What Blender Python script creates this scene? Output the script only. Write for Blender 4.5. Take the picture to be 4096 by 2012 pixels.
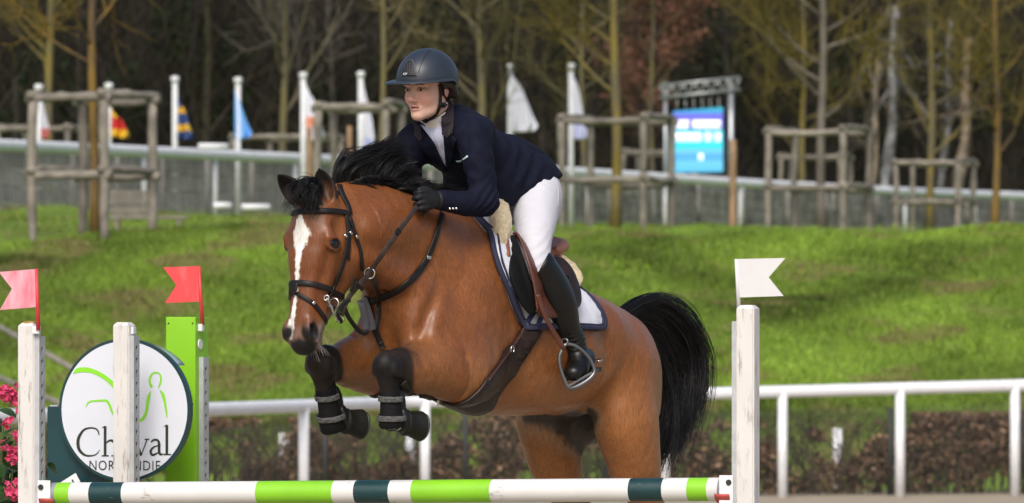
import bpy, bmesh, math, random
import numpy as np
from mathutils import Vector, Matrix
from mathutils.bvhtree import BVHTree
from mathutils.geometry import delaunay_2d_cdt

for _o in list(bpy.data.objects):
    bpy.data.objects.remove(_o)
SC = bpy.context.scene
COL = SC.collection
R = math.radians
random.seed(7)
RNG = np.random.default_rng(7)

# ------------------------------------------------------------------ camera, sky, sun, exposure
FPX, HY, CAMZ = 30000.0, 1425.0, 1.6          # focal length in photo pixels, horizon row, eye height
cam_d = bpy.data.cameras.new('camera')
cam = bpy.data.objects.new('camera', cam_d)
COL.objects.link(cam)
cam.location = (0, 0, CAMZ)
cam.rotation_euler = (R(90), 0, 0)
cam_d.sensor_width = 36
cam_d.lens = 36 * FPX / 4096
cam_d.shift_y = (HY - 1006) / 4096
cam_d.clip_start, cam_d.clip_end = 1, 3000
cam_d.dof.use_dof = True
cam_d.dof.focus_distance = 29.7
cam_d.dof.aperture_fstop = 9.0
SC.camera = cam

SUN_EL, SUN_AZ = 44, 190                       # degrees; azimuth clockwise from +Y (180 = straight behind the camera)
W = bpy.data.worlds.new('World')
SC.world = W
W.use_nodes = True
_n = W.node_tree
_bg = _n.nodes['Background']
_sky = _n.nodes.new('ShaderNodeTexSky')
_sky.sky_type = 'NISHITA'
_sky.sun_disc = False
_sky.sun_elevation = R(SUN_EL)
_sky.sun_rotation = R(SUN_AZ)
_sky.air_density = 1.0
_sky.dust_density = 4.0
_sky.ozone_density = 1.0
_n.links.new(_sky.outputs[0], _bg.inputs[0])
_bg.inputs[1].default_value = 0.125
sun_d = bpy.data.lights.new('sun', 'SUN')
sun = bpy.data.objects.new('sun', sun_d)
COL.objects.link(sun)
sun_d.energy = 1.9
sun_d.angle = R(24)
sun_d.color = (1.0, 0.965, 0.91)
_e, _a = R(SUN_EL), R(SUN_AZ)
sun.rotation_euler = Vector((-math.sin(_a) * math.cos(_e), -math.cos(_a) * math.cos(_e), -math.sin(_e))).to_track_quat('-Z', 'Y').to_euler()
SC.view_settings.view_transform = 'Standard'
SC.view_settings.look = 'None'
SC.view_settings.gamma = 1
SC.view_settings.exposure = 0.32
SC.view_settings.use_curve_mapping = False
SC.cycles.max_bounces = 6


# ------------------------------------------------------------------ helpers
def at(px, py, Y):
    """photo pixel (4096 wide) at distance Y -> world point"""
    return Vector(((px - 2048) / FPX * Y, Y, CAMZ - (py - HY) / FPX * Y))


K = 4096 / 2575.0


def link(o, parent=None, **props):
    COL.objects.link(o)
    if parent is not None:
        o.parent = parent
    for k, v in props.items():
        if v is not None:
            o[k] = v
    return o


def empty(name, loc, label=None, category=None, group=None, rz=0):
    o = bpy.data.objects.new(name, None)
    o.location = loc
    o.rotation_euler = (0, 0, rz)
    o.empty_display_size = 0.1
    return link(o, None, label=label, category=category, group=group)


def smooth(me, on=True):
    me.polygons.foreach_set('use_smooth', np.full(len(me.polygons), on, dtype=bool))


def mesh_np(name, v, f, mat=None, parent=None, sm=True, col=None, **props):
    """v (n,3) world or parent-local coordinates; f (m,3|4) array or list of index tuples"""
    me = bpy.data.meshes.new(name)
    if isinstance(f, np.ndarray):
        n, k = f.shape
        me.vertices.add(len(v))
        me.vertices.foreach_set('co', np.ascontiguousarray(v, dtype=np.float32).ravel())
        me.loops.add(n * k)
        me.loops.foreach_set('vertex_index', np.ascontiguousarray(f, dtype=np.int32).ravel())
        me.polygons.add(n)
        me.polygons.foreach_set('loop_start', np.arange(0, n * k, k, dtype=np.int32))
        me.update(calc_edges=True)
    else:
        me.from_pydata([tuple(p) for p in v], [], f)
    if sm:
        smooth(me)
    if col is not None:
        a = me.color_attributes.new('col', 'FLOAT_COLOR', 'POINT')
        c = np.ones((len(v), 4), dtype=np.float32)
        c[:, :3] = col
        a.data.foreach_set('color', c.ravel())
    if mat is not None:
        for m in (mat if isinstance(mat, (list, tuple)) else [mat]):
            me.materials.append(m)
    o = bpy.data.objects.new(name, me)
    link(o, parent, **props)
    if parent is not None:
        o.matrix_parent_inverse = parent_inv(parent)
    return o


def parent_inv(p):
    """parts are modelled in world coordinates; a part that is itself a mesh has an identity world matrix"""
    if p.type != 'EMPTY':
        return Matrix.Identity(4)
    return Matrix.LocRotScale(p.location, p.rotation_euler, p.scale).inverted()


def bm_obj(name, bm, mat=None, parent=None, sm=False, **props):
    """bmesh in world coordinates -> object"""
    me = bpy.data.meshes.new(name)
    bm.normal_update()
    bm.to_mesh(me)
    bm.free()
    if sm:
        smooth(me)
    if mat is not None:
        for m in (mat if isinstance(mat, (list, tuple)) else [mat]):
            me.materials.append(m)
    o = bpy.data.objects.new(name, me)
    link(o, parent, **props)
    if parent is not None:
        o.matrix_parent_inverse = parent_inv(parent)
    return o


def copy_tree(src, loc, rz=0, **props):
    """copy a thing (Empty) with its parts and sub-parts"""
    r = src.copy()
    COL.objects.link(r)
    r.location = loc
    r.rotation_euler = (0, 0, rz)
    for k, v in props.items():
        r[k] = v
    for ch in src.children:
        c = ch.copy()
        COL.objects.link(c)
        c.parent = r
        for g in ch.children:
            d = g.copy()
            COL.objects.link(d)
            d.parent = c
    return r


def box_bm(bm, c, s, M=None, bevel=0.0):
    r = bmesh.ops.create_cube(bm, size=1.0)
    vs = r['verts']
    bmesh.ops.scale(bm, vec=s, verts=vs)
    if bevel:
        es = list({e for v in vs for e in v.link_edges})
        rr = bmesh.ops.bevel(bm, geom=es, offset=bevel, segments=2, affect='EDGES', profile=0.7)
        vs = list({v for f in rr['faces'] for v in f.verts} | {v for v in vs if v.is_valid})
    if M is not None:
        bmesh.ops.transform(bm, matrix=M, verts=vs)
    bmesh.ops.translate(bm, vec=c, verts=vs)
    return vs


def catmull(P, n):
    """resample a polyline (k,d) with a Catmull-Rom spline to n points"""
    P = np.asarray(P, dtype=float)
    k = len(P)
    if k == 1:
        return np.repeat(P, n, 0)
    E = np.vstack([2 * P[0] - P[1], P, 2 * P[-1] - P[-2]])
    t = np.linspace(0, k - 1, n)
    i = np.minimum(t.astype(int), k - 2)
    u = (t - i)[:, None]
    a, b, c, d = E[i], E[i + 1], E[i + 2], E[i + 3]
    return 0.5 * (2 * b + (c - a) * u + (2 * a - 5 * b + 4 * c - d) * u ** 2 + (3 * b - a - 3 * c + d) * u ** 3)


def nrm(a):
    a = np.asarray(a, float)
    return a / np.maximum(np.linalg.norm(a, axis=-1, keepdims=True), 1e-9)


def frames(P, up=(0, 0, 1)):
    P = np.asarray(P, float)
    T = nrm(np.gradient(P, axis=0))
    n0 = np.asarray(up, float)
    N = np.zeros_like(P)
    for i in range(len(P)):
        n = n0 - T[i] * np.dot(n0, T[i])
        if np.linalg.norm(n) < 1e-4:
            n = np.cross(T[i], (0.3, 0.9, 0.2))
        N[i] = n / np.linalg.norm(n)
        n0 = N[i]
    return T, N, np.cross(T, N)


def tube_np(P, r, sides=10, up=(0, 0, 1), flat=1.0, cap=True):
    """tube verts/faces along P with radii r; flat scales the binormal radius"""
    P = np.asarray(P, float)
    n = len(P)
    r = np.broadcast_to(np.asarray(r, float), (n,))
    T, N, B = frames(P, up)
    a = np.linspace(0, 2 * math.pi, sides, endpoint=False)
    V = (P[:, None] + r[:, None, None] * (np.cos(a)[None, :, None] * N[:, None] + flat * np.sin(a)[None, :, None] * B[:, None])).reshape(-1, 3)
    F = []
    for i in range(n - 1):
        for j in range(sides):
            k = (j + 1) % sides
            F.append((i * sides + j, i * sides + k, (i + 1) * sides + k, (i + 1) * sides + j))
    if cap:
        F.append(tuple(range(sides))[::-1])
        F.append(tuple((n - 1) * sides + j for j in range(sides)))
    return V, F


class Acc:
    """collects verts and faces of several shapes for ONE part"""
    def __init__(s):
        s.v, s.f, s.m, s.n = [], [], [], 0

    def add(s, V, F, mi=0):
        s.v.append(np.asarray(V, float))
        s.f += [tuple(i + s.n for i in f) for f in F]
        s.m += [mi] * len(F)
        s.n += len(V)
        return s

    def build(s, name, mat, parent=None, sm=True, **props):
        o = mesh_np(name, np.vstack(s.v), s.f, mat, parent, sm, **props)
        if isinstance(mat, (list, tuple)):
            o.data.polygons.foreach_set('material_index', np.array(s.m, dtype=np.int32))
        return o


# ------------------------------------------------------------------ materials
class NT:
    def __init__(s, m):
        s.t = m.node_tree
        s.b = s.t.nodes['Principled BSDF']

    def n(s, typ, **kw):
        x = s.t.nodes.new('ShaderNode' + typ)
        for k, v in kw.items():
            setattr(x, k, v)
        return x

    def l(s, a, b):
        s.t.links.new(a, b)

    def coord(s, kind='Object', scale=(1, 1, 1)):
        c = s.n('TexCoord')
        mp = s.n('Mapping')
        mp.inputs['Scale'].default_value = scale
        s.l(c.outputs[kind], mp.inputs[0])
        return mp.outputs[0]

    def noise(s, vec, scale, detail=4, rough=0.55, dist=0.0):
        x = s.n('TexNoise')
        x.inputs['Scale'].default_value = scale
        x.inputs['Detail'].default_value = detail
        x.inputs['Roughness'].default_value = rough
        x.inputs['Distortion'].default_value = dist
        if vec is not None:
            s.l(vec, x.inputs['Vector'])
        return x.outputs[0]

    def ramp(s, fac, stops):
        r = s.n('ValToRGB')
        els = r.color_ramp.elements
        while len(els) < len(stops):
            els.new(0.5)
        for e, (p, c) in zip(els, stops):
            e.position = p
            e.color = (*c, 1) if len(c) == 3 else c
        s.l(fac, r.inputs[0])
        return r.outputs[0]

    def mix(s, fac, a, b, mode='MIX'):
        x = s.n('Mix', data_type='RGBA', blend_type=mode)
        for i, val in ((0, fac), (6, a), (7, b)):
            if hasattr(val, 'links'):
                s.l(val, x.inputs[i])
            elif i == 0:
                x.inputs[0].default_value = val
            else:
                x.inputs[i].default_value = (*val, 1) if len(val) == 3 else val
        return x.outputs[2]

    def math(s, op, a, b=None):
        x = s.n('Math', operation=op)
        for i, val in ((0, a), (1, b)):
            if val is None:
                continue
            if hasattr(val, 'links'):
                s.l(val, x.inputs[i])
            else:
                x.inputs[i].default_value = val
        return x.outputs[0]

    def bump(s, h, strength=0.3, dist=0.01):
        x = s.n('Bump')
        x.inputs['Strength'].default_value = strength
        x.inputs['Distance'].default_value = dist
        s.l(h, x.inputs['Height'])
        s.l(x.outputs[0], s.b.inputs['Normal'])

    def attr(s, name):
        x = s.n('Attribute')
        x.attribute_name = name
        return x.outputs[0]

    def rnd(s):
        return s.n('ObjectInfo').outputs['Random']


MATS = {}


def mat(name, col, rough=0.6, metal=0.0, var=0.12, vs=8.0, bump=0.0, bs=60.0, bd=0.004, sheen=0.0, spec=0.5, coat=0.0, attr=False, stretch=(1, 1, 1), fn=None, rvar=0.0):
    """general procedural material: colour with noise variation, bump, optional per-object variation"""
    if name in MATS:
        return MATS[name]
    m = bpy.data.materials.new(name)
    m.use_nodes = True
    t = NT(m)
    b = t.b
    vec = t.coord('Object', stretch)
    nz = t.noise(vec, vs, 5)
    base = t.attr('col') if attr else None
    fac = t.ramp(nz, [(0.3, (1 - var,) * 3), (0.7, (1 + var,) * 3)])
    c = t.mix(1.0, base if base is not None else col, fac, 'MULTIPLY')
    if rvar:
        rr = t.ramp(t.rnd(), [(0, (1 - rvar,) * 3), (1, (1 + rvar,) * 3)])
        c = t.mix(1.0, c, rr, 'MULTIPLY')
    if fn:
        c = fn(t, vec, c) or c
    t.l(c, b.inputs['Base Color'])
    b.inputs['Roughness'].default_value = rough
    b.inputs['Metallic'].default_value = metal
    b.inputs['Specular IOR Level'].default_value = spec
    if sheen:
        b.inputs['Sheen Weight'].default_value = sheen
        b.inputs['Sheen Roughness'].default_value = 0.4
    if coat:
        b.inputs['Coat Weight'].default_value = coat
        b.inputs['Coat Roughness'].default_value = 0.15
    if bump:
        t.bump(t.noise(vec, bs, 3), bump, bd)
    MATS[name] = m
    return m


# ------------------------------------------------------------------ implicit volumes: smooth blends of bodies, meshed with surface nets
class Vol:
    def __init__(s, lo, hi, h):
        s.lo = np.array(lo, np.float32)
        s.h = h
        s.n = np.ceil((np.array(hi) - np.array(lo)) / h).astype(int) + 1
        s.d = np.full(s.n, 1.0, np.float32)

    def sub(s, lo, hi):
        i0 = np.maximum(np.floor((np.array(lo) - s.lo) / s.h).astype(int), 0)
        i1 = np.minimum(np.ceil((np.array(hi) - s.lo) / s.h).astype(int) + 1, s.n)
        if (i1 <= i0).any():
            return None, None
        sl = tuple(slice(a, b) for a, b in zip(i0, i1))
        g = [(s.lo[k] + s.h * np.arange(i0[k], i1[k], dtype=np.float32)) for k in range(3)]
        return sl, (g[0][:, None, None], g[1][None, :, None], g[2][None, None, :])

    def comb(s, sl, b, k, op):
        a = s.d[sl]
        if op == 'sub':
            b = -b
            hh = np.clip(0.5 - 0.5 * (b - a) / k, 0, 1)
            s.d[sl] = a * hh + b * (1 - hh) + k * hh * (1 - hh)
        else:
            hh = np.clip(0.5 + 0.5 * (b - a) / k, 0, 1)
            s.d[sl] = b * (1 - hh) + a * hh - k * hh * (1 - hh)

    def ell(s, c, r, k=0.03, A=None, op='add'):
        """ellipsoid; A = rows are its axes"""
        c = np.asarray(c, float)
        r = np.broadcast_to(np.asarray(r, float), (3,))
        A = np.eye(3) if A is None else np.asarray(A, float)
        ext = np.sqrt(((A * r[:, None]) ** 2).sum(0)) + k + 3 * s.h
        sl, g = s.sub(c - ext, c + ext)
        if sl is None:
            return
        p = [g[i] - np.float32(c[i]) for i in range(3)]
        q0 = q1 = 0
        for j in range(3):
            e = (p[0] * np.float32(A[j, 0]) + p[1] * np.float32(A[j, 1]) + p[2] * np.float32(A[j, 2])) / np.float32(r[j])
            q0 = q0 + e * e
            q1 = q1 + (e / np.float32(r[j])) ** 2
        q0 = np.sqrt(q0)
        b = q0 * (q0 - 1) / np.sqrt(q1 + 1e-12)
        b = np.where(q0 < 1e-3, -r.min(), b).astype(np.float32)
        s.comb(sl, b, k, op)

    def tube(s, P, ra, rb=None, rc=None, lat=(0, 1, 0), k=0.03, n=None, op='add'):
        """tube along P: ra = radius along lat, rb / rc = radius on the two sides of the third axis (T x lat ... +/-)"""
        P = np.asarray(P, float)
        m = len(P)
        ra = np.broadcast_to(np.asarray(ra, float), (m,))
        rb = ra if rb is None else np.broadcast_to(np.asarray(rb, float), (m,))
        rc = rb if rc is None else np.broadcast_to(np.asarray(rc, float), (m,))
        lat = np.broadcast_to(np.asarray(lat, float), (m, 3))
        n = n or max(2, (m - 1) * 4 + 1)
        Q = catmull(np.hstack([P, ra[:, None], rb[:, None], rc[:, None], lat]), n)
        mr = Q[:, 3:6].max() + k + 3 * s.h
        sl, g = s.sub(Q[:, :3].min(0) - mr, Q[:, :3].max(0) + mr)
        if sl is None:
            return
        shp = tuple(x.stop - x.start for x in sl)
        out = np.full(shp, 1.0, np.float32)
        o0 = np.array([x.start for x in sl])
        for i in range(n - 1):
            a, b = Q[i], Q[i + 1]
            mr = max(a[3:6].max(), b[3:6].max()) + k + 3 * s.h
            sl2, g = s.sub(np.minimum(a[:3], b[:3]) - mr, np.maximum(a[:3], b[:3]) + mr)
            if sl2 is None:
                continue
            D = b[:3] - a[:3]
            L = max(np.linalg.norm(D), 1e-6)
            T = D / L
            N = a[6:9] + b[6:9]
            N = N - T * np.dot(N, T)
            N /= np.linalg.norm(N)
            Bn = np.cross(T, N)
            f4 = np.float32
            p = [g[j] - f4(a[j]) for j in range(3)]
            tt = p[0] * f4(T[0]) + p[1] * f4(T[1]) + p[2] * f4(T[2])
            u = np.clip(tt / f4(L), 0, 1)
            dt = tt - u * f4(L)
            dn = p[0] * f4(N[0]) + p[1] * f4(N[1]) + p[2] * f4(N[2])
            db = p[0] * f4(Bn[0]) + p[1] * f4(Bn[1]) + p[2] * f4(Bn[2])
            r1 = f4(a[3]) + u * f4(b[3] - a[3])
            rp = f4(a[4]) + u * f4(b[4] - a[4])
            rm = f4(a[5]) + u * f4(b[5] - a[5])
            r2 = np.where(db > 0, rp, rm)
            r3 = np.minimum(r1, r2)
            e1, e2, e3 = dn / r1, db / r2, dt / r3
            q0 = np.sqrt(e1 * e1 + e2 * e2 + e3 * e3)
            q1 = np.sqrt((e1 / r1) ** 2 + (e2 / r2) ** 2 + (e3 / r3) ** 2 + 1e-12)
            d = np.where(q0 < 1e-3, -r3, q0 * (q0 - 1) / q1)
            rel = tuple(slice(x.start - o, x.stop - o) for x, o in zip(sl2, o0))
            out[rel] = np.minimum(out[rel], d.astype(np.float32))
        s.comb(sl, out, k, op)

    def cut(s, p0, n):
        """remove everything on the side of the plane that n points to"""
        n = nrm(n)
        g = [s.lo[k] + s.h * np.arange(s.n[k], dtype=np.float32) - np.float32(p0[k]) for k in range(3)]
        s.d = np.maximum(s.d, (g[0][:, None, None] * np.float32(n[0]) + g[1][None, :, None] * np.float32(n[1]) + g[2][None, None, :] * np.float32(n[2])))

    def mesh(s, passes=2):
        d = s.d
        S = d < 0
        c = np.zeros(tuple(x - 1 for x in d.shape), np.uint8)
        sh = [(a, b, e) for a in (0, 1) for b in (0, 1) for e in (0, 1)]
        n0, n1, n2 = d.shape
        for a, b, e in sh:
            c += S[a:n0 - 1 + a, b:n1 - 1 + b, e:n2 - 1 + e]
        idx = np.argwhere((c > 0) & (c < 8))
        V = np.stack([d[idx[:, 0] + a, idx[:, 1] + b, idx[:, 2] + e] for a, b, e in sh], 1)
        O = np.array(sh, float)
        acc = np.zeros((len(idx), 3))
        cnt = np.zeros(len(idx))
        for i in range(8):
            for j in range(i + 1, 8):
                if abs(O[i] - O[j]).sum() == 1:
                    x, y = V[:, i], V[:, j]
                    m = (x < 0) != (y < 0)
                    t = np.where(m, x / np.where(x == y, 1, x - y), 0)
                    acc += np.where(m[:, None], O[i] + t[:, None] * (O[j] - O[i]), 0)
                    cnt += m
        verts = s.lo + s.h * (idx + acc / cnt[:, None])
        vid = np.full(c.shape, -1, np.int32)
        vid[tuple(idx.T)] = np.arange(len(idx))
        quads = []
        for ax in range(3):
            A = S
            s0 = [slice(None)] * 3
            s1 = [slice(None)] * 3
            s0[ax], s1[ax] = slice(0, -1), slice(1, None)
            diff = A[tuple(s0)] != A[tuple(s1)]
            o1, o2 = [(1, 2), (2, 0), (0, 1)][ax]
            e = np.argwhere(diff)
            ok = (e[:, o1] > 0) & (e[:, o2] > 0) & (e[:, o1] < c.shape[o1]) & (e[:, o2] < c.shape[o2])
            e = e[ok]
            ins = A[tuple(e.T)]
            q = []
            for da, db in ((-1, -1), (0, -1), (0, 0), (-1, 0)):
                f = e.copy()
                f[:, o1] += da
                f[:, o2] += db
                q.append(vid[tuple(f.T)])
            q = np.stack(q, 1)
            q[~ins] = q[~ins][:, ::-1]
            quads.append(q)
        F = np.vstack(quads)
        F = F[(F >= 0).all(1)]
        for _ in range(passes):
            sm = np.zeros_like(verts)
            ct = np.zeros(len(verts))
            for a, b in ((0, 1), (1, 2), (2, 3), (3, 0)):
                for x, y in ((a, b), (b, a)):
                    for j in range(3):
                        sm[:, j] += np.bincount(F[:, x], weights=verts[F[:, y], j], minlength=len(verts))
                    ct += np.bincount(F[:, x], minlength=len(verts))
            verts = verts * 0.4 + 0.6 * sm / np.maximum(ct, 1)[:, None]
        return verts, F


def vnoise(P, f, seed=0, octaves=3):
    """cheap smooth noise on points, about -1..1"""
    r = np.random.default_rng(seed)
    out = np.zeros(len(P))
    amp = 1.0
    for o in range(octaves):
        for _ in range(4):
            k = r.normal(size=3) * f * 2 ** o
            out += amp * np.sin(P @ k + r.uniform(0, 6.28)) * 0.4
        amp *= 0.5
    return out


def sstep(x, a, b):
    t = np.clip((x - a) / (b - a), 0, 1)
    return t * t * (3 - 2 * t)


def seg_dist(P, A, B):
    A, B = np.asarray(A, float), np.asarray(B, float)
    d = B - A
    t = np.clip(((P - A) @ d) / (d @ d), 0, 1)
    return np.linalg.norm(P - A - t[:, None] * d, axis=1), t


def strands_np(G, r0, r1=0.0003):
    """G (n,m,3) strand points -> three-sided tapered tubes"""
    n, m, _ = G.shape
    T = nrm(np.gradient(G, axis=1))
    ref = nrm(RNG.normal(size=(n, 1, 3)))
    N = nrm(np.cross(T, ref))
    B = np.cross(T, N)
    r = np.linspace(1, 0, m)[None, :] ** 0.6
    rad = (np.asarray(r0).reshape(-1, 1) * r + r1)[:, :, None]
    V = np.stack([G + rad * (math.cos(a) * N + math.sin(a) * B) for a in (0, 2.094, 4.189)], 2)
    V = V.reshape(-1, 3)
    b = (np.arange(n)[:, None] * m + np.arange(m - 1)[None]).reshape(-1) * 3
    F = np.vstack([np.stack([b + j, b + (j + 1) % 3, b + 3 + (j + 1) % 3, b + 3 + j], 1) for j in range(3)])
    return V, F


def text_mesh(txt, size, space=1.0):
    cu = bpy.data.curves.new('text', 'FONT')
    cu.body = txt
    cu.size = size
    cu.space_character = space
    cu.align_x, cu.align_y = 'CENTER', 'CENTER'
    cu.resolution_u = 3
    o = bpy.data.objects.new('text', cu)
    me = bpy.data.meshes.new_from_object(o)
    v = np.array([x.co for x in me.vertices])
    f = [tuple(p.vertices) for p in me.polygons]
    bpy.data.objects.remove(o)
    return v, f




def uv_sphere(c, r, A=None, nu=20, nv=12):
    th = np.linspace(0, math.pi, nv)
    ph = np.linspace(0, 2 * math.pi, nu, endpoint=False)
    P = np.stack([np.sin(th)[:, None] * np.cos(ph)[None], np.sin(th)[:, None] * np.sin(ph)[None], np.cos(th)[:, None] + 0 * ph[None]], -1).reshape(-1, 3)
    P = P * np.asarray(r)
    if A is not None:
        P = P @ np.asarray(A)
    F = [(i * nu + j, (i + 1) * nu + j, (i + 1) * nu + (j + 1) % nu, i * nu + (j + 1) % nu) for i in range(nv - 1) for j in range(nu)]
    return P + np.asarray(c), F
# ------------------------------------------------------------------ ground: sand arena, grass bank, rise towards the wood
def zg(X, Y):
    X, Y = np.asarray(X, float), np.asarray(Y, float)
    t = np.clip((Y - 89.5) / 12.5, 0, 1)
    z = 3.15 * (0.12 * t + 0.88 * (t * t * (3 - 2 * t)) * 0.5 + 0.88 * t * 0.5)
    z = z + 0.0205 * np.clip(Y - 101, 0, 129)
    z = z - 0.03 * X * np.clip((Y - 100) / 28, 0, 1) * (np.abs(X) < 40)
    P = np.stack([np.broadcast_to(X, z.shape), np.broadcast_to(Y, z.shape)], -1).reshape(-1, 2)
    P3 = np.hstack([P, np.zeros((len(P), 1))])
    n = vnoise(P3, 0.55, 61, 3).reshape(z.shape)
    n2 = vnoise(P3, 2.4, 62, 2).reshape(z.shape)
    return z + (0.11 * n + 0.045 * n2) * np.clip((Y - 91) / 4, 0, 1)


def grid_ground(xs, ys, name, m, zoff=0.0, **kw):
    Xg, Yg = np.meshgrid(xs, ys)
    Zg = zg(Xg, Yg) + zoff
    V = np.stack([Xg, Yg, Zg], -1).reshape(-1, 3)
    nx, ny = len(xs), len(ys)
    i = (np.arange(ny - 1)[:, None] * nx + np.arange(nx - 1)[None]).reshape(-1)
    F = np.stack([i, i + 1, i + 1 + nx, i + nx], 1)
    return mesh_np(name, V, F, m, None, kind='structure', **kw)


def sand_fn(t, vec, c):
    return t.mix(t.ramp(t.noise(vec, 3.0, 6), [(0.35, (0, 0, 0)), (0.7, (1, 1, 1))]), c, (0.36, 0.30, 0.21))


def grass_fn(t, vec, c):
    a = t.noise(t.coord('Object', (1, 0.8, 1)), 0.75, 5, 0.6)
    b = t.noise(vec, 3.2, 4, 0.6)
    d = t.noise(vec, 14, 3, 0.6)
    g = t.ramp(a, [(0.30, (0.055, 0.105, 0.010)), (0.48, (0.125, 0.205, 0.016)), (0.66, (0.22, 0.32, 0.03))])
    g = t.mix(t.ramp(b, [(0.42, (0, 0, 0)), (0.60, (0.75,) * 3)]), g, (0.085, 0.145, 0.020))
    soil = t.ramp(t.noise(t.coord('Object', (0.7, 1.6, 1)), 1.1, 5, 0.62), [(0.56, (0, 0, 0)), (0.68, (0.75,) * 3)])
    g = t.mix(soil, g, (0.135, 0.105, 0.05))
    return t.mix(t.ramp(d, [(0.35, (0, 0, 0)), (0.8, (0.5,) * 3)]), g, (0.19, 0.28, 0.05))


M_SAND = mat('arena_sand', (0.30, 0.25, 0.18), rough=0.95, var=0.15, vs=2, bump=0.6, bs=25, bd=0.02, fn=sand_fn)
M_GRASS = mat('grass_sward', (0.1, 0.2, 0.03), rough=0.85, var=0.1, bump=0.8, bs=9, bd=0.06, fn=grass_fn, spec=0.2)
xs = np.concatenate([np.linspace(-700, -45, 14), np.linspace(-40, 40, 30), np.linspace(45, 700, 14)])
grid_ground(xs, np.concatenate([np.linspace(-300, 0, 10), np.linspace(10, 89, 20)]), 'arena_ground', M_SAND)
grid_ground(np.concatenate([np.linspace(-700, -34, 16), np.linspace(-32, 32, 200), np.linspace(34, 700, 16)]), np.concatenate([np.linspace(88.9, 114, 110), np.linspace(115, 230, 90), np.linspace(240, 900, 14)]), 'grass_bank', M_GRASS, 0.004)
# blades: tufts over the part of the bank and lawn in view
NB = 420000
yb = np.concatenate([RNG.uniform(90.5, 104, int(NB * 0.72)), RNG.uniform(104, 165, NB - int(NB * 0.72))])
xb = RNG.uniform(-0.086, 0.086, NB) * yb
zb = zg(xb, yb)
ln = RNG.uniform(0.03, 0.10, NB) * (0.75 + 0.5 * sstep(vnoise(np.stack([xb, yb, 0 * xb], 1), 1.2, 63), -0.6, 0.8))
an = RNG.uniform(0, 6.283, NB)
le = RNG.normal(size=(NB, 2)) * 0.45
wd = RNG.uniform(0.006, 0.014, NB)
b0 = np.stack([xb, yb, zb], 1)
sx = np.stack([np.cos(an) * wd, np.sin(an) * wd, 0 * wd], 1)
tip = b0 + np.stack([le[:, 0] * ln, le[:, 1] * ln, ln], 1)
V = np.stack([b0 - sx, b0 + sx, tip], 1).reshape(-1, 3)
F = np.arange(NB * 3).reshape(-1, 3)
pn = vnoise(np.stack([xb, yb, 0 * xb], 1), 1.6, 64)
pn2 = vnoise(np.stack([xb, yb * 1.4, 0 * xb], 1), 2.3, 65)
pz_ = vnoise(np.stack([0.55 * (0.8 * xb + 0.6 * yb), 1.9 * (0.8 * yb - 0.6 * xb), 0 * xb], 1), 0.8, 66)
cr = np.exp(-((yb - 101.5) / 2.0) ** 2)
gc = np.array((0.124, 0.196, 0.023)) * np.clip(1 + 0.18 * pn + 0.50 * pz_ + 0.34 * cr, 0.35, 2)[:, None] * RNG.uniform(0.7, 1.35, (NB, 1))
gc = gc + (np.array((0.20, 0.165, 0.07)) - gc) * (sstep(pn2 + 0.25 * (xb < 0), 0.42, 0.95) * 0.78 + (RNG.random(NB) < 0.07) * 0.5)[:, None].clip(0, 1)
M_BLADE = mat('grass_blades', None, rough=0.7, var=0.05, attr=True, spec=0.25)
mesh_np('grass', V, F, M_BLADE, None, sm=False, col=np.repeat(gc, 3, 0), kind='stuff', label='rough green turf with brown patches on the bank', category='grass')
# ------------------------------------------------------------------ wood behind, planted trees, guards, fences, flags, screen
def bark_fn(lichen, base):
    def fn(t, vec, c):
        n = t.noise(t.coord('Object', (1, 1, 0.35)), 5.0, 4, 0.6)
        return t.mix(t.ramp(n, [(0.40, (0, 0, 0)), (0.62, (1, 1, 1))]), base, lichen)
    return fn


M_FGREY = mat('forest_bark_grey', (1, 1, 1), rough=0.9, bump=0.6, bs=30, fn=bark_fn((0.075, 0.068, 0.055), (0.05, 0.043, 0.035)))
M_FOLIVE = mat('forest_bark_olive', (1, 1, 1), rough=0.9, bump=0.6, bs=30, fn=bark_fn((0.07, 0.062, 0.026), (0.05, 0.043, 0.03)))
M_BARK = [mat('bark_orange_lichen', (1, 1, 1), rough=0.9, bump=0.6, bs=30, fn=bark_fn((0.20, 0.120, 0.022), (0.10, 0.07, 0.04))),
          mat('bark_yellow_lichen', (1, 1, 1), rough=0.9, bump=0.6, bs=30, fn=bark_fn((0.19, 0.145, 0.028), (0.11, 0.095, 0.055))),
          mat('bark_olive', (1, 1, 1), rough=0.9, bump=0.6, bs=30, fn=bark_fn((0.145, 0.125, 0.045), (0.105, 0.09, 0.06))),
          mat('bark_grey', (1, 1, 1), rough=0.9, bump=0.6, bs=30, fn=bark_fn((0.16, 0.145, 0.12), (0.10, 0.085, 0.07))),
          mat('bark_dark', (1, 1, 1), rough=0.9, bump=0.6, bs=30, fn=bark_fn((0.035, 0.031, 0.023), (0.022, 0.019, 0.015)))]
M_TWIG = mat('twigs', None, rough=0.9, var=0.15, attr=True, spec=0.2)
M_RUSSET = mat('russet_dead_leaves', (0.17, 0.075, 0.045), rough=0.8, var=0.5, vs=1.5)
M_EVERG = mat('evergreen_leaves', None, rough=0.6, var=0.3, attr=True, spec=0.3)


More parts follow.
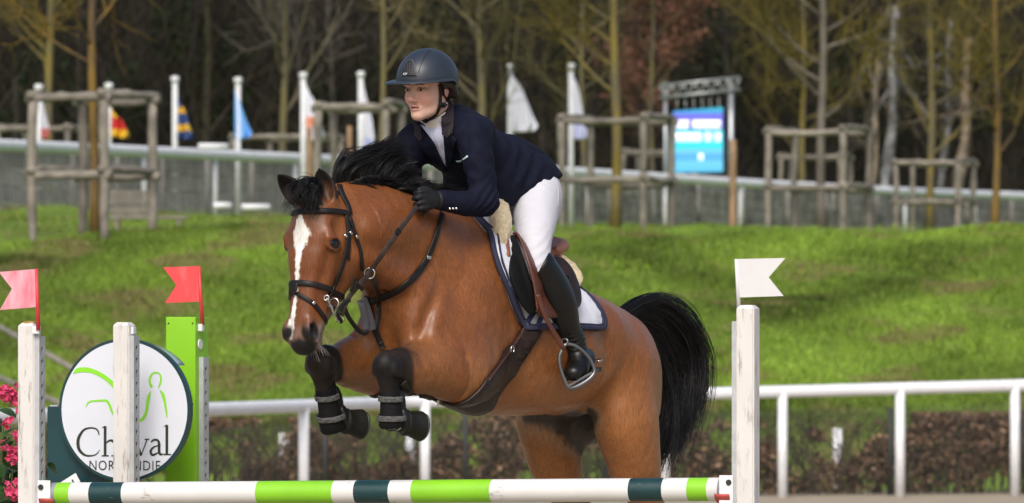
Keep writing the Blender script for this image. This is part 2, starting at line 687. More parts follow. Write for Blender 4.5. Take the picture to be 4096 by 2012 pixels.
def bare_tree(name, px, Y, r, fork, top, spread, bark, tw_col, seed, label, group='planted trees along the lawn', limbs=14, up=0.9, lean=0.0, leaves=None):
    """trunk from the ground through photo column px; first limbs at height fork above the base"""
    rg = np.random.default_rng(seed)
    X = (px - 2048) / FPX * Y
    z0 = float(zg(X, Y)) - 0.05
    t = empty(name, (X, Y, z0), label, 'tree', group)
    n = 16
    h = np.linspace(0, top, n)
    P = np.stack([X + lean * h + 0.03 * np.sin(h * 1.3 + seed), Y + 0.03 * np.sin(h * 1.1 + 2 * seed), z0 + h], 1)
    rad = r * (1 - 0.72 * (h / top) ** 0.9) + 0.25 * r * np.exp(-h / 0.25)
    V, F = tube_np(P, rad, 12)
    mesh_np('trunk', V, F, bark, t)
    prim, pr, sec, sr = [], [], [], []
    for i in range(limbs):
        f = fork + (top * 0.96 - fork) * (i / limbs) ** 0.9
        b = np.array([np.interp(f, h, P[:, k]) for k in range(3)])
        a = rg.uniform(0, 6.283)
        L = spread * (1.0 - 0.55 * (f - fork) / (top - fork)) * rg.uniform(0.7, 1.15)
        d = np.array((math.cos(a), math.sin(a), up * rg.uniform(0.5, 1.5)))
        d /= np.linalg.norm(d)
        q = [b]
        dd = d.copy()
        for k in range(6):
            dd = nrm(dd + np.array((0, 0, 0.13)) + rg.normal(size=3) * 0.09)
            q.append(q[-1] + dd * L / 6)
        q = catmull(np.array(q), 12)
        prim.append(q)
        pr.append(np.interp(f, h, rad) * rg.uniform(0.34, 0.55))
        for s in range(9):
            k0 = rg.integers(2, 11)
            o = q[k0]
            tdir = nrm(q[min(k0 + 1, 11)] - q[k0 - 1])
            d2 = nrm(tdir * 0.8 + rg.normal(size=3) * 0.6 + np.array((0, 0, 0.25)))
            L2 = L * rg.uniform(0.25, 0.55)
            q2 = np.array([o + d2 * L2 * u + np.array((0, 0, 0.15)) * L2 * u * u + rg.normal(size=3) * 0.02 for u in np.linspace(0, 1, 7)])
            sec.append(q2)
            sr.append(pr[-1] * 0.42)
            for w in range(6):
                o3 = q2[rg.integers(1, 7)]
                d3 = nrm(d2 + rg.normal(size=3) * 0.7 + np.array((0, 0, 0.2)))
                L3 = rg.uniform(0.25, 0.7) * (0.6 + 0.4 * spread / 2)
                sec.append(np.array([o3 + d3 * L3 * u + np.array((0, 0, 0.1)) * L3 * u * u + rg.normal(size=3) * 0.012 for u in np.linspace(0, 1, 7)]))
                sr.append(pr[-1] * 0.2)
    acc = Acc()
    for q, r_ in zip(prim, pr):
        acc.add(*tube_np(q, np.linspace(r_, r_ * 0.25, 12), 6))
    lo = acc.build('limbs', bark, t)
    lo['kind'] = 'stuff'
    S = np.array(sec)
    V, F = strands_np(S, np.maximum(np.array(sr), 0.004), 0.003)
    c = np.array(tw_col) * rg.uniform(0.6, 1.4, (len(S), 1))
    c = np.repeat(c, S.shape[1] * 3, 0)
    tw = mesh_np('twigs', V, F, M_TWIG, t, col=c)
    tw['kind'] = 'stuff'
    if leaves:
        ends = S[:, 3:].reshape(-1, 3)
        idx = rg.integers(0, len(ends), leaves)
        V, F = leaf_quads(ends[idx] + rg.normal(size=(leaves, 3)) * 0.10, 0.055, rg)
        lf = mesh_np('dead_leaves', V, F, M_RUSSET, t, sm=False)
        lf['kind'] = 'stuff'
    return t


def leaf_quads(C, size, rg):
    n = len(C)
    a = nrm(rg.normal(size=(n, 3)))
    b = nrm(np.cross(a, rg.normal(size=(n, 3))))
    s = (size * rg.uniform(0.6, 1.4, n))[:, None]
    V = np.stack([C - a * s, C - b * s * 0.55, C + a * s, C + b * s * 0.55], 1).reshape(-1, 3)
    return V, np.arange(n * 4).reshape(-1, 4)


# far wood: rising ground, then masses of twigs, evergreens and trunks
M_LITTER = mat('wood_floor', (0.018, 0.015, 0.011), rough=0.95, var=0.5, vs=0.4)
xs_ = np.linspace(-140, 140, 60)
V, F = [], []
ys_ = [(232, 0.0), (238, 1.5), (246, 7.0), (254, 16), (262, 30)]
for y_, z_ in ys_:
    for x_ in xs_:
        V.append((x_, y_ + 3 * math.sin(x_ * 0.11), 5.3 + z_ + (0.8 * math.sin(x_ * 0.37) + 0.5 * math.sin(x_ * 0.93 + 1)) * (z_ > 0)))
for i in range(len(ys_) - 1):
    for j in range(59):
        F.append((i * 60 + j, i * 60 + j + 1, (i + 1) * 60 + j + 1, (i + 1) * 60 + j))
mesh_np('wooded_hillside', np.array(V), F, M_LITTER, None, kind='structure')
rg = np.random.default_rng(77)


def mass(n, ylo, yhi, zlo, zhi, L, r, cols, seed, xr=0.09):
    g = np.random.default_rng(seed)
    Y = g.uniform(ylo, yhi, n)
    X = g.uniform(-xr, xr, n) * Y
    Z = g.uniform(zlo, zhi, n)
    d = nrm(np.stack([g.normal(size=n) * 0.55, g.normal(size=n) * 0.4, g.uniform(0.15, 1.1, n)], 1))
    u = np.linspace(0, 1, 6)
    ln_ = (L * g.uniform(0.5, 1.5, n))[:, None, None]
    S = np.stack([X, Y, Z], 1)[:, None] + d[:, None] * ln_ * u[None, :, None] + g.normal(size=(n, 6, 3)) * 0.06 * u[None, :, None]
    S[:, :, 2] += 0.25 * ln_[:, :, 0] * (u ** 2)[None]
    V, F = strands_np(S, g.uniform(0.5, 1.5, n) * r, 0.004)
    ci = g.integers(0, len(cols), n)
    c = np.array(cols)[ci] * g.uniform(0.6, 1.4, (n, 1))
    return V, F, np.repeat(c, 18, 0)


V, F, c = mass(15000, 205, 242, 4.6, 17.5, 2.4, 0.022, [(0.030, 0.024, 0.018), (0.020, 0.017, 0.014), (0.038, 0.034, 0.018), (0.045, 0.036, 0.030), (0.024, 0.020, 0.017)], 81)
mesh_np('undergrowth', V, F, M_TWIG, None, col=c, kind='stuff', label='tangle of bare grey-brown branches filling the dark wood', category='woodland')
# evergreen masses: clumps at chosen places
ec = []
g = np.random.default_rng(83)
for px, py, w, hgt, n in ((880, 330, 130, 230, 3500), (1290, 330, 70, 160, 1500), (1480, 330, 60, 130, 900), (2780, 200, 120, 330, 3800), (2960, 280, 70, 200, 1500), (190, 360, 160, 180, 2500), (520, 380, 120, 150, 1500), (3080, 150, 60, 200, 1200), (2260, 220, 90, 200, 1500), (700, 120, 120, 130, 1500), (1720, 160, 120, 200, 1500), (3420, 260, 90, 200, 1300), (3900, 300, 160, 240, 2500), (30, 560, 200, 120, 1500), (3500, 560, 180, 100, 1500)):
    Y = g.uniform(222, 236, n)
    k = nrm(g.normal(size=(n, 3))) * (g.random((n, 1)) ** 0.4)
    qx = px + k[:, 0] * w
    qy = py + k[:, 2] * hgt
    ec.append(np.stack([(qx - 2048) / FPX * Y, Y, CAMZ - (qy - HY) / FPX * Y], 1))
C = np.vstack(ec)
V, F = leaf_quads(C, 0.13, g)
cc = np.array((0.018, 0.040, 0.013)) * g.uniform(0.4, 1.7, (len(C), 1))
mesh_np('evergreen_scrub', V, F, M_EVERG, None, sm=False, col=np.repeat(cc, 4, 0), kind='stuff', label='dark green evergreen foliage showing between the bare trees', category='foliage')
# trunks in the wood
for i, (px, lab) in enumerate(((60, 'dark wood trunk at the left edge of the picture'), (320, 'grey wood trunk behind the orange tree'), (580, 'dark wood trunk between the first two coloured flags'), (830, 'olive wood trunk left of the light blue flag'),
                               (1020, 'dark wood trunk right of the light blue flag'), (1325, 'grey wood trunk left of the narrow white flag'), (1660, 'dark wood trunk right above the helmet'), (1790, 'dark wood trunk just behind the helmet crown'), (2170, 'grey wood trunk between the two white flags'),
                               (2350, 'dark wood trunk right of the last white flag'), (2905, 'dark wood trunk behind the right end of the truss'), (3010, 'olive wood trunk right of the truss'), (3400, 'dark wood trunk behind the tall right-hand guard'), (3660, 'grey wood trunk among the pale trunks'),
                               (3830, 'dark wood trunk between the buff and silver trunks'), (4060, 'dark wood trunk at the right edge of the picture'))):
    Y = 207 + (i * 37 % 26)
    rr = 0.10 + 0.05 * (i * 13 % 5) / 5
    bk = M_FGREY if 'grey' in lab else M_FOLIVE if 'olive' in lab else M_BARK[4]
    bare_tree('forest_tree', px, Y, rr, 2.5, 13.5, 2.6, bk, [(0.032, 0.026, 0.020), (0.040, 0.036, 0.022), (0.028, 0.023, 0.019)][i % 3], 300 + i, lab, 'bare trees at the edge of the wood', limbs=12)
# pale trunks added at the right in place of bright gaps in the wood
M_PALE = mat('bright_gap_buff', (0.16, 0.125, 0.09), rough=0.8, var=0.85, vs=2.0, bump=0.5, bs=8)
M_SILV = mat('bright_gap_silver', (0.20, 0.20, 0.21), rough=0.8, var=0.9, vs=2.5, bump=0.5, bs=8)
for px, py0, py1, Y, r_, m_, lab in ((3500, 420, 760, 200, 0.085, M_PALE, 'short pale buff trunk added for a bright gap left of the silver trunk at the wood edge'), (3570, 200, 600, 206, 0.14, M_SILV, 'leaning silver trunk added for a bright gap in the wood at the right'),
                                     (3790, 250, 620, 210, 0.10, M_SILV, 'thin silver trunk added for a bright gap beside the buff trunk at far right'), (3860, 330, 620, 204, 0.15, M_PALE, 'thick buff trunk added for a bright gap at far right of the wood'), (3600, 0, 150, 214, 0.16, M_PALE, 'buff upper trunk added for a bright gap high at the right of the wood')):
    a, b = at(px - 30, py1 + 130, Y), at(px, py0, Y)
    t = empty('bright_gap_trunk', (a.x, a.y, a.z), lab, 'tree', 'trunks added for bright gaps in the wood')
    pp = catmull(np.array([a + Vector((0, 0, -1.5)), a, (a + b) / 2 + Vector((0.12, 0, 0)), b, b + Vector((0.1, 0.1, 1.2))]), 14)
    V, F = tube_np(pp, np.linspace(r_ * 1.2, r_ * 0.6, 14) * (1 + 0.2 * np.sin(np.arange(14) * 1.7)), 10)
    mesh_np('trunk', V, F, m_, t)
    S = np.array([[b + Vector((0, 0, -0.3 * k)) + Vector(tuple(rg.normal(size=3) * 0.9)) * u for u in np.linspace(0, 1, 6)] for k in range(5)] , dtype=float)
    V, F = strands_np(S, np.full(len(S), r_ * 0.3), 0.004)
    mesh_np('branches', V, F, m_, t)

# planted trees on the lawn
YL, OL, GR, OR = (0.135, 0.108, 0.026), (0.095, 0.084, 0.034), (0.115, 0.10, 0.085), (0.165, 0.115, 0.025)
bare_tree('young_tree', 372, 103.0, 0.074, 2.45, 8.2, 2.6, M_BARK[0], OR, 1, 'orange-lichened tree in the big wooden guard at the left', limbs=30, up=0.7, lean=0.004)
bare_tree('young_tree', 198, 156.0, 0.11, 2.75, 9.5, 3.0, M_BARK[1], YL, 2, 'forked yellow-lichened tree in the small guard at far left', limbs=28, up=0.75)
bare_tree('young_tree', 1135, 165, 0.10, 2.3, 9.5, 3.6, M_BARK[2], GR, 3, 'slim olive trunk with grey spreading twigs in the low guard behind the ears', limbs=22, up=0.85)
bare_tree('young_tree', 1528, 128, 0.065, 2.6, 7.6, 2.2, M_BARK[2], (0.14, 0.115, 0.06), 4, 'thin olive tree beside the helmet', limbs=16)
bare_tree('young_tree', 1922, 150, 0.105, 1.6, 9.0, 3.0, M_BARK[2], OL, 5, 'olive tree with dense side branches just right of the helmet', limbs=24, up=0.6)
bare_tree('young_tree', 2462, 134, 0.105, 2.5, 8.6, 2.4, M_BARK[1], YL, 6, 'yellow-brown trunk in the guard right of the rider', limbs=16, up=0.55)
bare_tree('young_tree', 2608, 194, 0.075, 2.2, 9.8, 2.2, M_BARK[2], (0.13, 0.075, 0.05), 7, 'slender tree keeping its russet leaves beside the screen', limbs=20, leaves=9000)
bare_tree('young_tree', 3212, 204, 0.10, 2.2, 11.0, 2.8, M_BARK[1], YL, 8, 'thin bright yellow trunk, left one of the pair in the right-hand guard', limbs=24, up=0.4)
bare_tree('young_tree', 3288, 152, 0.105, 2.4, 9.5, 2.4, M_BARK[3], YL, 9, 'grey and yellow trunk, right one of the pair in the right-hand guard', limbs=22, up=0.4)
bare_tree('young_tree', 3725, 188, 0.11, 2.0, 10.5, 2.8, M_BARK[1], OL, 10, 'olive-yellow tree behind the small guard at the right', limbs=24, up=0.5)
bare_tree('young_tree', 3985, 160, 0.085, 1.8, 9.5, 2.4, M_BARK[0], YL, 11, 'bright yellow-orange tree at the right edge', limbs=22, up=0.6)
bare_tree('young_tree', 2330, 190, 0.07, 2.0, 10.0, 2.2, M_BARK[2], OL, 12, 'pale olive sapling between the white flag and the guard', limbs=18, up=0.5)

# weathered wooden tree guards
M_WEATH = mat('weathered_grey_wood', (0.20, 0.18, 0.15), rough=0.9, var=0.4, vs=3.5, bump=0.6, bs=14, bd=0.012, stretch=(1, 1, 1), rvar=0.18)
M_NEWW = mat('newer_brown_wood', (0.30, 0.19, 0.11), rough=0.85, var=0.25, vs=4, bump=0.5, bs=14, bd=0.01, rvar=0.15)


def log(p, q, r, name, m, parent, seed, bend=0.025):
    g = np.random.default_rng(seed)
    p, q = np.array(p, float), np.array(q, float)
    n = 9
    u = np.linspace(0, 1, n)
    P = p + (q - p) * u[:, None] + np.sin(u * math.pi)[:, None] * g.normal(size=3) * bend + g.normal(size=(n, 3)) * 0.006
    V, F = tube_np(P, r * (1 + 0.10 * g.normal(size=n)), 10)
    return mesh_np(name, V, F, m, parent)


def guard(px, Y, top_y, side, yaw, label, seed, m=M_WEATH, r=0.066, low=0.47, mix=False):
    X = (px - 2048) / FPX * Y
    z0 = float(zg(X, Y))
    zt = CAMZ - (top_y - HY) / FPX * Y
    t = empty('tree_guard', (X, Y, z0), label, 'tree guard', 'wooden tree guards')
    c, s = math.cos(yaw), math.sin(yaw)
    cs = [np.array((X + side / 2 * (a * c - b * s), Y + side / 2 * (a * s + b * c), 0)) for a, b in ((-1, -1), (1, -1), (1, 1), (-1, 1))]
    for i, q in enumerate(cs):
        log(q + (0, 0, float(zg(q[0], q[1])) - 0.08), q + (0, 0, zt - 0.02), r, 'post', m, t, seed * 10 + i, 0.015)
    for zz, k in ((zt + r * 0.5, 1), (z0 + (zt - z0) * low, 2)):
        for i in range(4):
            a, b = cs[i], cs[(i + 1) % 4]
            d = nrm(b - a)
            dz = 0.5 * r * (1 if i % 2 else -1)
            log(a - d * 0.10 + (0, 0, zz + dz), b + d * 0.10 + (0, 0, zz + dz), r * 0.92, 'rail', M_NEWW if mix and i % 2 and k == 2 else m, t, seed * 100 + k * 10 + i, 0.03)
    return t


guard(372, 103, 402, 1.18, R(-31), 'large grey log guard round the orange tree at the left', 1)
guard(185, 156, 520, 1.55, R(-18), 'smaller grey log guard at far left with a forked tree', 2)
guard(1148, 165, 556, 1.75, R(-25), 'low wide log guard behind the horse ears', 3, mix=True)
guard(1440, 124, 437, 1.15, R(-12), 'log guard with newer brown rails beside the rider', 4, mix=True)
guard(2468, 134, 484, 1.55, R(-20), 'log guard round the yellow-brown trunk right of the rider', 5)
guard(2640, 192, 614, 1.55, R(-15), 'small far log guard in front of the blue screen', 6, mix=True)
guard(3276, 152, 530, 1.60, R(-22), 'tall log guard at the right round two trunks', 7)
guard(3262, 205, 632, 1.65, R(-12), 'small far guard seen through the tall right-hand guard', 8)
guard(3740, 186, 655, 1.6, R(-18), 'log guard at the far right', 9)
# newer single stakes
for px, y0, y1, Y, lab in ((1237, 512, 900, 118, 'brown stake left of the mane'), (1397, 505, 900, 120, 'short thick brown stake above the mane'), (2772, 580, 900, 190, 'thin brown stake in front of the blue screen'), (2932, 560, 905, 140, 'tall brown stake right of the blue screen')):
    a, b = at(px, y0, Y), at(px, y1, Y)
    t = log((b.x, Y, float(zg(b.x, Y)) - 0.1), (a.x, Y, a.z), 0.045 if px != 2932 else 0.068, 'stake', M_NEWW, None, px, 0.01)
    t['label'] = lab + ' on the lawn'
    t['category'] = 'stake'
    t['group'] = 'brown wooden stakes'

# far white rail and grey panel fence
M_WPLA = mat('white_plastic_rail', (0.72, 0.73, 0.77), rough=0.7, var=0.06, vs=3)
M_WPOST = mat('white_painted_post', (0.70, 0.71, 0.73), rough=0.6, var=0.12, vs=5)


def rail_pt(px, y_tab, Y_tab):
    Y = np.interp(px, *Y_tab)
    y = np.interp(px, *y_tab)
    return at(px, y, Y)


def railing(name, pxs, ytab, Ytab, r, postpx, post_r, label, dz=0.0, ground=None):
    c = rail_pt(2048, ytab, Ytab)
    t = empty(name, (c.x, c.y, float(zg(c.x, c.y))), label, 'railing')
    P = np.array([rail_pt(p, ytab, Ytab) for p in pxs])
    V, F = tube_np(P, r, 14, flat=0.8)
    mesh_np('rail', V, F, M_WPLA, t)
    for p in postpx:
        q = rail_pt(p, ytab, Ytab)
        g0 = float(zg(q.x, q.y)) if ground is None else ground
        V, F = tube_np(np.array([(q.x, q.y, g0 - 0.1), (q.x, q.y, q.z)]), post_r, 10)
        mesh_np('post', V, F, M_WPOST, t)
    return t


YT = ([-400, 50, 3585, 4600], [126, 132, 190, 206])
railing('running_rail', np.linspace(-400, 4500, 60), ([-400, 50, 1100, 2232, 3073, 3585, 4500], [562, 583, 630, 684, 738, 765, 800]), YT, 0.108,
        (-60, 330, 575, 860, 1180, 1500, 1860, 2100, 2352, 2660, 2960, 3300, 3620, 3900, 4200), 0.05, 'long white rail in front of the grey panel fence below the wood')
YT2 = (YT[0], [128.5, 134.5, 193, 209])
M_CONC = mat('grey_fence_panel', (0.21, 0.20, 0.185), rough=0.9, var=0.5, vs=2.2, bump=0.4, bs=10, rvar=0.14)
fen = empty('panel_fence', (0, 160, float(zg(0, 160))), 'long grey panel fence behind the far white rail', 'fence')
pan_px = np.linspace(-250, 4400, 27)
ytop = ([-400, 50, 1100, 2232, 3073, 3585, 4500], [585, 606, 650, 702, 752, 778, 812])
for i in range(26):
    a = rail_pt(pan_px[i] + 3, ytop, YT2)
    b = rail_pt(pan_px[i + 1] - 3, ytop, YT2)
    ga = float(zg(a.x, a.y)) - 0.05
    gb = float(zg(b.x, b.y)) - 0.05
    V, F = tube_np(np.array([(a.x, a.y + 0.07, ga), (a.x, a.y + 0.07, a.z + 0.02)]), 0.05, 8)
    mesh_np('post', V, F, M_CONC, fen)
    for k in range(4):
        f0, f1 = k / 4 + 0.008, (k + 1) / 4 - 0.008
        lo_a, hi_a = ga + (a.z - ga) * f0, ga + (a.z - ga) * f1
        lo_b, hi_b = gb + (b.z - gb) * f0, gb + (b.z - gb) * f1
        V = [(a.x, a.y, lo_a), (b.x, b.y, lo_b), (b.x, b.y, hi_b), (a.x, a.y, hi_a), (a.x, a.y + 0.05, lo_a), (b.x, b.y + 0.05, lo_b), (b.x, b.y + 0.05, hi_b), (a.x, a.y + 0.05, hi_a)]
        F = [(0, 1, 2, 3), (5, 4, 7, 6), (3, 2, 6, 7), (1, 0, 4, 5), (0, 3, 7, 4), (2, 1, 5, 6)]
        mesh_np('board', np.array(V), F, M_CONC, fen, sm=False)
# wire mesh in front of the panels at the left
M_WIRE = mat('galvanised_wire', (0.36, 0.36, 0.36), rough=0.5, metal=0.5)
wf = empty('wire_fence', (-6, 133, float(zg(-6, 133))), 'fine grey wire mesh in front of the panel fence', 'fence')
acc = Acc()
for px in np.arange(-100, 2100, 13):
    a = rail_pt(px, ytop, YT)
    g0 = float(zg(a.x, a.y))
    V = np.array([(a.x - 0.006, a.y + 0.25, g0), (a.x + 0.006, a.y + 0.25, g0), (a.x + 0.006, a.y + 0.25, a.z), (a.x - 0.006, a.y + 0.25, a.z), (a.x, a.y + 0.262, g0), (a.x, a.y + 0.262, a.z)])
    acc.add(V, [(0, 1, 2, 3), (1, 4, 5, 2), (4, 0, 3, 5)])
o = acc.build('mesh_panel', M_WIRE, wf, sm=False)
o['kind'] = 'stuff'
# pale clutter beyond the rail: low white obstacle poles on the grass and rails behind
for i, (px, py, Y, L, lab) in enumerate(((888, 822, 130, 0.30, 'short white pole lying on the grass left of the horse'), (852, 585, 140, 0.55, 'white board above the far rail left of the light blue flag'), (1022, 828, 134, 0.50, 'white pole lying on the grass below the low guard'))):
    a = at(px, py, Y)
    V, F = tube_np(np.array([(a.x - L / 2, Y, a.z), (a.x + L / 2, Y + 0.1, a.z)]), 0.055, 10)
    mesh_np('white_pole', V, F, M_WPLA, None, label=lab, category='pole')

# flagpoles with limp flags
M_FPOLE = mat('white_flagpole', (0.60, 0.62, 0.63), rough=0.5, var=0.1)


def stripes(bands):
    def fn(t, vec, c):
        gen = t.n('TexCoord').outputs['Generated']
        sp = t.n('SeparateXYZ')
        t.l(gen, sp.inputs[0])
        nz = t.noise(vec, 5, 2)
        h = t.math('ADD', sp.outputs[2], t.math('MULTIPLY', t.math('SUBTRACT', nz, 0.5), 0.25))
        r = t.n('ValToRGB')
        r.color_ramp.interpolation = 'CONSTANT'
        while len(r.color_ramp.elements) < len(bands):
            r.color_ramp.elements.new(0.5)
        for e, (p, q) in zip(r.color_ramp.elements, bands):
            e.position, e.color = p, (*q, 1)
        t.l(h, r.inputs[0])
        return r.outputs[0]
    return fn


WH, RD, YE, BL, LB = (0.72, 0.73, 0.82), (0.52, 0.02, 0.02), (0.70, 0.42, 0.02), (0.03, 0.07, 0.22), (0.16, 0.42, 0.85)
FL = [(155, 350, 560, 34, [(0, (0.6, 0.2, 0.2)), (0.25, WH)], 'white flag with a red corner at far left', 0), (435, 345, 545, 70, [(0, YE), (0.28, RD), (0.66, YE)], 'red and yellow flag on the pole behind the left guard', 55),
      (700, 318, 555, 62, [(0, BL), (0.2, YE), (0.35, BL), (0.62, YE), (0.75, BL)], 'dark blue and yellow flag', 45), (952, 322, 560, 66, [(0, LB), (0.9, LB)], 'light blue flag', 18),
      (1213, 302, 560, 72, [(0, WH), (0.28, (0.70, 0.30, 0.18)), (0.45, WH)], 'white flag with orange-red trim above the low guard', 10), (1443, 298, 590, 44, [(0, (0.5, 0.55, 0.75)), (0.15, WH)], 'narrow white flag left of the helmet', 10),
      (2040, 268, 530, 100, [(0, WH), (0.9, WH)], 'broad white flag right of the helmet', 10), (2284, 266, 560, 55, [(0, (0.6, 0.62, 0.85)), (0.4, WH)], 'white flag above the guard right of the rider', 15)]
for i, (px, yt, yb_, wpx, bands, lab, drop) in enumerate(FL):
    Y = 143 + 1.5 * i
    a = at(px, yt, Y)
    g0 = float(zg(a.x, Y))
    t = empty('flagpole', (a.x, Y, g0), 'white flagpole flying the ' + lab, 'flagpole', 'flagpoles along the rail')
    V, F = tube_np(np.array([(a.x, Y, g0 - 0.1), (a.x, Y, a.z)]), [0.062, 0.055], 12)
    mesh_np('pole', V, F, M_FPOLE, t)
    V, F = tube_np(np.array([(a.x, Y, a.z - 0.07), (a.x, Y, a.z - 0.02), (a.x, Y, a.z + 0.05), (a.x, Y, a.z + 0.07)]), [0.06, 0.085, 0.085, 0.03], 12)
    mesh_np('finial', V, F, M_FPOLE, t)
    # limp cloth: narrow at the top hoist, wider and folded lower down
    nz_, nx_ = 26, 14
    z1 = a.z - 0.12 - drop * Y / FPX
    z2 = CAMZ - (yb_ - HY) / FPX * Y
    V = []
    g = np.random.default_rng(500 + i)
    ph = g.uniform(0, 6)
    for k in range(nz_):
        u = k / (nz_ - 1)
        wdt = 1.15 * wpx * Y / FPX * (0.16 + 0.84 * u ** 0.8) * (1 - 0.25 * max(0, (u - 0.85) / 0.15))
        for j in range(nx_):
            s = j / (nx_ - 1)
            V.append((a.x + (0.05 if px != 952 else -0.06) + wdt * s, Y - 0.03 + (0.02 + 0.10 * u) * math.sin(s * 11 + ph + u * 3), z1 + (z2 - z1) * u - 0.18 * s * (1 - u) + 0.05 * s * math.sin(ph + u * 5)))
    F = [(k * nx_ + j, k * nx_ + j + 1, (k + 1) * nx_ + j + 1, (k + 1) * nx_ + j) for k in range(nz_ - 1) for j in range(nx_ - 1)]
    fo = mesh_np('flag', np.array(V), F, mat('flag_cloth_%d' % i, WH, rough=0.8, var=0.05, fn=stripes(bands)), t)
    so = fo.modifiers.new('thickness', 'SOLIDIFY')
    so.thickness = 0.006

# screen under a truss
YS = 188
sc_ = empty('led_screen', tuple(at(2790, 690, YS)), 'bright blue and white scoreboard screen hung under a metal truss', 'screen')


def screen_mat():
    m = bpy.data.materials.new('screen_image')
    m.use_nodes = True
    t = NT(m)
    uvn = t.n('TexCoord').outputs['Generated']
    sp = t.n('SeparateXYZ')
    t.l(uvn, sp.inputs[0])
    x, z = sp.outputs[0], sp.outputs[2]
    r = t.n('ValToRGB')
    r.color_ramp.interpolation = 'CONSTANT'
    bands = [(0, (0.10, 0.55, 0.85)), (0.07, (0.14, 0.60, 0.90)), (0.18, (0.08, 0.45, 0.80)), (0.29, (0.16, 0.62, 0.90)), (0.36, (0.02, 0.75, 0.85)), (0.46, (0.05, 0.62, 0.85)), (0.66, (0.02, 0.12, 0.10)), (0.69, (0.16, 0.16, 0.80)), (0.90, (0.04, 0.36, 0.75)), (0.95, (0.03, 0.48, 0.62))]
    while len(r.color_ramp.elements) < len(bands):
        r.color_ramp.elements.new(0.5)
    for e, (p, q) in zip(r.color_ramp.elements, bands):
        e.position, e.color = p, (*q, 1)
    t.l(z, r.inputs[0])
    t.l(r.outputs[0], t.b.inputs['Emission Color'])
    t.b.inputs['Emission Strength'].default_value = 0.95
    t.b.inputs['Base Color'].default_value = (0.01, 0.01, 0.01, 1)
    t.b.inputs['Roughness'].default_value = 0.5
    return m


A, B = at(2692, 690, YS), at(2892, 690, YS)
zt0, zt1 = at(2692, 445, YS).z, at(2892, 428, YS).z
V = [(A.x, YS, A.z), (B.x, YS, B.z + 0.02), (B.x, YS, zt1), (A.x, YS, zt0), (A.x, YS + 0.12, A.z), (B.x, YS + 0.12, B.z + 0.02), (B.x, YS + 0.12, zt1), (A.x, YS + 0.12, zt0)]
BOXF = [(0, 1, 2, 3), (5, 4, 7, 6), (3, 2, 6, 7), (1, 0, 4, 5), (0, 3, 7, 4), (2, 1, 5, 6)]
mesh_np('panel', np.array(V), BOXF, screen_mat(), sc_, sm=False)
M_LIT = bpy.data.materials.new('screen_white_print')
M_LIT.use_nodes = True
M_LIT.node_tree.nodes['Principled BSDF'].inputs['Emission Color'].default_value = (0.80, 0.80, 1.0, 1)
M_LIT.node_tree.nodes['Principled BSDF'].inputs['Emission Strength'].default_value = 0.95
g = np.random.default_rng(9)
acc = Acc()
hh_ = zt0 - A.z


def glyphs(z0_, z1_, x0_, x1_, n, skip=()):
    """unreadable blocky lettering: strokes of one row"""
    w = (x1_ - x0_) / n
    for i in range(n):
        if i in skip:
            continue
        cx = x0_ + w * i
        for (a, b, c, d) in ((0.08, 0.30, 0, 1), (0.62, 0.86, 0, 1), (0.08, 0.86, 0.78, 1), (0.08, 0.86, 0.40, 0.60))[:(4 if i % 3 else 3)]:
            xa_, xb_ = cx + w * a, cx + w * b
            za_, zb_ = z0_ + (z1_ - z0_) * c, z0_ + (z1_ - z0_) * d
            acc.add(np.array([(xa_, YS - 0.006, za_), (xb_, YS - 0.006, za_), (xb_, YS - 0.006, zb_), (xa_, YS - 0.006, zb_)]), [(0, 1, 2, 3)])


wS = B.x - A.x
glyphs(A.z + hh_ * 0.71, A.z + hh_ * 0.85, A.x + wS * 0.04, A.x + wS * 0.96, 13, (4,))
glyphs(A.z + hh_ * 0.50, A.z + hh_ * 0.64, A.x + wS * 0.04, A.x + wS * 0.96, 14, (8, 11))
glyphs(A.z + hh_ * 0.20, A.z + hh_ * 0.30, A.x + wS * 0.50, A.x + wS * 0.62, 1)
acc.build('lettering', M_LIT, sc_, sm=False)['kind'] = 'stuff'
M_TRUSS = mat('aluminium_truss', (0.42, 0.43, 0.44), rough=0.4, metal=0.7)
tr = empty('truss_frame', tuple(at(2900, 800, YS)), 'aluminium truss gantry holding the blue screen', 'truss')
for px, r_ in ((2662, 0.05), (2924, 0.075)):
    a = at(px, 330, YS + 0.4)
    V, F = tube_np(np.array([(a.x, YS + 0.4, float(zg(a.x, YS)) - 0.1), (a.x, YS + 0.4, a.z)]), r_, 10)
    mesh_np('leg', V, F, M_TRUSS, tr)
c0, c1 = at(2640, 352, YS), at(2962, 318, YS)
for dy in (0.0, 0.32):
    for dz in (0.0, 0.30):
        V, F = tube_np(np.array([(c0.x, YS + dy, c0.z - dz + 0.06), (c1.x, YS + dy, c1.z - dz + 0.06)]), 0.03, 8)
        mesh_np('chord', V, F, M_TRUSS, tr)
for k in range(14):
    u0, u1 = k / 14, (k + 1) / 14
    zA, zB = c0.z + (c1.z - c0.z) * u0 + 0.06, c0.z + (c1.z - c0.z) * u1 + 0.06
    xA, xB = c0.x + (c1.x - c0.x) * u0, c0.x + (c1.x - c0.x) * u1
    for dy in (0.0, 0.32):
        V, F = tube_np(np.array([(xA, YS + dy, zA - (0.3 if k % 2 else 0)), (xB, YS + dy, zB - (0 if k % 2 else 0.3))]), 0.016, 6)
        mesh_np('brace', V, F, M_TRUSS, tr)
for k in range(6):
    x = A.x + wS * (k + 0.5) / 6
    V, F = tube_np(np.array([(x, YS + 0.05, zt0 - 0.05), (x, YS + 0.1, c0.z - 0.2)]), 0.012, 6)
    mesh_np('hanger', V, F, M_TRUSS, tr)

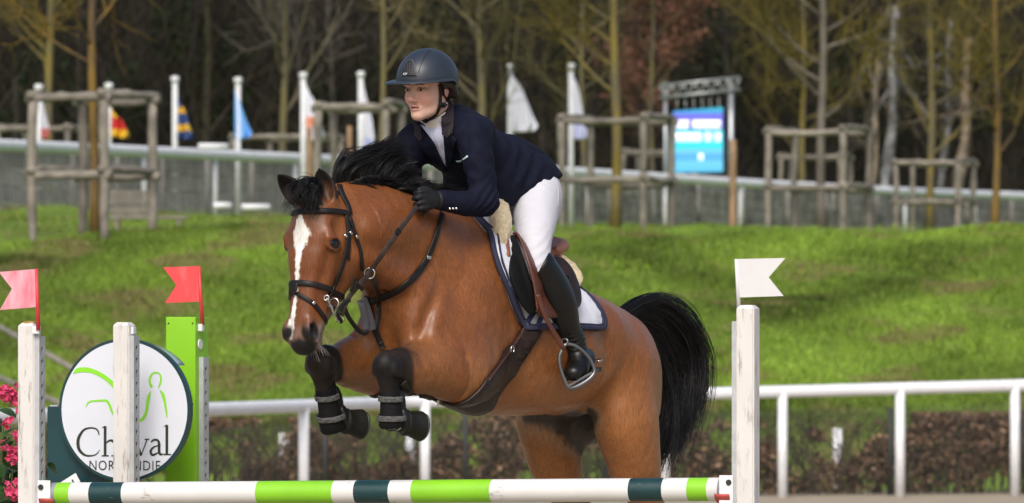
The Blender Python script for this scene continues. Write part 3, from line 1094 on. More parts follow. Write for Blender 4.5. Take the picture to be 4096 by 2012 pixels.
# bench behind the left guard
yb0 = 112.0
bx0 = (590 - 2048) / FPX * yb0
bz = float(zg(bx0, yb0))
be = empty('park_bench', (bx0, yb0, bz), 'grey slatted bench on the lawn behind the left guard', 'bench')
for k in range(6):
    bm = bmesh.new()
    box_bm(bm, (bx0 - 0.27, yb0 + 0.28 + 0.02 * k, bz + 0.36 + 0.065 * k), (0.62, 0.025, 0.050), bevel=0.006)
    bm_obj('back_slat', bm, M_WEATH, be)
for k in range(4):
    bm = bmesh.new()
    box_bm(bm, (bx0 + 0.02, yb0 - 0.16 + 0.11 * k, bz + 0.30), (1.15, 0.085, 0.045), bevel=0.008)
    bm_obj('seat_slat', bm, M_WEATH, be)
for sx_ in (-0.45, 0.48):
    for sy_ in (-0.15, 0.16):
        bm = bmesh.new()
        box_bm(bm, (bx0 + sx_, yb0 + sy_, bz + 0.13), (0.07, 0.07, 0.30), bevel=0.008)
        bm_obj('leg', bm, M_WEATH, be)
# pale boulder
pb = at(868, 868, 113)
P, F = uv_sphere((pb.x, 113, float(zg(pb.x, 113)) + 0.06), (0.13, 0.12, 0.10))
P = P + 0.018 * np.stack([vnoise(P, 18, 91), vnoise(P, 18, 92), vnoise(P, 18, 93)], 1)
mesh_np('boulder', P, F, mat('pale_stone', (0.55, 0.50, 0.36), rough=0.9, var=0.3, bump=0.4), None, label='small pale cream boulder on the lawn', category='boulder')

# near white rail, wire fence and beech hedge below the bank
YR = ([-600, 180, 845, 1607, 4700], [66, 70, 76, 83, 86.5])
yr = ([-600, 180, 845, 1607, 3000, 4700], [1688, 1661, 1637, 1609, 1570, 1525])
railing('running_rail', np.linspace(-600, 4600, 50), yr, YR, 0.068, (-240, 245, 730, 1215, 1700, 2185, 2660, 3130, 3600, 4060), 0.058, 'near white running rail in front of the brown hedge', ground=0.0)
YH = (YR[0], [69, 73, 79, 85.5, 88.6])
M_DARKW = mat('dark_green_wire', (0.05, 0.055, 0.05), rough=0.6, metal=0.3)
wf = empty('wire_fence', (0, 88, 0), 'dark wire mesh fence standing in the brown hedge', 'fence')
acc = Acc()
for px in np.arange(700, 4300, 17):
    Y = float(np.interp(px, *YR)) + 1.2
    x = (px - 2048) / FPX * Y
    zt = CAMZ - (np.interp(px, *yr) + 70 - HY) / FPX * Y
    V = np.array([(x - 0.005, Y, 0), (x + 0.005, Y, 0), (x + 0.005, Y, zt), (x - 0.005, Y, zt), (x, Y + 0.01, 0), (x, Y + 0.01, zt)])
    acc.add(V, [(0, 1, 2, 3), (1, 4, 5, 2), (4, 0, 3, 5)])
o = acc.build('mesh_panel', M_DARKW, wf, sm=False)
o['kind'] = 'stuff'
for px in (760, 1300, 1860, 2420, 3000, 3560, 4100):
    Y = float(np.interp(px, *YR)) + 1.25
    x = (px - 2048) / FPX * Y
    V, F = tube_np(np.array([(x, Y, 0), (x, Y, 1.0)]), 0.03, 8)
    mesh_np('post', V, F, M_DARKW, wf)
# white posts glimpsed behind the leaves
for i, px in enumerate((1138, 1640, 2230, 3350)):
    Y = float(np.interp(px, *YH)) + 1.5
    x = (px - 2048) / FPX * Y
    V, F = tube_np(np.array([(x, Y, 0), (x, Y, 0.75)]), 0.06, 10)
    mesh_np('white_post', V, F, M_WPOST, None, label='%s white post glimpsed through the brown hedge' % ('leftmost', 'second', 'third', 'rightmost')[i], category='post', group='white posts behind the hedge')
# the hedge: stems and two kinds of leaves, clumped
M_HLEAF = mat('hedge_leaves', None, rough=0.75, var=0.25, attr=True, spec=0.25)
nh = 30000
g = np.random.default_rng(95)
pxh = g.uniform(-300, 4400, nh * 2)
hh2 = g.uniform(0.0, 0.93, nh * 2) ** 0.8
dens = vnoise(np.stack([pxh / 100, hh2 * 3, 0 * pxh], 1), 0.85, 96, 3)
keep = dens > -0.22 + 0.5 * (g.random(nh * 2) - 0.5)
pxh, hh2, dens = pxh[keep], hh2[keep], dens[keep]
Yh = np.interp(pxh, *YH) + g.normal(size=len(pxh)) * 0.10
C = np.stack([(pxh - 2048) / FPX * Yh, Yh, hh2], 1)
V, F = leaf_quads(C, 0.036, g)
hc_ = np.array([(0.20, 0.115, 0.068), (0.145, 0.09, 0.058), (0.26, 0.165, 0.10), (0.10, 0.066, 0.048)])[g.integers(0, 4, len(C))] * g.uniform(0.6, 1.4, (len(C), 1))
mesh_np('beech_hedge', V, F, M_HLEAF, None, sm=False, col=np.repeat(hc_, 4, 0), kind='stuff', label='low hedge with brown winter leaves behind the near white rail', category='hedge')
ns = 600
pxs_ = g.uniform(-300, 4400, ns)
Ys_ = np.interp(pxs_, *YH) + g.normal(size=ns) * 0.12
S = np.stack([np.stack([(pxs_ - 2048) / FPX * Ys_ + g.normal(size=ns) * 0.05 * k, Ys_ + g.normal(size=ns) * 0.04 * k, np.full(ns, 0.24 * k)], 1) for k in range(5)], 1)
V, F = strands_np(S, np.full(ns, 0.010), 0.003)
mesh_np('hedge_stems', V, F, M_TWIG, None, col=np.tile(np.array((0.07, 0.055, 0.04)), (len(V), 1)), kind='stuff', label='thin bare stems of the brown hedge', category='hedge')
# sloping handrails on the bank at the left
M_GREYR = mat('grey_timber_handrail', (0.21, 0.19, 0.165), rough=0.8, var=0.2)
for i, (p, q, lab) in enumerate((((-260, 1160, 96), (318, 1490, 90), 'upper sloping grey handrail on the bank at far left'), ((-260, 1400, 95), (420, 1690, 90), 'lower sloping grey handrail on the bank at far left'))):
    a, b = at(*p), at(*q)
    t = empty('handrail', tuple(b), lab, 'handrail', 'handrails on the bank')
    V, F = tube_np(np.array([a, (a + b) / 2, b]), 0.034, 10)
    mesh_np('rail', V, F, M_GREYR, t)
    for e in (a, b):
        V, F = tube_np(np.array([(e.x, e.y, float(zg(e.x, e.y)) - 0.1), tuple(e)]), 0.03, 8)
        mesh_np('post', V, F, M_GREYR, t)
# ------------------------------------------------------------------ the obstacle
PL, PR = at(206, 1976, 29.93), at(2905, 1957, 28.92)
AX = Vector((PR.x - PL.x, PR.y - PL.y, 0)).normalized()      # along the pole, towards the right
FR = Vector((AX.y, -AX.x, 0))                                # out of the jump, towards the camera
UP = Vector((0, 0, 1))
GREEN, TEAL = (0.23, 0.56, 0.022), (0.006, 0.038, 0.042)


def paint_fn(t, vec, c):
    sc = t.noise(t.coord('Object', (1, 1, 1)), 9.0, 6, 0.7)
    sp = t.noise(t.coord('Object', (3, 3, 14)), 10, 3)
    d = t.math('MULTIPLY', t.ramp(sc, [(0.60, (0, 0, 0)), (0.67, (1, 1, 1))]), t.ramp(sp, [(0.5, (0, 0, 0)), (0.60, (0.8,) * 3)]))
    return t.mix(d, c, (0.20, 0.18, 0.15))


M_PW = mat('white_pole_paint', (0.66, 0.66, 0.65), rough=0.42, var=0.04, vs=6, bump=0.15, bs=60, bd=0.001, fn=paint_fn)
M_PG = mat('lime_pole_paint', GREEN, rough=0.40, var=0.06, vs=6, bump=0.15, bs=60, bd=0.001, fn=paint_fn)
M_PT = mat('teal_pole_paint', TEAL, rough=0.40, var=0.25, vs=6, bump=0.15, bs=60, bd=0.001, fn=lambda t, v, c: t.mix(t.ramp(t.noise(t.coord('Object', (2, 2, 9)), 16, 4), [(0.64, (0, 0, 0)), (0.70, (0.5,) * 3)]), c, (0.10, 0.20, 0.22)))
M_PE = mat('grey_end_cap', (0.22, 0.23, 0.27), rough=0.6, var=0.15)
marks = [133, 147, 183, 233, 315, 652, 843, 898, 985, 1042, 1240, 1588, 1672, 1735, 1785, 1812, 1826]
cols = [3, 1, 0, 2, 0, 1, 0, 2, 0, 1, 0, 2, 0, 1, 0, 3]


def on_pole(dx):
    px = dx * K
    lo, hi = 0.0, 1.0
    k = (px - 2048) / FPX
    t_ = (k * PL.y - PL.x) / ((PR.x - PL.x) - k * (PR.y - PL.y))
    return PL + (PR - PL) * t_


acc_v, acc_f, acc_m = [], [], []
ST = []
for i in range(len(marks) - 1):
    n = max(1, int((marks[i + 1] - marks[i]) / 40))
    for k in range(n):
        ST.append((marks[i] + (marks[i + 1] - marks[i]) * k / n, cols[i]))
ST.append((marks[-1], 3))
PRAD = 0.0455
for dx, _ in ST:
    c = on_pole(dx)
    for j in range(40):
        a = 2 * math.pi * j / 40
        acc_v.append(c + FR * PRAD * math.cos(a) + UP * PRAD * math.sin(a))
for i in range(len(ST) - 1):
    for j in range(40):
        acc_f.append((i * 40 + j, i * 40 + (j + 1) % 40, (i + 1) * 40 + (j + 1) % 40, (i + 1) * 40 + j))
        acc_m.append(ST[i][1])
acc_f += [tuple(range(40)), tuple((len(ST) - 1) * 40 + j for j in range(39, -1, -1))]
acc_m += [3, 3]
pole = mesh_np('jump_pole', np.array(acc_v), acc_f, [M_PW, M_PG, M_PT, M_PE], None, label='striped white, lime and dark green pole across the front of the jump', category='pole')
pole.data.polygons.foreach_set('material_index', np.array(acc_m, dtype=np.int32))
for p in pole.data.polygons:
    if len(p.vertices) > 4:
        p.use_smooth = False


def wood_paint_fn(t, vec, c):
    n = t.noise(t.coord('Object', (6, 6, 0.8)), 7.0, 6, 0.70)
    n2 = t.noise(t.coord('Object', (1, 1, 1)), 4.0, 4, 0.6)
    f = t.math('MULTIPLY', t.ramp(n, [(0.54, (0, 0, 0)), (0.62, (1, 1, 1))]), t.ramp(n2, [(0.38, (0, 0, 0)), (0.62, (1, 1, 1))]))
    return t.mix(f, c, (0.24, 0.20, 0.16))


M_WOODW = mat('flaking_white_paint', (0.63, 0.615, 0.60), rough=0.6, var=0.05, vs=5, bump=0.4, bs=40, bd=0.002, fn=wood_paint_fn)
M_GALV = mat('galvanised_steel_rail', (0.46, 0.48, 0.50), rough=0.5, metal=0.25, var=0.12, vs=20)
M_DARKIN = mat('dark_channel_inside', (0.022, 0.025, 0.024), rough=0.8)
M_MOSS = mat('orange_moss', (0.38, 0.22, 0.05), rough=0.95, var=0.4, bump=0.6, bs=80)
M_LIME = mat('lime_gloss_paint', (0.24, 0.56, 0.02), rough=0.38, var=0.05, vs=4, bump=0.1, bs=50, bd=0.001)
M_TEALG = mat('dark_teal_gloss_paint', (0.007, 0.040, 0.048), rough=0.35, var=0.2, vs=5)
M_CLIP = mat('white_plastic_clip', (0.72, 0.73, 0.75), rough=0.5)
M_SCREW = mat('dark_screw', (0.03, 0.03, 0.03), rough=0.5)


def obox(c, da, df, dz, name, m, parent, bevel=0.003):
    """box at world point c with sizes along AX, FR, UP"""
    bm = bmesh.new()
    M = Matrix((( AX.x, FR.x, 0), (AX.y, FR.y, 0), (0, 0, 1)))
    box_bm(bm, c, (da, df, dz), M.to_4x4(), bevel)
    return bm_obj(name, bm, m, parent)


def key_rail(c, z0, z1, w, depth, side, parent):
    """perforated channel: face looks along side*AX, centred at c (x, y)"""
    cell = 0.0495
    n = int((z1 - z0) / cell)
    hole = [(0.0098 * math.cos(t_), 0.0085 + 0.0098 * math.sin(t_)) for t_ in np.linspace(R(-58), R(238), 12)]
    hole += [(-0.0052, -0.013), (-0.003, -0.0175), (0.003, -0.0175), (0.0052, -0.013)]
    m_ = len(hole)
    rect = [(-w / 2, -cell / 2), (w / 2, -cell / 2), (w / 2, cell / 2), (-w / 2, cell / 2)]
    pv, pe, pf, *_ = delaunay_2d_cdt([Vector(p) for p in rect + hole], [(i, (i + 1) % 4) for i in range(4)] + [(4 + i, 4 + (i + 1) % m_) for i in range(m_)], [], 0, 1e-6)
    hp = hole

    def in_hole(p):
        c_ = False
        for (x1, y1), (x2, y2) in zip(hp, hp[1:] + hp[:1]):
            if (y1 > p[1]) != (y2 > p[1]) and p[0] < (x2 - x1) * (p[1] - y1) / (y2 - y1) + x1:
                c_ = not c_
        return c_
    pf = [f for f in pf if not in_hole((sum(pv[i][0] for i in f) / len(f), sum(pv[i][1] for i in f) / len(f)))]
    V, F = [], []

    def P(x, z, d):
        q = Vector((c.x, c.y, 0)) + FR * x + AX * side * d
        return (q.x, q.y, z)
    for i in range(n):
        zc = z1 - 0.035 - cell * (i + 0.5)
        b = len(V)
        V += [P(p[0], zc + p[1], depth) for p in pv]
        F += [tuple(b + k for k in f) for f in pf]
        b = len(V)
        for hx, hz in hole:
            V += [P(hx, zc + hz, depth), P(hx, zc + hz, depth - 0.004)]
        for k in range(m_):
            l = (k + 1) % m_
            F.append((b + 2 * k, b + 2 * l, b + 2 * l + 1, b + 2 * k + 1))
    # frame strip above the first hole, side walls, back
    b = len(V)
    zt, zb = z1, z1 - 0.035
    V += [P(-w / 2, zb, depth), P(w / 2, zb, depth), P(w / 2, zt, depth), P(-w / 2, zt, depth)]
    F.append((b, b + 1, b + 2, b + 3))
    for x in (-w / 2, w / 2):
        b = len(V)
        V += [P(x, z0, depth), P(x, z1, depth), P(x, z1, 0), P(x, z0, 0)]
        F.append((b, b + 1, b + 2, b + 3))
    b = len(V)
    V += [P(-w / 2, z1, depth), P(w / 2, z1, depth), P(w / 2, z1, 0), P(-w / 2, z1, 0)]
    F.append((b, b + 1, b + 2, b + 3))
    r = mesh_np('perforated_rail', np.array(V), F, M_GALV, parent, sm=False)
    b0 = []
    V = [P(-w / 2 + 0.001, z0, 0.003), P(w / 2 - 0.001, z0, 0.003), P(w / 2 - 0.001, z1 - 0.002, 0.003), P(-w / 2 + 0.001, z1 - 0.002, 0.003)]
    mesh_np('channel_back', np.array(V), [(0, 1, 2, 3)], M_DARKIN, r, sm=False)
    return r


def flag_on(base, top, pts, m_flag, m_pole, label, group=None):
    """rigid swallow-tailed flag: base/top of its staff, outline pts (world)"""
    t = empty('boundary_flag', tuple(base), label, 'flag', group)
    V, F = tube_np(np.array([base, (base + top) / 2, top]), [0.0085, 0.007, 0.006], 12)
    mesh_np('staff', V, F, m_pole, t)
    n = len(pts)
    c = sum(pts, Vector()) / n
    off = FR * 0.0022
    V = [p + off for p in pts] + [p - off for p in pts]
    F = [tuple(range(n)), tuple(range(2 * n - 1, n - 1, -1))] + [(i, i + n, (i + 1) % n + n, (i + 1) % n) for i in range(n)]
    mesh_np('flag_blade', np.array(V), F, m_flag, t, sm=False)
    return t


def flag_mat(name, c1, c2, lo, hi):
    return mat(name, c1, rough=0.5, var=0.05, vs=5, fn=lambda t, v, c: t.mix(t.ramp(t.noise(t.coord('Object', (5, 5, 1.4)), 3.2, 5, 0.6), [(lo, (0, 0, 0)), (hi, (1, 1, 1))]), c, c2))


M_REDP = mat('red_plastic', (0.62, 0.045, 0.05), rough=0.45, var=0.12)
M_RED = flag_mat('red_flag_plastic', (0.70, 0.065, 0.07), (0.62, 0.16, 0.16), 0.55, 0.75)
M_PINK = flag_mat('faded_pink_flag_plastic', (0.70, 0.16, 0.22), (0.72, 0.42, 0.48), 0.40, 0.68)
M_WHF = mat('white_flag_plastic', (0.62, 0.62, 0.63), rough=0.45, var=0.04)
PS = 0.072


def standard(px, Y, top_y, rail_y, label, side=1, post_m=M_WOODW, size=PS, moss=False):
    """post whose left (inner for side -1) front edge projects to px"""
    X = (px - 2048) / FPX * Y
    ztop = CAMZ - (top_y - HY) / FPX * Y
    c = Vector((X, Y, 0))
    t = empty('jump_standard', (X, Y, 0), label, 'jump standard', 'jump standards')
    # post with a low pyramid top
    bm = bmesh.new()
    M = Matrix(((AX.x, FR.x, 0), (AX.y, FR.y, 0), (0, 0, 1))).to_4x4()
    h = ztop - 0.02
    vs = box_bm(bm, (0, 0, h / 2), (size, size, h))
    top_f = [f for f in bm.faces if f.normal.z > 0.9][0]
    r = bmesh.ops.inset_region(bm, faces=[top_f], thickness=size * 0.28, depth=0.014)
    es = [e for e in bm.edges if abs(e.verts[0].co.z - e.verts[1].co.z) > 0.5]
    bmesh.ops.bevel(bm, geom=es, offset=0.005, segments=2, affect='EDGES')
    bmesh.ops.transform(bm, matrix=Matrix.Translation(c) @ M, verts=bm.verts)
    bm_obj('post', bm, post_m, t)
    zr = CAMZ - (rail_y - HY) / FPX * Y
    key_rail(c + AX * side * size / 2, 0.15, zr, 0.058, 0.020, side, t)
    # feet
    for dirn in (FR, -FR):
        obox(Vector((X, Y, 0.05)) + dirn * 0.3, 0.08, 0.5, 0.09, 'foot', post_m, t)
    if moss:
        P, F = uv_sphere((X, Y, ztop - 0.006), (size * 0.40, size * 0.36, 0.008))
        mesh_np('moss', P, F, M_MOSS, t)
    return t, c, ztop


s1, c1, zt1_ = standard(118, 29.95, 1285, 1345, 'peeling white jump standard at far left with a pink flag', moss=True)
s2, c2, zt2_ = standard(497, 30.9, 1283, 1342, 'white jump standard in front of the round sign')
GS = 0.135
gp = empty('green_jump_wing', tuple(at(752, 1990, 31.55)), 'lime green box pillar of the jump wing with a red flag', 'jump wing')
gc_ = at(748, 1268, 31.55)
gcx = Vector((gc_.x, 31.55, 0))
obox(gcx + UP * gc_.z / 2, GS, GS, gc_.z, 'pillar', M_LIME, gp, 0.004)
key_rail(gcx + AX * GS / 2, 0.15, CAMZ - (1428 - HY) / FPX * 31.5, 0.058, 0.020, 1, gp)
V, F = tube_np(np.array([gcx + AX * (GS / 2 - 0.002) + FR * 0.02 + UP * (gc_.z - 0.115), gcx + AX * (GS / 2 + 0.004) + FR * 0.02 + UP * (gc_.z - 0.115)]), 0.022, 20)
mesh_np('badge', V, F, M_CLIP, gp, sm=False)
for dz in (0.012, 0.35, 0.7):
    for da in (-0.055, 0.055):
        P, F = uv_sphere(gcx + FR * GS / 2 + AX * da + UP * (gc_.z - dz - 0.015), 0.004, nu=8, nv=6)
        mesh_np('screw', P, F, M_SCREW, gp)


def spt(px, py, P0):
    """photo point on the vertical plane through P0 that runs along AX"""
    k = (px - 2048) / FPX
    # P0 + AX*s with x = k*y
    s_ = (k * P0.y - P0.x) / (AX.x - k * AX.y)
    q = P0 + AX * s_
    return Vector((q.x, q.y, CAMZ - (py - HY) / FPX * q.y))


def mkflag(pole_c, base_px, top_px, outline, mf, mp, lab, grp):
    P0 = Vector((pole_c.x, pole_c.y, 0))
    return flag_on(spt(*base_px, P0), spt(*top_px, P0), [spt(x, y, P0) for x, y in outline], mf, mp, lab, grp)


f1 = c1 + AX * 0.05 + FR * 0.052
mkflag(f1, (153, 1320), (146, 1075), [(146, 1076), (149, 1228), (0, 1240), (48, 1155), (-4, 1088)], M_PINK, M_REDP, 'faded pink swallow-tailed flag on the far-left standard', 'jump boundary flags')
obox(f1 - FR * 0.008 + UP * (zt1_ - 0.035), 0.03, 0.016, 0.03, 'flag_clip', M_CLIP, s1)
f3 = gcx + AX * (GS / 2 + 0.018) + FR * 0.03
mkflag(f3, (810, 1300), (796, 1064), [(796, 1064), (803, 1206), (661, 1212), (706, 1140), (653, 1069)], M_RED, M_REDP, 'bright red swallow-tailed flag on the green pillar', 'jump boundary flags')
obox(f3 - AX * 0.008 + UP * (gc_.z - 0.045), 0.02, 0.026, 0.03, 'flag_clip', M_CLIP, gp)
obox(c2 + AX * (PS / 2 + 0.006) + UP * (zt2_ - 0.04), 0.012, 0.03, 0.03, 'clip_plate', M_CLIP, s2)
# right-hand standard with the white flag
s4, c4, zt4_ = standard(2992, 28.85, 1214, 1285, 'white jump standard at the right with a white flag', side=-1)
f4 = c4 - AX * 0.046 + FR * 0.01
mkflag(f4, (2956, 1240), (2944, 1036), [(2944, 1036), (2954, 1190), (3134, 1184), (3075, 1110), (3142, 1032)], M_WHF, M_WHF, 'plain white swallow-tailed flag on the right-hand standard', 'jump boundary flags')
# cups carrying the pole
for cc_, sd, P_ in ((c1, 1, PL), (c4, -1, PR)):
    t = empty('pole_cup', (cc_.x, cc_.y, P_.z - 0.08), 'red pole cup on a white plate on the %s standard' % ('far-left' if sd > 0 else 'right-hand'), 'pole cup', 'pole cups')
    q = Vector((cc_.x, cc_.y, P_.z)) + AX * sd * (PS / 2 + 0.03)
    obox(q + UP * 0.0 + FR * 0.032 + AX * sd * 0.012, 0.055, 0.005, 0.11, 'plate', M_CLIP, t, 0.002)
    V, F = [], []
    nn2 = 14
    for k in range(nn2):
        a = math.radians(200 + 140 * k / (nn2 - 1))
        for r_ in (PRAD + 0.002, PRAD + 0.008):
            for d in (0.025, 0.085):
                p = P_ * 1.0
                b = Vector((cc_.x, cc_.y, P_.z)) + AX * sd * (PS / 2 + d)
                b = b + FR * (0.0 + r_ * math.cos(a)) + UP * r_ * math.sin(a)
                V.append(b)
    for k in range(nn2 - 1):
        i = 4 * k
        F += [(i, i + 1, i + 5, i + 4), (i + 2, i + 6, i + 7, i + 3), (i, i + 4, i + 6, i + 2), (i + 1, i + 3, i + 7, i + 5)]
    F += [(0, 2, 3, 1), (4 * nn2 - 4, 4 * nn2 - 3, 4 * nn2 - 1, 4 * nn2 - 2)]
    mesh_np('cup', np.array(V), F, mat('worn_red_cup', (0.42, 0.07, 0.06), rough=0.55, var=0.3), t)
    V, F = tube_np(np.array([q + FR * 0.034 + UP * 0.028, q + FR * 0.04 + UP * 0.028]), 0.011, 12)
    mesh_np('pin', V, F, M_DARKIN, t, sm=False)

# round sign with the logo
sg = empty('round_sign', tuple(at(498, 1990, 31.2)), 'round white sign with a green horse and figure logo, dark rim', 'sign')
SY = 31.18
SCN = at(498, 1640, SY)
SR = 0.297


def sp2(x, y, d=0.0):
    """sign-plane coordinates (metres, x along AX) -> world"""
    return SCN + AX * x + UP * y + FR * d


def disc(r, d0, d1, name, m, n=96):
    V = [sp2(r * math.cos(2 * math.pi * k / n), r * math.sin(2 * math.pi * k / n), d) for d in (d0, d1) for k in range(n)]
    F = [tuple(range(n)), tuple(range(2 * n - 1, n - 1, -1))] + [(k, k + n, (k + 1) % n + n, (k + 1) % n) for k in range(n)]
    return mesh_np(name, np.array(V), F, m, sg, sm=False)


M_SIGNW = mat('white_sign_board', (0.64, 0.67, 0.74), rough=0.35, var=0.02)
disc(SR, -0.012, -0.03, 'drum', M_TEALG)
V = [sp2((SR - 0.02) * math.cos(a), (SR - 0.02) * math.sin(a), d) for d in (-0.031, -0.15) for a in np.linspace(R(42), R(88), 18)]
F = [(k, k + 1, k + 19, k + 18) for k in range(17)]
mesh_np('top_cover', np.array(V), F, mat('cover_sky_reflection', (0.36, 0.47, 0.56), rough=0.4), sg).modifiers.new('thickness', 'SOLIDIFY').thickness = 0.004  # pale blue puts the sky's reflection into the cover's colour
disc(SR + 0.001, 0.0, -0.0115, 'rim', M_TEALG)
disc(SR - 0.012, 0.003, 0.0005, 'board', M_SIGNW)
M_LOGO = mat('lime_logo_print', (0.24, 0.66, 0.03), rough=0.4, var=0.02)
M_LET = mat('dark_lettering_print', (0.018, 0.028, 0.016), rough=0.45, var=0.05)


def c2s(cx, cy):
    """crop pixel of the sign (region 200..780 x 1330..1960 shown 1165 wide) -> sign plane"""
    px, py = 200 + cx * 580 / 1165, 1330 + cy * 630 / 1265
    q = spt(px, py, SCN)
    d = q - SCN
    return np.array((d.dot(AX), d.z))


def stroke(pts, widths, m, name='logo_stroke', d=0.0045):
    """flat calligraphic stroke: crop-pixel points, widths in crop pixels"""
    P = catmull(np.array([c2s(*p) for p in pts]), 28)
    sc = np.linalg.norm(c2s(600, 600) - c2s(600, 700)) / 100
    w = np.interp(np.linspace(0, 1, 28), np.linspace(0, 1, len(widths)), widths) * sc / 2
    T = nrm(np.gradient(P, axis=0))
    N = np.stack([-T[:, 1], T[:, 0]], 1)
    A, B = P + N * w[:, None], P - N * w[:, None]
    V = [sp2(x, y, d) for x, y in A] + [sp2(x, y, d) for x, y in B]
    F = [(i, i + 1, i + 29, i + 28) for i in range(27)]
    return (V, F)


def strokes(name, m, lst):
    a_ = Acc()
    for pts, wd in lst:
        V, F = stroke(pts, wd, m)
        a_.add(np.array(V), F)
    return a_.build(name, m, sg, sm=False)


strokes('logo_horse', M_LOGO, [([(188, 333), (225, 305), (300, 300), (370, 320), (450, 365), (520, 430), (560, 500), (590, 590)], [4, 40, 40, 36, 36, 38, 36, 20]),
                               ([(290, 600), (312, 562), (350, 550), (420, 546), (460, 550), (485, 590), (500, 635), (530, 672), (580, 705)], [4, 16, 14, 16, 22, 22, 18, 20, 10])])
strokes('logo_figure', M_LOGO, [([(822, 440), (805, 405), (806, 365), (830, 328), (858, 322), (885, 335), (895, 370), (888, 410), (875, 446)], [24, 20, 18, 16, 14, 14, 18, 18, 8]),
                                ([(812, 470), (795, 520), (785, 590), (770, 655), (745, 695), (700, 712), (650, 712)], [6, 30, 26, 24, 26, 22, 8]),
                                ([(885, 462), (910, 500), (928, 570), (938, 640), (944, 685)], [6, 30, 22, 16, 6])])
SER = 11
strokes('lettering_cheval', M_LET, [
    ([(398, 822), (380, 778), (330, 766), (275, 782), (236, 840), (228, 890), (240, 945), (285, 985), (335, 990), (375, 978), (404, 942)], [8, 13, 12, 18, 26, 28, 26, 18, 12, 10, 5]),
    ([(392, 790), (396, 824)], [10, 6]),
    ([(446, 752), (446, 880), (446, 988)], [24, 24, 24]), ([(420, 766), (446, 754)], [4, 12]), ([(418, 990), (476, 990)], [SER, SER]),
    ([(452, 890), (480, 868), (508, 872), (522, 900), (522, 988)], [8, 16, 22, 24, 24]), ([(496, 990), (548, 990)], [SER, SER]),
    ([(570, 925), (660, 905)], [10, 10]), ([(660, 905), (640, 868), (602, 872), (572, 925), (590, 975), (625, 988), (668, 962)], [20, 16, 16, 22, 20, 16, 6]),
    ([(690, 862), (735, 988)], [24, 22]), ([(735, 988), (782, 862)], [8, 10]), ([(672, 860), (712, 860)], [SER, SER]), ([(764, 858), (800, 858)], [SER, SER]),
    ([(815, 880), (838, 862), (868, 866), (880, 895), (880, 955), (892, 980), (914, 972)], [14, 16, 18, 24, 24, 18, 6]), ([(880, 905), (835, 922), (812, 955), (830, 984), (880, 960)], [8, 14, 22, 20, 8]),
    ([(942, 742), (942, 870), (942, 978)], [24, 24, 24]), ([(918, 756), (942, 744)], [4, 12]), ([(914, 980), (976, 980)], [SER, SER])])
tv, tf = text_mesh('NORMANDIE', 1.0, 1.12)
lo_, hi_ = tv.min(0), tv.max(0)
q0, q1 = c2s(320, 1106), c2s(890, 1030)
V = []
for x, y, _ in tv:
    u, w = (x - lo_[0]) / (hi_[0] - lo_[0]), (y - lo_[1]) / (hi_[1] - lo_[1])
    p = q0 + (q1 - q0) * (u, w)
    V.append(sp2(p[0], p[1], 0.0045))
mesh_np('lettering_normandie', np.array(V), tf, M_LET, sg, sm=False)
# dark board behind the sign with a tilted white card
bd = empty('dark_jump_board', tuple(at(300, 1990, 31.34)), 'dark green board of the jump wing left of the round sign', 'jump wing')
B0 = at(322, 1626, 31.36)
obox(Vector((B0.x, B0.y, B0.z / 2)), 0.26, 0.10, B0.z, 'board', M_TEALG, bd, 0.004)
obox(Vector((B0.x, B0.y, B0.z + 0.003)) - AX * 0.105, 0.035, 0.08, 0.006, 'top_strip', M_GALV, bd, 0.002)
cd = at(290, 1950, 31.25)
M2 = Matrix(((AX.x, FR.x, 0), (AX.y, FR.y, 0), (0, 0, 1))).to_4x4() @ Matrix.Rotation(R(-30), 4, 'Y')
bm = bmesh.new()
box_bm(bm, cd, (0.085, 0.006, 0.09), M2, 0.001)
bm_obj('number_card', bm, M_CLIP, bd)
tv, tf = text_mesh('N', 0.075)
V = [cd + (M2.to_3x3() @ Vector((x - 0.004, 0.0042, y + 0.0))) for x, y, _ in tv]
mesh_np('letter', np.array(V), tf, M_LET, bd, sm=False)

# ------------------------------------------------------------------ flowering shrub at the left edge
M_LEAF = mat('glossy_green_leaf', (0.030, 0.085, 0.018), rough=0.42, var=0.3, vs=12, spec=0.45, rvar=0.45)
M_PETAL = mat('pink_red_petal', (0.56, 0.04, 0.12), rough=0.55, var=0.25, vs=25, rvar=0.35, sheen=0.1)
M_STEM = mat('green_stem', (0.06, 0.09, 0.03), rough=0.6)
M_POT = mat('grey_planter', (0.30, 0.29, 0.28), rough=0.8, var=0.15, bump=0.3)
fx, fy = (-10 - 2048) / FPX * 30.5, 30.5
fs_ = empty('flowering_shrub', (fx, fy, 0), 'shrub with pink-red flowers and dark leaves at the lower left edge', 'shrub')
V, F = tube_np(np.array([(fx, fy, 0), (fx, fy, 0.02), (fx, fy, 0.40), (fx, fy, 0.42)]), [0.17, 0.19, 0.25, 0.26], 24)
mesh_np('planter', V, F, M_POT, fs_)
g = np.random.default_rng(111)
acc = Acc()
tips = []
for i in range(26):
    a = g.uniform(0, 6.283)
    rr = 0.27 * math.sqrt(g.random())
    top = np.array((fx + rr * math.cos(a), fy + rr * math.sin(a) * 0.8, g.uniform(0.85, 1.46)))
    P = catmull(np.array([(fx, fy, 0.35), (fx + 0.5 * (top[0] - fx), fy + 0.5 * (top[1] - fy), 0.35 + 0.6 * (top[2] - 0.35)), top]), 8)
    acc.add(*tube_np(P, np.linspace(0.008, 0.003, 8), 5))
    tips.append(P)
acc.build('stems', M_STEM, fs_)
lm = []
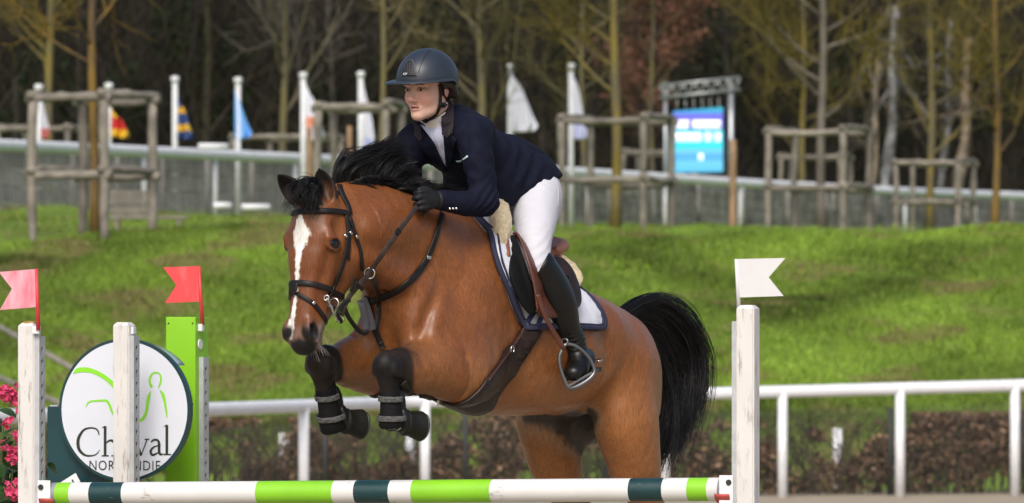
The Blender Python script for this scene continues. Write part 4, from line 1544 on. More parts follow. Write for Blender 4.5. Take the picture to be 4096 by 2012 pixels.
for L_, W_ in ((0.045, 0.022), (0.036, 0.019)):
    V, F = [], []
    for k in range(7):
        u = k / 6
        w = W_ * math.sin(math.pi * min(1, u * 0.97 + 0.02)) ** 0.7
        z = -0.25 * L_ * u * u * 2
        V += [(-w, u * 2 * L_, z + 0.25 * w), (0, u * 2 * L_, z), (w, u * 2 * L_, z + 0.25 * w)]
        if k:
            b = 3 * k
            F += [(b - 3, b - 2, b + 1, b), (b - 2, b - 1, b + 2, b + 1)]
    me = bpy.data.meshes.new('leaf')
    me.from_pydata(V, [], F)
    smooth(me)
    me.materials.append(M_LEAF)
    lm.append(me)
V, F = [], []
for p in range(5):
    a0 = 2 * math.pi * p / 5
    b = len(V)
    for k in range(5):
        u = k / 4
        w = 0.010 * math.sin(math.pi * (0.12 + 0.80 * u))
        rr = 0.024 * u
        zz = 0.010 * math.sin(u * 2.2)
        for s_ in (-1, 0, 1):
            V.append((rr * math.cos(a0) - s_ * w * math.sin(a0), rr * math.sin(a0) + s_ * w * math.cos(a0), zz + (0.003 if s_ else 0)))
        if k:
            c = b + 3 * k
            F += [(c - 3, c - 2, c + 1, c), (c - 2, c - 1, c + 2, c + 1)]
fme = bpy.data.meshes.new('flower')
fme.from_pydata(V, [], F)
smooth(fme)
fme.materials.append(M_PETAL)
inv = parent_inv(fs_)


def place(me, name, p, d, scale):
    o = bpy.data.objects.new(name, me)
    link(o, fs_)
    o.matrix_parent_inverse = inv
    q = Vector(d).to_track_quat('Y' if name == 'leaf' else 'Z', 'Z' if name == 'leaf' else 'Y')
    o.matrix_basis = Matrix.LocRotScale(Vector(p), q @ Matrix.Rotation(g.uniform(-1.2, 1.2), 3, 'Y' if name == 'leaf' else 'Z').to_quaternion(), (scale,) * 3)
    return o


for i in range(250):
    P = tips[g.integers(0, len(tips))]
    k = g.integers(2, 8)
    d = nrm(g.normal(size=3) + np.array((0, -0.6, 0.15)))
    place(lm[i % 2], 'leaf', P[k] + g.normal(size=3) * 0.03, d, g.uniform(0.7, 1.3))
for cx_, cy_, n_ in ((22, 1570, 9), (46, 1600, 8), (12, 1590, 6), (66, 1575, 6), (42, 1695, 6), (55, 1740, 4), (50, 1810, 9), (76, 1840, 6), (66, 1960, 8), (84, 1985, 8), (5, 1775, 4), (28, 1950, 4), (70, 1625, 3)):
    cpt = at(cx_ * 0.95, cy_, 30.30)
    for _ in range(n_):
        place(fme, 'flower', np.array(cpt) + g.normal(size=3) * (0.016, 0.03, 0.014), nrm(g.normal(size=3) * 0.7 + np.array((0.1, -1.0, 0.2))), g.uniform(0.5, 0.95))
# ------------------------------------------------------------------ the horse
# horse frame: u forward, v to the horse's left, w up (world height); heading 56 degrees out of the picture plane
HC, HS = math.cos(R(56)), math.sin(R(56))
HX0, HY0 = (1215 * K - 2048) / 1000.0, 30.0


def h2w(p):
    p = np.asarray(p, float)
    q = np.empty_like(p)
    q[..., 0] = HX0 - HC * p[..., 0] + HS * p[..., 1]
    q[..., 1] = HY0 - HS * p[..., 0] - HC * p[..., 1]
    q[..., 2] = p[..., 2]
    return q


def w2h(p):
    p = np.asarray(p, float)
    x, y = p[..., 0] - HX0, p[..., 1] - HY0
    return np.stack([-HC * x - HS * y, HS * x - HC * y, p[..., 2]], -1)


def H(dx, dy, v):
    """a point of the photograph (2575 px wide) that lies v metres to the horse's left of its middle plane -> (u, v, w)"""
    k = (dx * K - 2048) / FPX
    u = (HX0 + HS * v - k * HY0 + k * HC * v) / (HC - k * HS)
    Y = HY0 - HS * u - HC * v
    return np.array([u, v, CAMZ - (dy * K - HY) / FPX * Y])


MIR = np.array([1, -1, 1])
vol = Vol((-1.5, -0.42, 0.40), (1.32, 0.42, 2.48), 0.0058)
# trunk: stations u, half width, top, bottom
TR = np.array([
    [0.56, 0.12, 2.02, 1.68], [0.44, 0.165, 2.10, 1.565], [0.25, 0.205, 2.145, 1.455], [0.05, 0.238, 2.12, 1.375],
    [-0.15, 0.268, 2.02, 1.36], [-0.35, 0.285, 1.93, 1.362], [-0.55, 0.28, 1.88, 1.39], [-0.74, 0.235, 1.83, 1.45], [-0.92, 0.17, 1.745, 1.50]])
cz = TR[:, 3] + (TR[:, 2] - TR[:, 3]) * 0.47
vol.tube(np.stack([TR[:, 0], 0 * cz, cz], 1), TR[:, 1], cz - TR[:, 3], TR[:, 2] - cz, k=0.02, n=56)
# withers ridge and croup
vol.tube([(0.26, 0, 2.10), (0.08, 0, 2.09), (-0.12, 0, 2.0)], [0.045, 0.05, 0.05], k=0.09)
vol.tube([(-0.45, 0, 1.79), (-0.72, 0, 1.748), (-0.93, 0, 1.655)], [0.12, 0.13, 0.08], [0.085, 0.085, 0.07], k=0.06)
# neck
NK = np.array([[0.10, 0, 1.86, 0.165, 0.29, 0.30], [0.40, 0, 1.955, 0.148, 0.225, 0.25], [0.66, -0.02, 2.035, 0.118, 0.205, 0.235],
               [0.86, -0.045, 2.09, 0.096, 0.178, 0.20], [1.0, -0.075, 2.125, 0.072, 0.135, 0.14], [1.06, -0.092, 2.12, 0.062, 0.095, 0.11]])
vol.tube(NK[:, :3], NK[:, 3], NK[:, 5], NK[:, 4], k=0.06, n=56)
for s in (1, -1):
    m = np.array([1, s, 1])
    # neck muscles: splenius belly, jugular side, brachiocephalic band
    vol.ell(m * (0.60, 0.05, 2.10), (0.30, 0.065, 0.085), 0.08, op='add')
    vol.tube([m * (0.92, 0.015, 1.99), m * (0.70, 0.07, 1.91), m * (0.46, 0.105, 1.78)], [0.02, 0.042, 0.06], k=0.06)
    # shoulder blade, point of shoulder, triceps, breast
    ax = nrm(np.array([(0.62, 0, -0.79), (0, 1, 0), (0.79, 0, 0.62)]))
    vol.ell(m * (0.24, 0.165, 1.83), (0.30, 0.055, 0.125), 0.09, A=ax)
    vol.ell(m * (0.41, 0.155, 1.66), (0.13, 0.072, 0.13), 0.07)
    vol.ell(m * (0.30, 0.165, 1.60), (0.17, 0.07, 0.14), 0.09)
    vol.ell(m * (0.56, 0.095, 1.71), (0.115, 0.10, 0.15), 0.07)
    # barrel side
    vol.ell(m * (-0.22, 0.17, 1.63), (0.34, 0.115, 0.24), 0.08)
    # haunch
    vol.ell(m * (-0.60, 0.155, 1.71), (0.12, 0.09, 0.095), 0.07)          # point of hip
    vol.ell(m * (-0.80, 0.125, 1.56), (0.22, 0.13, 0.20), 0.08)
    vol.ell(m * (-0.90, 0.12, 1.44), (0.14, 0.115, 0.21), 0.06)           # buttock
    vol.tube([m * (-0.78, 0.15, 1.56), m * (-0.745, 0.185, 1.36), m * (-0.80, 0.19, 1.16)], [0.12, 0.12, 0.09], [0.17, 0.15, 0.112], k=0.06, n=24)
    # gaskin, hock, cannon, pastern, hoof of the hind leg
    vol.tube([m * (-0.76, 0.195, 1.32), m * (-0.87, 0.19, 1.08), m * (-0.99, 0.175, 0.90)], [0.10, 0.078, 0.052], [0.135, 0.092, 0.068], k=0.05, n=24)
    vol.tube([m * (-0.98, 0.175, 0.92), m * (-1.03, 0.17, 0.86), m * (-1.08, 0.165, 0.70), m * (-1.12, 0.165, 0.60)], [0.048, 0.04, 0.032, 0.042], [0.066, 0.052, 0.038, 0.046], k=0.02)
    vol.tube([m * (-1.12, 0.165, 0.60), m * (-1.18, 0.165, 0.54)], [0.04, 0.036], k=0.015)
    vol.tube([m * (-1.18, 0.165, 0.55), m * (-1.25, 0.165, 0.49)], [0.046, 0.062], k=0.012)
# flank hollows, girth groove behind the elbow, sheath
for s in (1, -1):
    m = np.array([1, s, 1])
    vol.ell(m * (-0.50, 0.335, 1.60), (0.10, 0.05, 0.17), 0.06, op='sub', A=nrm(np.array([(1, 0, -0.35), (0, 1, 0), (0.35, 0, 1)])))
vol.tube([(-0.50, 0, 1.42), (-0.66, 0, 1.41), (-0.75, 0, 1.44)], [0.05, 0.055, 0.045], k=0.05)
# front legs: elbow, knee, fetlock, hoof
ELB_N, KNE_N, FET_N, HOO_N = np.array((0.45, 0.195, 1.495)), H(975, 912, 0.13), H(985, 1058, 0.13), H(1064, 1067, 0.175)
ELB_F, KNE_F, FET_F, HOO_F = np.array((0.50, -0.19, 1.53)), H(803, 903, -0.14), H(833, 1055, -0.14), H(903, 1061, -0.095)
for E, Kn, Ft, Ho, s in ((ELB_N, KNE_N, FET_N, HOO_N, 1), (ELB_F, KNE_F, FET_F, HOO_F, -1)):
    d = nrm(Kn - E)
    up = np.array((0, 0, 1.0))
    vol.tube([E - 0.17 * d + 0.07 * up - (0, 0.03 * s, 0), E - 0.03 * d + 0.035 * up, E + 0.16 * d + 0.02 * up, E + 0.30 * d, Kn - 0.05 * d], [0.05, 0.078, 0.084, 0.070 if s > 0 else 0.062, 0.052], [0.08, 0.108, 0.104, 0.088 if s > 0 else 0.076, 0.062 if s > 0 else 0.054], k=0.08, n=30)
    vol.tube([E + 0.02 * d - 0.03 * up, E + 0.2 * d - 0.03 * up], [0.045, 0.03], k=0.03)          # flexor belly
    vol.tube([E + 0.08 * d + 0.07 * up + (0, 0.02 * s, 0), E + 0.26 * d + 0.035 * up + (0, 0.012 * s, 0)], [0.032, 0.02], k=0.02)
    c = nrm(Ft - Kn)
    vol.tube([Kn - 0.05 * d + 0.006 * up, Kn + 0.004 * d - 0.006 * up, Kn + 0.05 * c, Kn + 0.10 * c], [0.046, 0.048, 0.045, 0.036], [0.054, 0.055, 0.049, 0.041], k=0.03, n=18)
    lt = np.array((0, 1.0, 0))
    vol.ell(Kn + 0.030 * d + 0.015 * c, (0.026, 0.040, 0.030), 0.025)
    vol.ell(Kn + 0.020 * d + 0.052 * c, (0.024, 0.036, 0.026), 0.022)
    vol.ell(Kn - 0.055 * d + 0.050 * c, (0.028, 0.022, 0.036), 0.025)
    for sg in (1, -1):
        vol.ell(Kn + 0.004 * d + 0.030 * c + sg * 0.050 * lt, (0.030, 0.012, 0.034), 0.02)
        vol.ell(Kn + 0.012 * d + 0.085 * c + sg * 0.040 * lt, (0.018, 0.008, 0.03), 0.02, op='sub')
    vol.tube([Kn - 0.03 * d - 0.062 * c - 0.03 * lt, Kn - 0.03 * d - 0.066 * c, Kn - 0.03 * d - 0.062 * c + 0.03 * lt], [0.006, 0.008, 0.006], k=0.03, op='sub')
    vol.tube([Kn + 0.04 * c, Kn + 0.13 * c, Ft - 0.03 * c, Ft], [0.034, 0.028, 0.032, 0.04], [0.042, 0.035, 0.037, 0.044], k=0.02)
    hd = nrm(Ho - Ft)
    vol.tube([Ft, Ft + 0.07 * hd], [0.038, 0.034], k=0.018)
# skin folds, muscle lines and the groove between the breast muscles
vol.tube([(0.69, 0, 1.90), (0.72, 0, 1.78), (0.66, 0, 1.62)], [0.010, 0.016, 0.014], k=0.05, op='sub')
for s in (1, -1):
    m = np.array((1, s, 1.0))
    for a_, b_, c_, r_ in (((1096, 866, 0.20), (1140, 872, 0.225), (1172, 896, 0.235), 0.004), ((1040, 912, 0.205), (1090, 920, 0.235), (1140, 930, 0.25), 0.004), ((1050, 946, 0.195), (1095, 955, 0.23), (1140, 962, 0.245), 0.004)):
        if s > 0:
            PQ = []
            for x_, y_, v_0 in (a_, b_, c_):
                PQ.append(H(x_, y_, v_0 + 0.03))
            vol.tube(PQ, [r_, r_ * 1.6, r_], k=0.030, op='sub')
    vol.tube([m * (0.46, 0.185, 1.98), m * (0.60, 0.165, 1.80), m * (0.66, 0.15, 1.68)], [0.006, 0.012, 0.008], k=0.05, op='sub')
    vol.tube([m * (-0.44, 0.285, 1.74), m * (-0.50, 0.30, 1.58), m * (-0.46, 0.29, 1.44)], [0.008, 0.014, 0.008], k=0.045, op='sub')
    vol.tube([m * (0.06, 0.235, 1.86), m * (0.10, 0.265, 1.66), m * (0.20, 0.265, 1.50)], [0.006, 0.010, 0.008], k=0.05, op='sub')
# head
HFH = np.array((math.cos(R(3)), -math.sin(R(3)), 0.0))     # the head is turned a little to the horse's right
HLF = np.array((math.sin(R(3)), math.cos(R(3)), 0.0))
TAU = R(9)
HA = HFH * math.sin(TAU) - np.array((0, 0, 1)) * math.cos(TAU)      # poll -> muzzle
HN = HFH * math.cos(TAU) + np.array((0, 0, 1)) * math.sin(TAU)      # out of the face
POLL = H(790, 508, -0.09)
HLEN = 0.962


def hd(a, f, l):
    return POLL + a * HLEN * HA + f * HN + l * HLF


def to_head(P):
    q = P - POLL
    return q @ HA / HLEN, q @ HN, q @ HLF


#  a, front, back, half width
HD = np.array([[0.03, 0.020, -0.115, 0.078], [0.10, 0.042, -0.20, 0.104], [0.16, 0.052, -0.238, 0.104], [0.23, 0.050, -0.242, 0.096], [0.30, 0.046, -0.222, 0.088],
               [0.37, 0.042, -0.178, 0.077], [0.44, 0.038, -0.132, 0.068], [0.50, 0.034, -0.106, 0.061], [0.555, 0.026, -0.084, 0.060], [0.592, 0.006, -0.056, 0.046]])
hc = (HD[:, 1] + HD[:, 2]) / 2
vol.tube([hd(a, f, 0) for a, f in zip(HD[:, 0], hc)], HD[:, 3], (HD[:, 1] - HD[:, 2]) / 2, lat=HLF, k=0.035, n=30)
HAX = np.array([HA, HN, HLF])
vol.tube([hd(0.03, 0.0, 0), hd(0.14, 0.015, 0), hd(0.25, 0.012, 0)], [0.075, 0.102, 0.075], [0.03, 0.034, 0.03], lat=HLF, k=0.04)      # broad forehead
vol.tube([hd(0.22, 0.022, 0), hd(0.36, 0.016, 0), hd(0.48, 0.010, 0)], [0.064, 0.056, 0.046], [0.026, 0.024, 0.022], lat=HLF, k=0.03)    # nasal bone
for s in (1, -1):
    vol.ell(hd(0.215, -0.135, s * 0.062), (0.115, 0.095, 0.038), 0.03, A=HAX)      # jowl
    vol.tube([hd(0.20, -0.03, s * 0.090), hd(0.27, -0.035, s * 0.078), hd(0.345, -0.032, s * 0.066)], [0.016, 0.013, 0.009], lat=HLF, k=0.03)   # facial crest
    vol.ell(hd(0.148, 0.000, s * 0.100), (0.034, 0.032, 0.018), 0.022, A=HAX)      # brow
    vol.tube([hd(0.152, 0.024, s * 0.106), hd(0.148, -0.002, s * 0.119), hd(0.154, -0.028, s * 0.118), hd(0.170, -0.044, s * 0.110)], [0.008, 0.0095, 0.010, 0.008], k=0.014)
    vol.ell(hd(0.171, -0.010, s * 0.128), (0.019, 0.029, 0.016), 0.010, A=HAX, op='sub')   # socket
    vol.tube([hd(0.180, 0.024, s * 0.105), hd(0.194, 0.004, s * 0.113), hd(0.193, -0.022, s * 0.114), hd(0.180, -0.044, s * 0.109)], [0.006, 0.007, 0.0075, 0.006], k=0.012)      # lower lid
    vol.ell(hd(0.100, -0.035, s * 0.114), (0.030, 0.026, 0.018), 0.035, A=HAX, op='sub')     # hollow above the eye
    vol.ell(hd(0.38, -0.10, s * 0.082), (0.07, 0.03, 0.016), 0.03, A=HAX, op='sub')       # cheek hollow above the bars
    # nostril: rim, then the opening
    vol.tube([hd(0.495, 0.016, s * 0.050), hd(0.522, 0.026, s * 0.056), hd(0.556, 0.012, s * 0.060), hd(0.562, -0.020, s * 0.060)], [0.014, 0.017, 0.016, 0.011], k=0.024)
    vol.ell(hd(0.534, 0.004, s * 0.061), (0.034, 0.020, 0.022), 0.012, A=nrm(np.array([HA * 0.9 - HN * 0.42, HN * 0.9 + HA * 0.42, HLF])), op='sub')
    vol.tube([hd(0.46, -0.080, s * 0.062), hd(0.525, -0.060, s * 0.064), hd(0.585, -0.036, s * 0.048)], [0.004, 0.005, 0.005], k=0.012, op='sub')    # mouth line
    # ear: a tapering shell opened to the front
    eb = hd(0.010, -0.030, s * 0.058)
    tip = (H(697, 436, -0.19) if s < 0 else H(801, 421, -0.045))
    el = np.linalg.norm(tip - eb)
    ed = (tip - eb) / el
    eo = HFH * 0.80 + HLF * (0.75 if s > 0 else 0.30)
    eo = nrm(eo - ed * np.dot(eo, ed))
    ew = np.cross(ed, eo)
    EARS = globals().setdefault('EARS', [])
    EARS.append((eb, ed, eo, ew, el))
    pts = [eb - 0.02 * ed, eb + 0.045 * ed, eb + 0.5 * el * ed - 0.006 * eo, eb + 0.78 * el * ed - 0.004 * eo, eb + (el - 0.004) * ed + 0.004 * eo]
    vol.tube(pts, [0.03, 0.043, 0.044, 0.028, 0.005], [0.03, 0.034, 0.030, 0.018, 0.005], lat=ew, k=0.014, n=16)
    vol.tube([eb + 0.04 * ed + 0.034 * eo, eb + 0.5 * el * ed + 0.024 * eo, eb + 0.78 * el * ed + 0.016 * eo, eb + (el - 0.012) * ed + 0.010 * eo], [0.018, 0.034, 0.022, 0.005], [0.024, 0.036, 0.022, 0.005], lat=ew, k=0.005, n=14, op='sub')
vol.ell(hd(0.572, -0.016, 0), (0.040, 0.038, 0.050), 0.02, A=HAX)                  # upper lip
vol.ell(hd(0.560, -0.082, 0), (0.038, 0.026, 0.040), 0.018, A=HAX)                 # chin and lower lip
hv, hf = vol.mesh(3)
hv = hv + 0.0
del vol

# coat colours: bay, black points, blaze, grey skin; markings of the animal, plus a belly lightened like frontal fill
n1 = vnoise(hv, 30, 1)
n2 = vnoise(hv, 9, 2)
n3 = vnoise(hv, 120, 3)
bay = np.array((0.212, 0.073, 0.019))
dark = np.array((0.105, 0.028, 0.008))
light = np.array((0.315, 0.126, 0.041))
blk = np.array((0.0065, 0.0055, 0.0055))
white = np.array((0.80, 0.78, 0.74))
grey = np.array((0.055, 0.05, 0.048))
col = bay + (dark - bay) * np.clip(0.35 + 0.35 * n2, 0, 1)[:, None] * 0.6


def blend(c, w):
    global col
    col = col + (np.asarray(c) - col) * np.clip(w, 0, 1)[:, None]


blend(light, sstep(1.72 - hv[:, 2] + 0.06 * n2, 0.0, 0.32) * 0.7 * (hv[:, 0] < 0.5))       # paler belly and barrel, with frontal fill light put into the coat colour
blend(dark, sstep(hv[:, 2] - 2.02, 0, 0.2) * 0.35 * (hv[:, 0] < 0.9))
for E, Kn, Ft, Ho in ((ELB_N, KNE_N, FET_N, HOO_N), (ELB_F, KNE_F, FET_F, HOO_F)):
    dq, tq = seg_dist(hv, E, Kn)
    up_ = hv[:, 2] - (E[2] + tq * (Kn[2] - E[2]))
    blend(light * 0.75, (1 - sstep(dq, 0.12, 0.2)) * sstep(tq, 0.1, 0.5) * 0.6)
    blend(blk, (1 - sstep(dq, 0.10, 0.14)) * sstep(tq + 1.1 * up_ + 0.06 * n1, 0.62, 1.0) ** 1.5)
    dq, tq = seg_dist(hv, Kn, Ft)
    blend(blk * (1 + 0.0), 1 - sstep(dq, 0.085, 0.11))
    blend((0.022, 0.012, 0.008), (1 - sstep(dq, 0.085, 0.11)) * np.clip(0.25 + 0.5 * n1, 0, 0.6))
    dq, _ = seg_dist(hv, Ft, Ho)
    blend(blk, 1 - sstep(dq, 0.07, 0.09))
dq, tq = seg_dist(hv, FET_N, HOO_N)
blend(white, (1 - sstep(dq, 0.05, 0.07)) * sstep(0.45 - np.abs(tq - 0.35) + 0.15 * n1, 0.2, 0.3))
blend(blk, sstep(0.98 + 0.04 * n1 - hv[:, 2], 0, 0.08))
# inner thigh and sheath skin
fa = hv[hf]
fn_ = np.cross(fa[:, 2] - fa[:, 0], fa[:, 3] - fa[:, 1])
vn = np.zeros_like(hv)
for j in range(4):
    for q in range(3):
        vn[:, q] += np.bincount(hf[:, j], weights=fn_[:, q], minlength=len(hv))
vn = nrm(vn)
wi = np.where(hv[:, 1] < 0.02, sstep(vn[:, 1], -0.65, -0.10), sstep(-vn[:, 1], -0.15, 0.5)) * sstep(1.46 - hv[:, 2], -0.02, 0.05) * sstep(hv[:, 2] - 0.5 * (hv[:, 0] + 0.58) + 0.015 * n1, 1.27, 1.37) * sstep(-hv[:, 0], 0.46, 0.60)
blend((0.30, 0.20, 0.12), wi * (1 - wi) * 2.2)
blend(grey * 0.8, sstep(wi, 0.35, 0.9) * 0.95)
blend(grey * 0.7, sstep(1.45 - hv[:, 2], 0, 0.04) * sstep(0.07 - np.abs(hv[:, 1]), 0, 0.03) * sstep(-hv[:, 0], 0.5, 0.56) * (hv[:, 2] > 1.3))
# head markings
ha, hn_, hl = to_head(hv)
onh = (ha > -0.02) & (ha < 0.66) & (np.abs(hl) < 0.14) & (hn_ > -0.28)
onh &= (np.linalg.norm(hv - KNE_F, axis=1) > 0.155) & (seg_dist(hv, KNE_F, FET_F)[0] > 0.09)
frt = sstep(hn_, -0.035, 0.0)
bw = 0.88 * np.interp(ha, [0.06, 0.085, 0.125, 0.16, 0.20, 0.25, 0.40, 0.50, 0.56], [0.004, 0.016, 0.038, 0.038, 0.022, 0.014, 0.012, 0.018, 0.010])
bc = np.interp(ha, [0.06, 0.14, 0.25, 0.40, 0.56], [-0.002, -0.002, -0.006, -0.010, -0.032])
blend(dark * 1.05, onh * sstep(hn_, -0.06, 0.02) * 0.45)
blend(white, onh * frt * (1 - sstep(np.abs(hl - bc) / (bw + 1e-4) + 0.22 * n3 + 0.15 * n1, 0.75, 1.15)) * (ha > 0.055) * (ha < 0.57))
mz = sstep(ha + 0.35 * np.maximum(-hn_ - 0.02, 0) + 0.02 * n1, 0.50, 0.56)
blend((0.23, 0.19, 0.165), onh * sstep(ha + 0.6 * np.maximum(-hn_, 0) + 0.02 * n1, 0.46, 0.54) * 0.85 * (1 - frt * 0.6))
blend(blk * 1.4, onh * sstep(ha + 0.30 * np.clip(hn_ + 0.02, -0.08, 0.05) + 0.012 * n1, 0.558, 0.584) * (1 - 0.6 * sstep(np.abs(hl + 0.005), 0.0, 0.012) * 0))
for s in (1, -1):
    q = hv - hd(0.534, 0.006, s * 0.054)
    blend(blk * 1.3, 1 - sstep(np.linalg.norm(q, axis=1), 0.031, 0.046))
    q = hv - hd(0.171, -0.012, s * 0.115)
    blend(blk * 2.2, (1 - sstep(np.sqrt((q @ HA * 1.35) ** 2 + (q @ HN) ** 2), 0.024, 0.034)) * (np.abs(q @ HLF) < 0.03) * 0.9)
    # dark ear rims and tips
for eb, ed, eo, ew, el in EARS:
    q = hv - eb
    te, to, tw = q @ ed, q @ eo, q @ ew
    on = (te > 0.02) & (te < 0.3) & (np.abs(tw) < 0.055) & (np.abs(to) < 0.045)
    rim = sstep(te / el + 0.06 * n1, 0.34, 0.70)
    wr = np.interp(te / el, [0, 0.3, 0.5, 0.8, 1], [0.03, 0.043, 0.044, 0.028, 0.004])
    edge = sstep(np.abs(tw) / wr, 0.60, 0.85)
    inside = sstep((vn @ eo), 0.2, 0.6)
    blend((0.030, 0.013, 0.008), on * sstep(te / el, 0.10, 0.25) * (0.35 + 0.5 * inside))
    blend(blk * 1.3, on * np.maximum(rim, edge * 0.9))


def coat_fn(t, vec, c):
    # fine lie of the coat
    mp = t.n('Mapping')
    mp.inputs['Rotation'].default_value = (0.0, R(35), R(56))
    mp.inputs['Scale'].default_value = (1.0, 1.0, 0.16)
    t.l(t.n('TexCoord').outputs['Object'], mp.inputs[0])
    fine = t.noise(mp.outputs[0], 190, 4, 0.65)
    f = t.ramp(fine, [(0.3, (0.66,) * 3), (0.7, (1.34,) * 3)])
    # dark hair is duller than the glossy bay coat
    bw_ = t.n('RGBToBW')
    t.l(c, bw_.inputs[0])
    t.l(t.ramp(bw_.outputs[0], [(0.008, (0.58,) * 3), (0.06, (0.40,) * 3)]), t.b.inputs['Roughness'])
    t.l(t.ramp(bw_.outputs[0], [(0.008, (0.26,) * 3), (0.06, (0.42,) * 3)]), t.b.inputs['Specular IOR Level'])
    return t.mix(1.0, c, f, 'MULTIPLY')


M_COAT = mat('bay_coat', None, rough=0.43, var=0.10, vs=7, bump=0.25, bs=240, bd=0.0012, sheen=0.03, spec=0.45, attr=True, fn=coat_fn)
M_EYE = mat('horse_eye', (0.004, 0.003, 0.003), rough=0.04, var=0.2, spec=0.6)
M_HOOF = mat('hoof_horn', (0.008, 0.0075, 0.007), rough=0.6, spec=0.3, bump=0.3, bs=90, stretch=(1, 1, 4))
M_STEEL = mat('polished_steel', (0.62, 0.62, 0.62), rough=0.22, metal=1.0, var=0.06)
M_HAIR = mat('black_horse_hair', (0.006, 0.0055, 0.006), rough=0.42, var=0.35, vs=25, spec=0.42)

base_h = h2w(np.array((0, 0, 0)))
horse = empty('horse', tuple(base_h), 'bay horse with a white blaze jumping over the striped pole', 'horse')
# faint unevenness of muscle and skin
hv = hv + vn * (0.0022 * vnoise(hv, 14, 11) + 0.0008 * vnoise(hv, 55, 12))[:, None] * (hv[:, 0] < 0.85)[:, None]
body = mesh_np('body', h2w(hv), hf, M_COAT, horse, col=col)
HV_W = h2w(hv)
HBVH = BVHTree.FromPolygons([tuple(p) for p in HV_W], [tuple(int(i) for i in q) for q in hf])


for s in (1, -1):
    P, F = uv_sphere(hd(0.171, -0.010, s * 0.1045), (0.0225, 0.030, 0.0190), HAX)
    mesh_np('eye', h2w(P), F, M_EYE, horse)
# front hooves with shoes
for Ft, Ho in ((FET_N, HOO_N), (FET_F, HOO_F)):
    d = nrm(Ho - Ft)
    lat = np.array((0, 1, 0.0))
    Q = np.stack([Ft + 0.050 * d, Ft + 0.060 * d, Ft + 0.072 * d, Ft + 0.078 * d, Ft + 0.110 * d, Ft + 0.142 * d])
    T, N, B = frames(Q, (0, 0, 1))
    nn = 32
    a = np.linspace(0, 2 * math.pi, nn, endpoint=False)
    V = []
    for q, r, off in zip(Q, (0.037, 0.046, 0.048, 0.043, 0.049, 0.055), (0, 0, 0.002, 0.002, 0.005, 0.008)):
        ca, sa = np.cos(a), np.sin(a)
        V.append(q + (r * ca + off)[:, None] * (-N[1]) * 1.08 + (r * sa)[:, None] * B[1])
    V.append(V[-1] * 1.0)                                  # sole with its own sharp edge
    V = np.vstack(V)
    F = [(i * nn + j, i * nn + (j + 1) % nn, (i + 1) * nn + (j + 1) % nn, (i + 1) * nn + j) for i in range(5) for j in range(nn)] + [tuple(range(6 * nn, 7 * nn))]
    ho = mesh_np('hoof', h2w(V), F, M_HOOF, horse)
    Q = np.stack([Q[0], Q[1], Q[4], Q[5]])
    T, N, B = frames(Q, (0, 0, 1))
    aa = np.linspace(0.6, 2 * math.pi - 0.6, 26) + math.pi
    ring = np.array([Q[3] + 0.004 * d + (0.050 * math.cos(x) + 0.008) * (-N[1]) * 1.08 + 0.050 * math.sin(x) * B[1] for x in aa])
    V, F = tube_np(ring, 0.006, 6)
    mesh_np('horseshoe', h2w(V), F, mat('worn_iron_shoe', (0.10, 0.10, 0.10), rough=0.5, metal=0.8), ho)


def cast(dx, dy, bvh=None, off=0.0):
    """where the sight line through a photo point (2575 wide) meets the animal; returns point, normal"""
    o = Vector((0, 0, CAMZ))
    d = (at(dx * K, dy * K, 30) - o).normalized()
    b = bvh or HBVH
    hit, n, i, dist = b.ray_cast(o, d)
    if hit is None:
        p = o + d * 29.7
        hit, n, i, dist = b.find_nearest(p)
        # slide along the sight line to the closest approach
        best = None
        for q in np.linspace(28.6, 31.2, 53):
            p = o + d * q
            h2, n2_, i2, d2 = b.find_nearest(p)
            if h2 is not None and (best is None or d2 < best[0]):
                best = (d2, h2, n2_)
        hit, n = best[1], best[2]
    if n.dot(d) > 0:
        n = -n
    return np.array(hit + n * off), np.array(n)


# mane, forelock, tail, whiskers: real strands
def strands(roots, guides, n, m=12, jit=0.02, curl=0.01, r0=0.0013, seed=1, clump=14, lenvar=0.35):
    """roots/guides: list of guide polylines (g, k, 3) spread along the root line; strands are interpolated between guides and gathered in clumps"""
    r = np.random.default_rng(seed)
    Gd = np.stack([catmull(g, m) for g in guides])
    k = len(Gd)
    nc = max(1, n // clump)
    ct = r.uniform(0, k - 1, nc)
    ci = np.minimum(ct.astype(int), k - 2)
    cf = (ct - ci)[:, None, None]
    C = Gd[ci] * (1 - cf) + Gd[ci + 1] * cf
    tt = np.linspace(0, 1, m)[None, :, None]
    C = C + r.normal(size=(nc, 1, 3)) * jit * (0.35 + 1.3 * tt ** 1.2)
    ph = r.uniform(0, 6.28, (nc, 1, 3))
    C = C + curl * np.sin(tt * r.uniform(3, 7, (nc, 1, 3)) + ph) * tt
    S = np.repeat(C, clump, 0)
    S = S + r.normal(size=(len(S), 1, 3)) * jit * 0.42 * (0.6 + 0.5 * tt)
    S = S + 0.35 * curl * np.sin(tt * r.uniform(2, 8, (len(S), 1, 3)) + r.uniform(0, 6.28, (len(S), 1, 3))) * tt
    # shorten some
    L = 1 - lenvar * r.random((len(S), 1, 1)) ** 1.5
    idx = np.linspace(0, 1, m)[None, :, None] * L * (m - 1)
    i0 = np.minimum(idx.astype(int), m - 2)
    fr = idx - i0
    out = np.take_along_axis(S, np.repeat(i0, 3, 2), 1) * (1 - fr) + np.take_along_axis(S, np.repeat(i0 + 1, 3, 2), 1) * fr
    return strands_np(out, np.full(len(out), r0))


def g3(*pts):
    return np.array([H(*p) for p in pts])


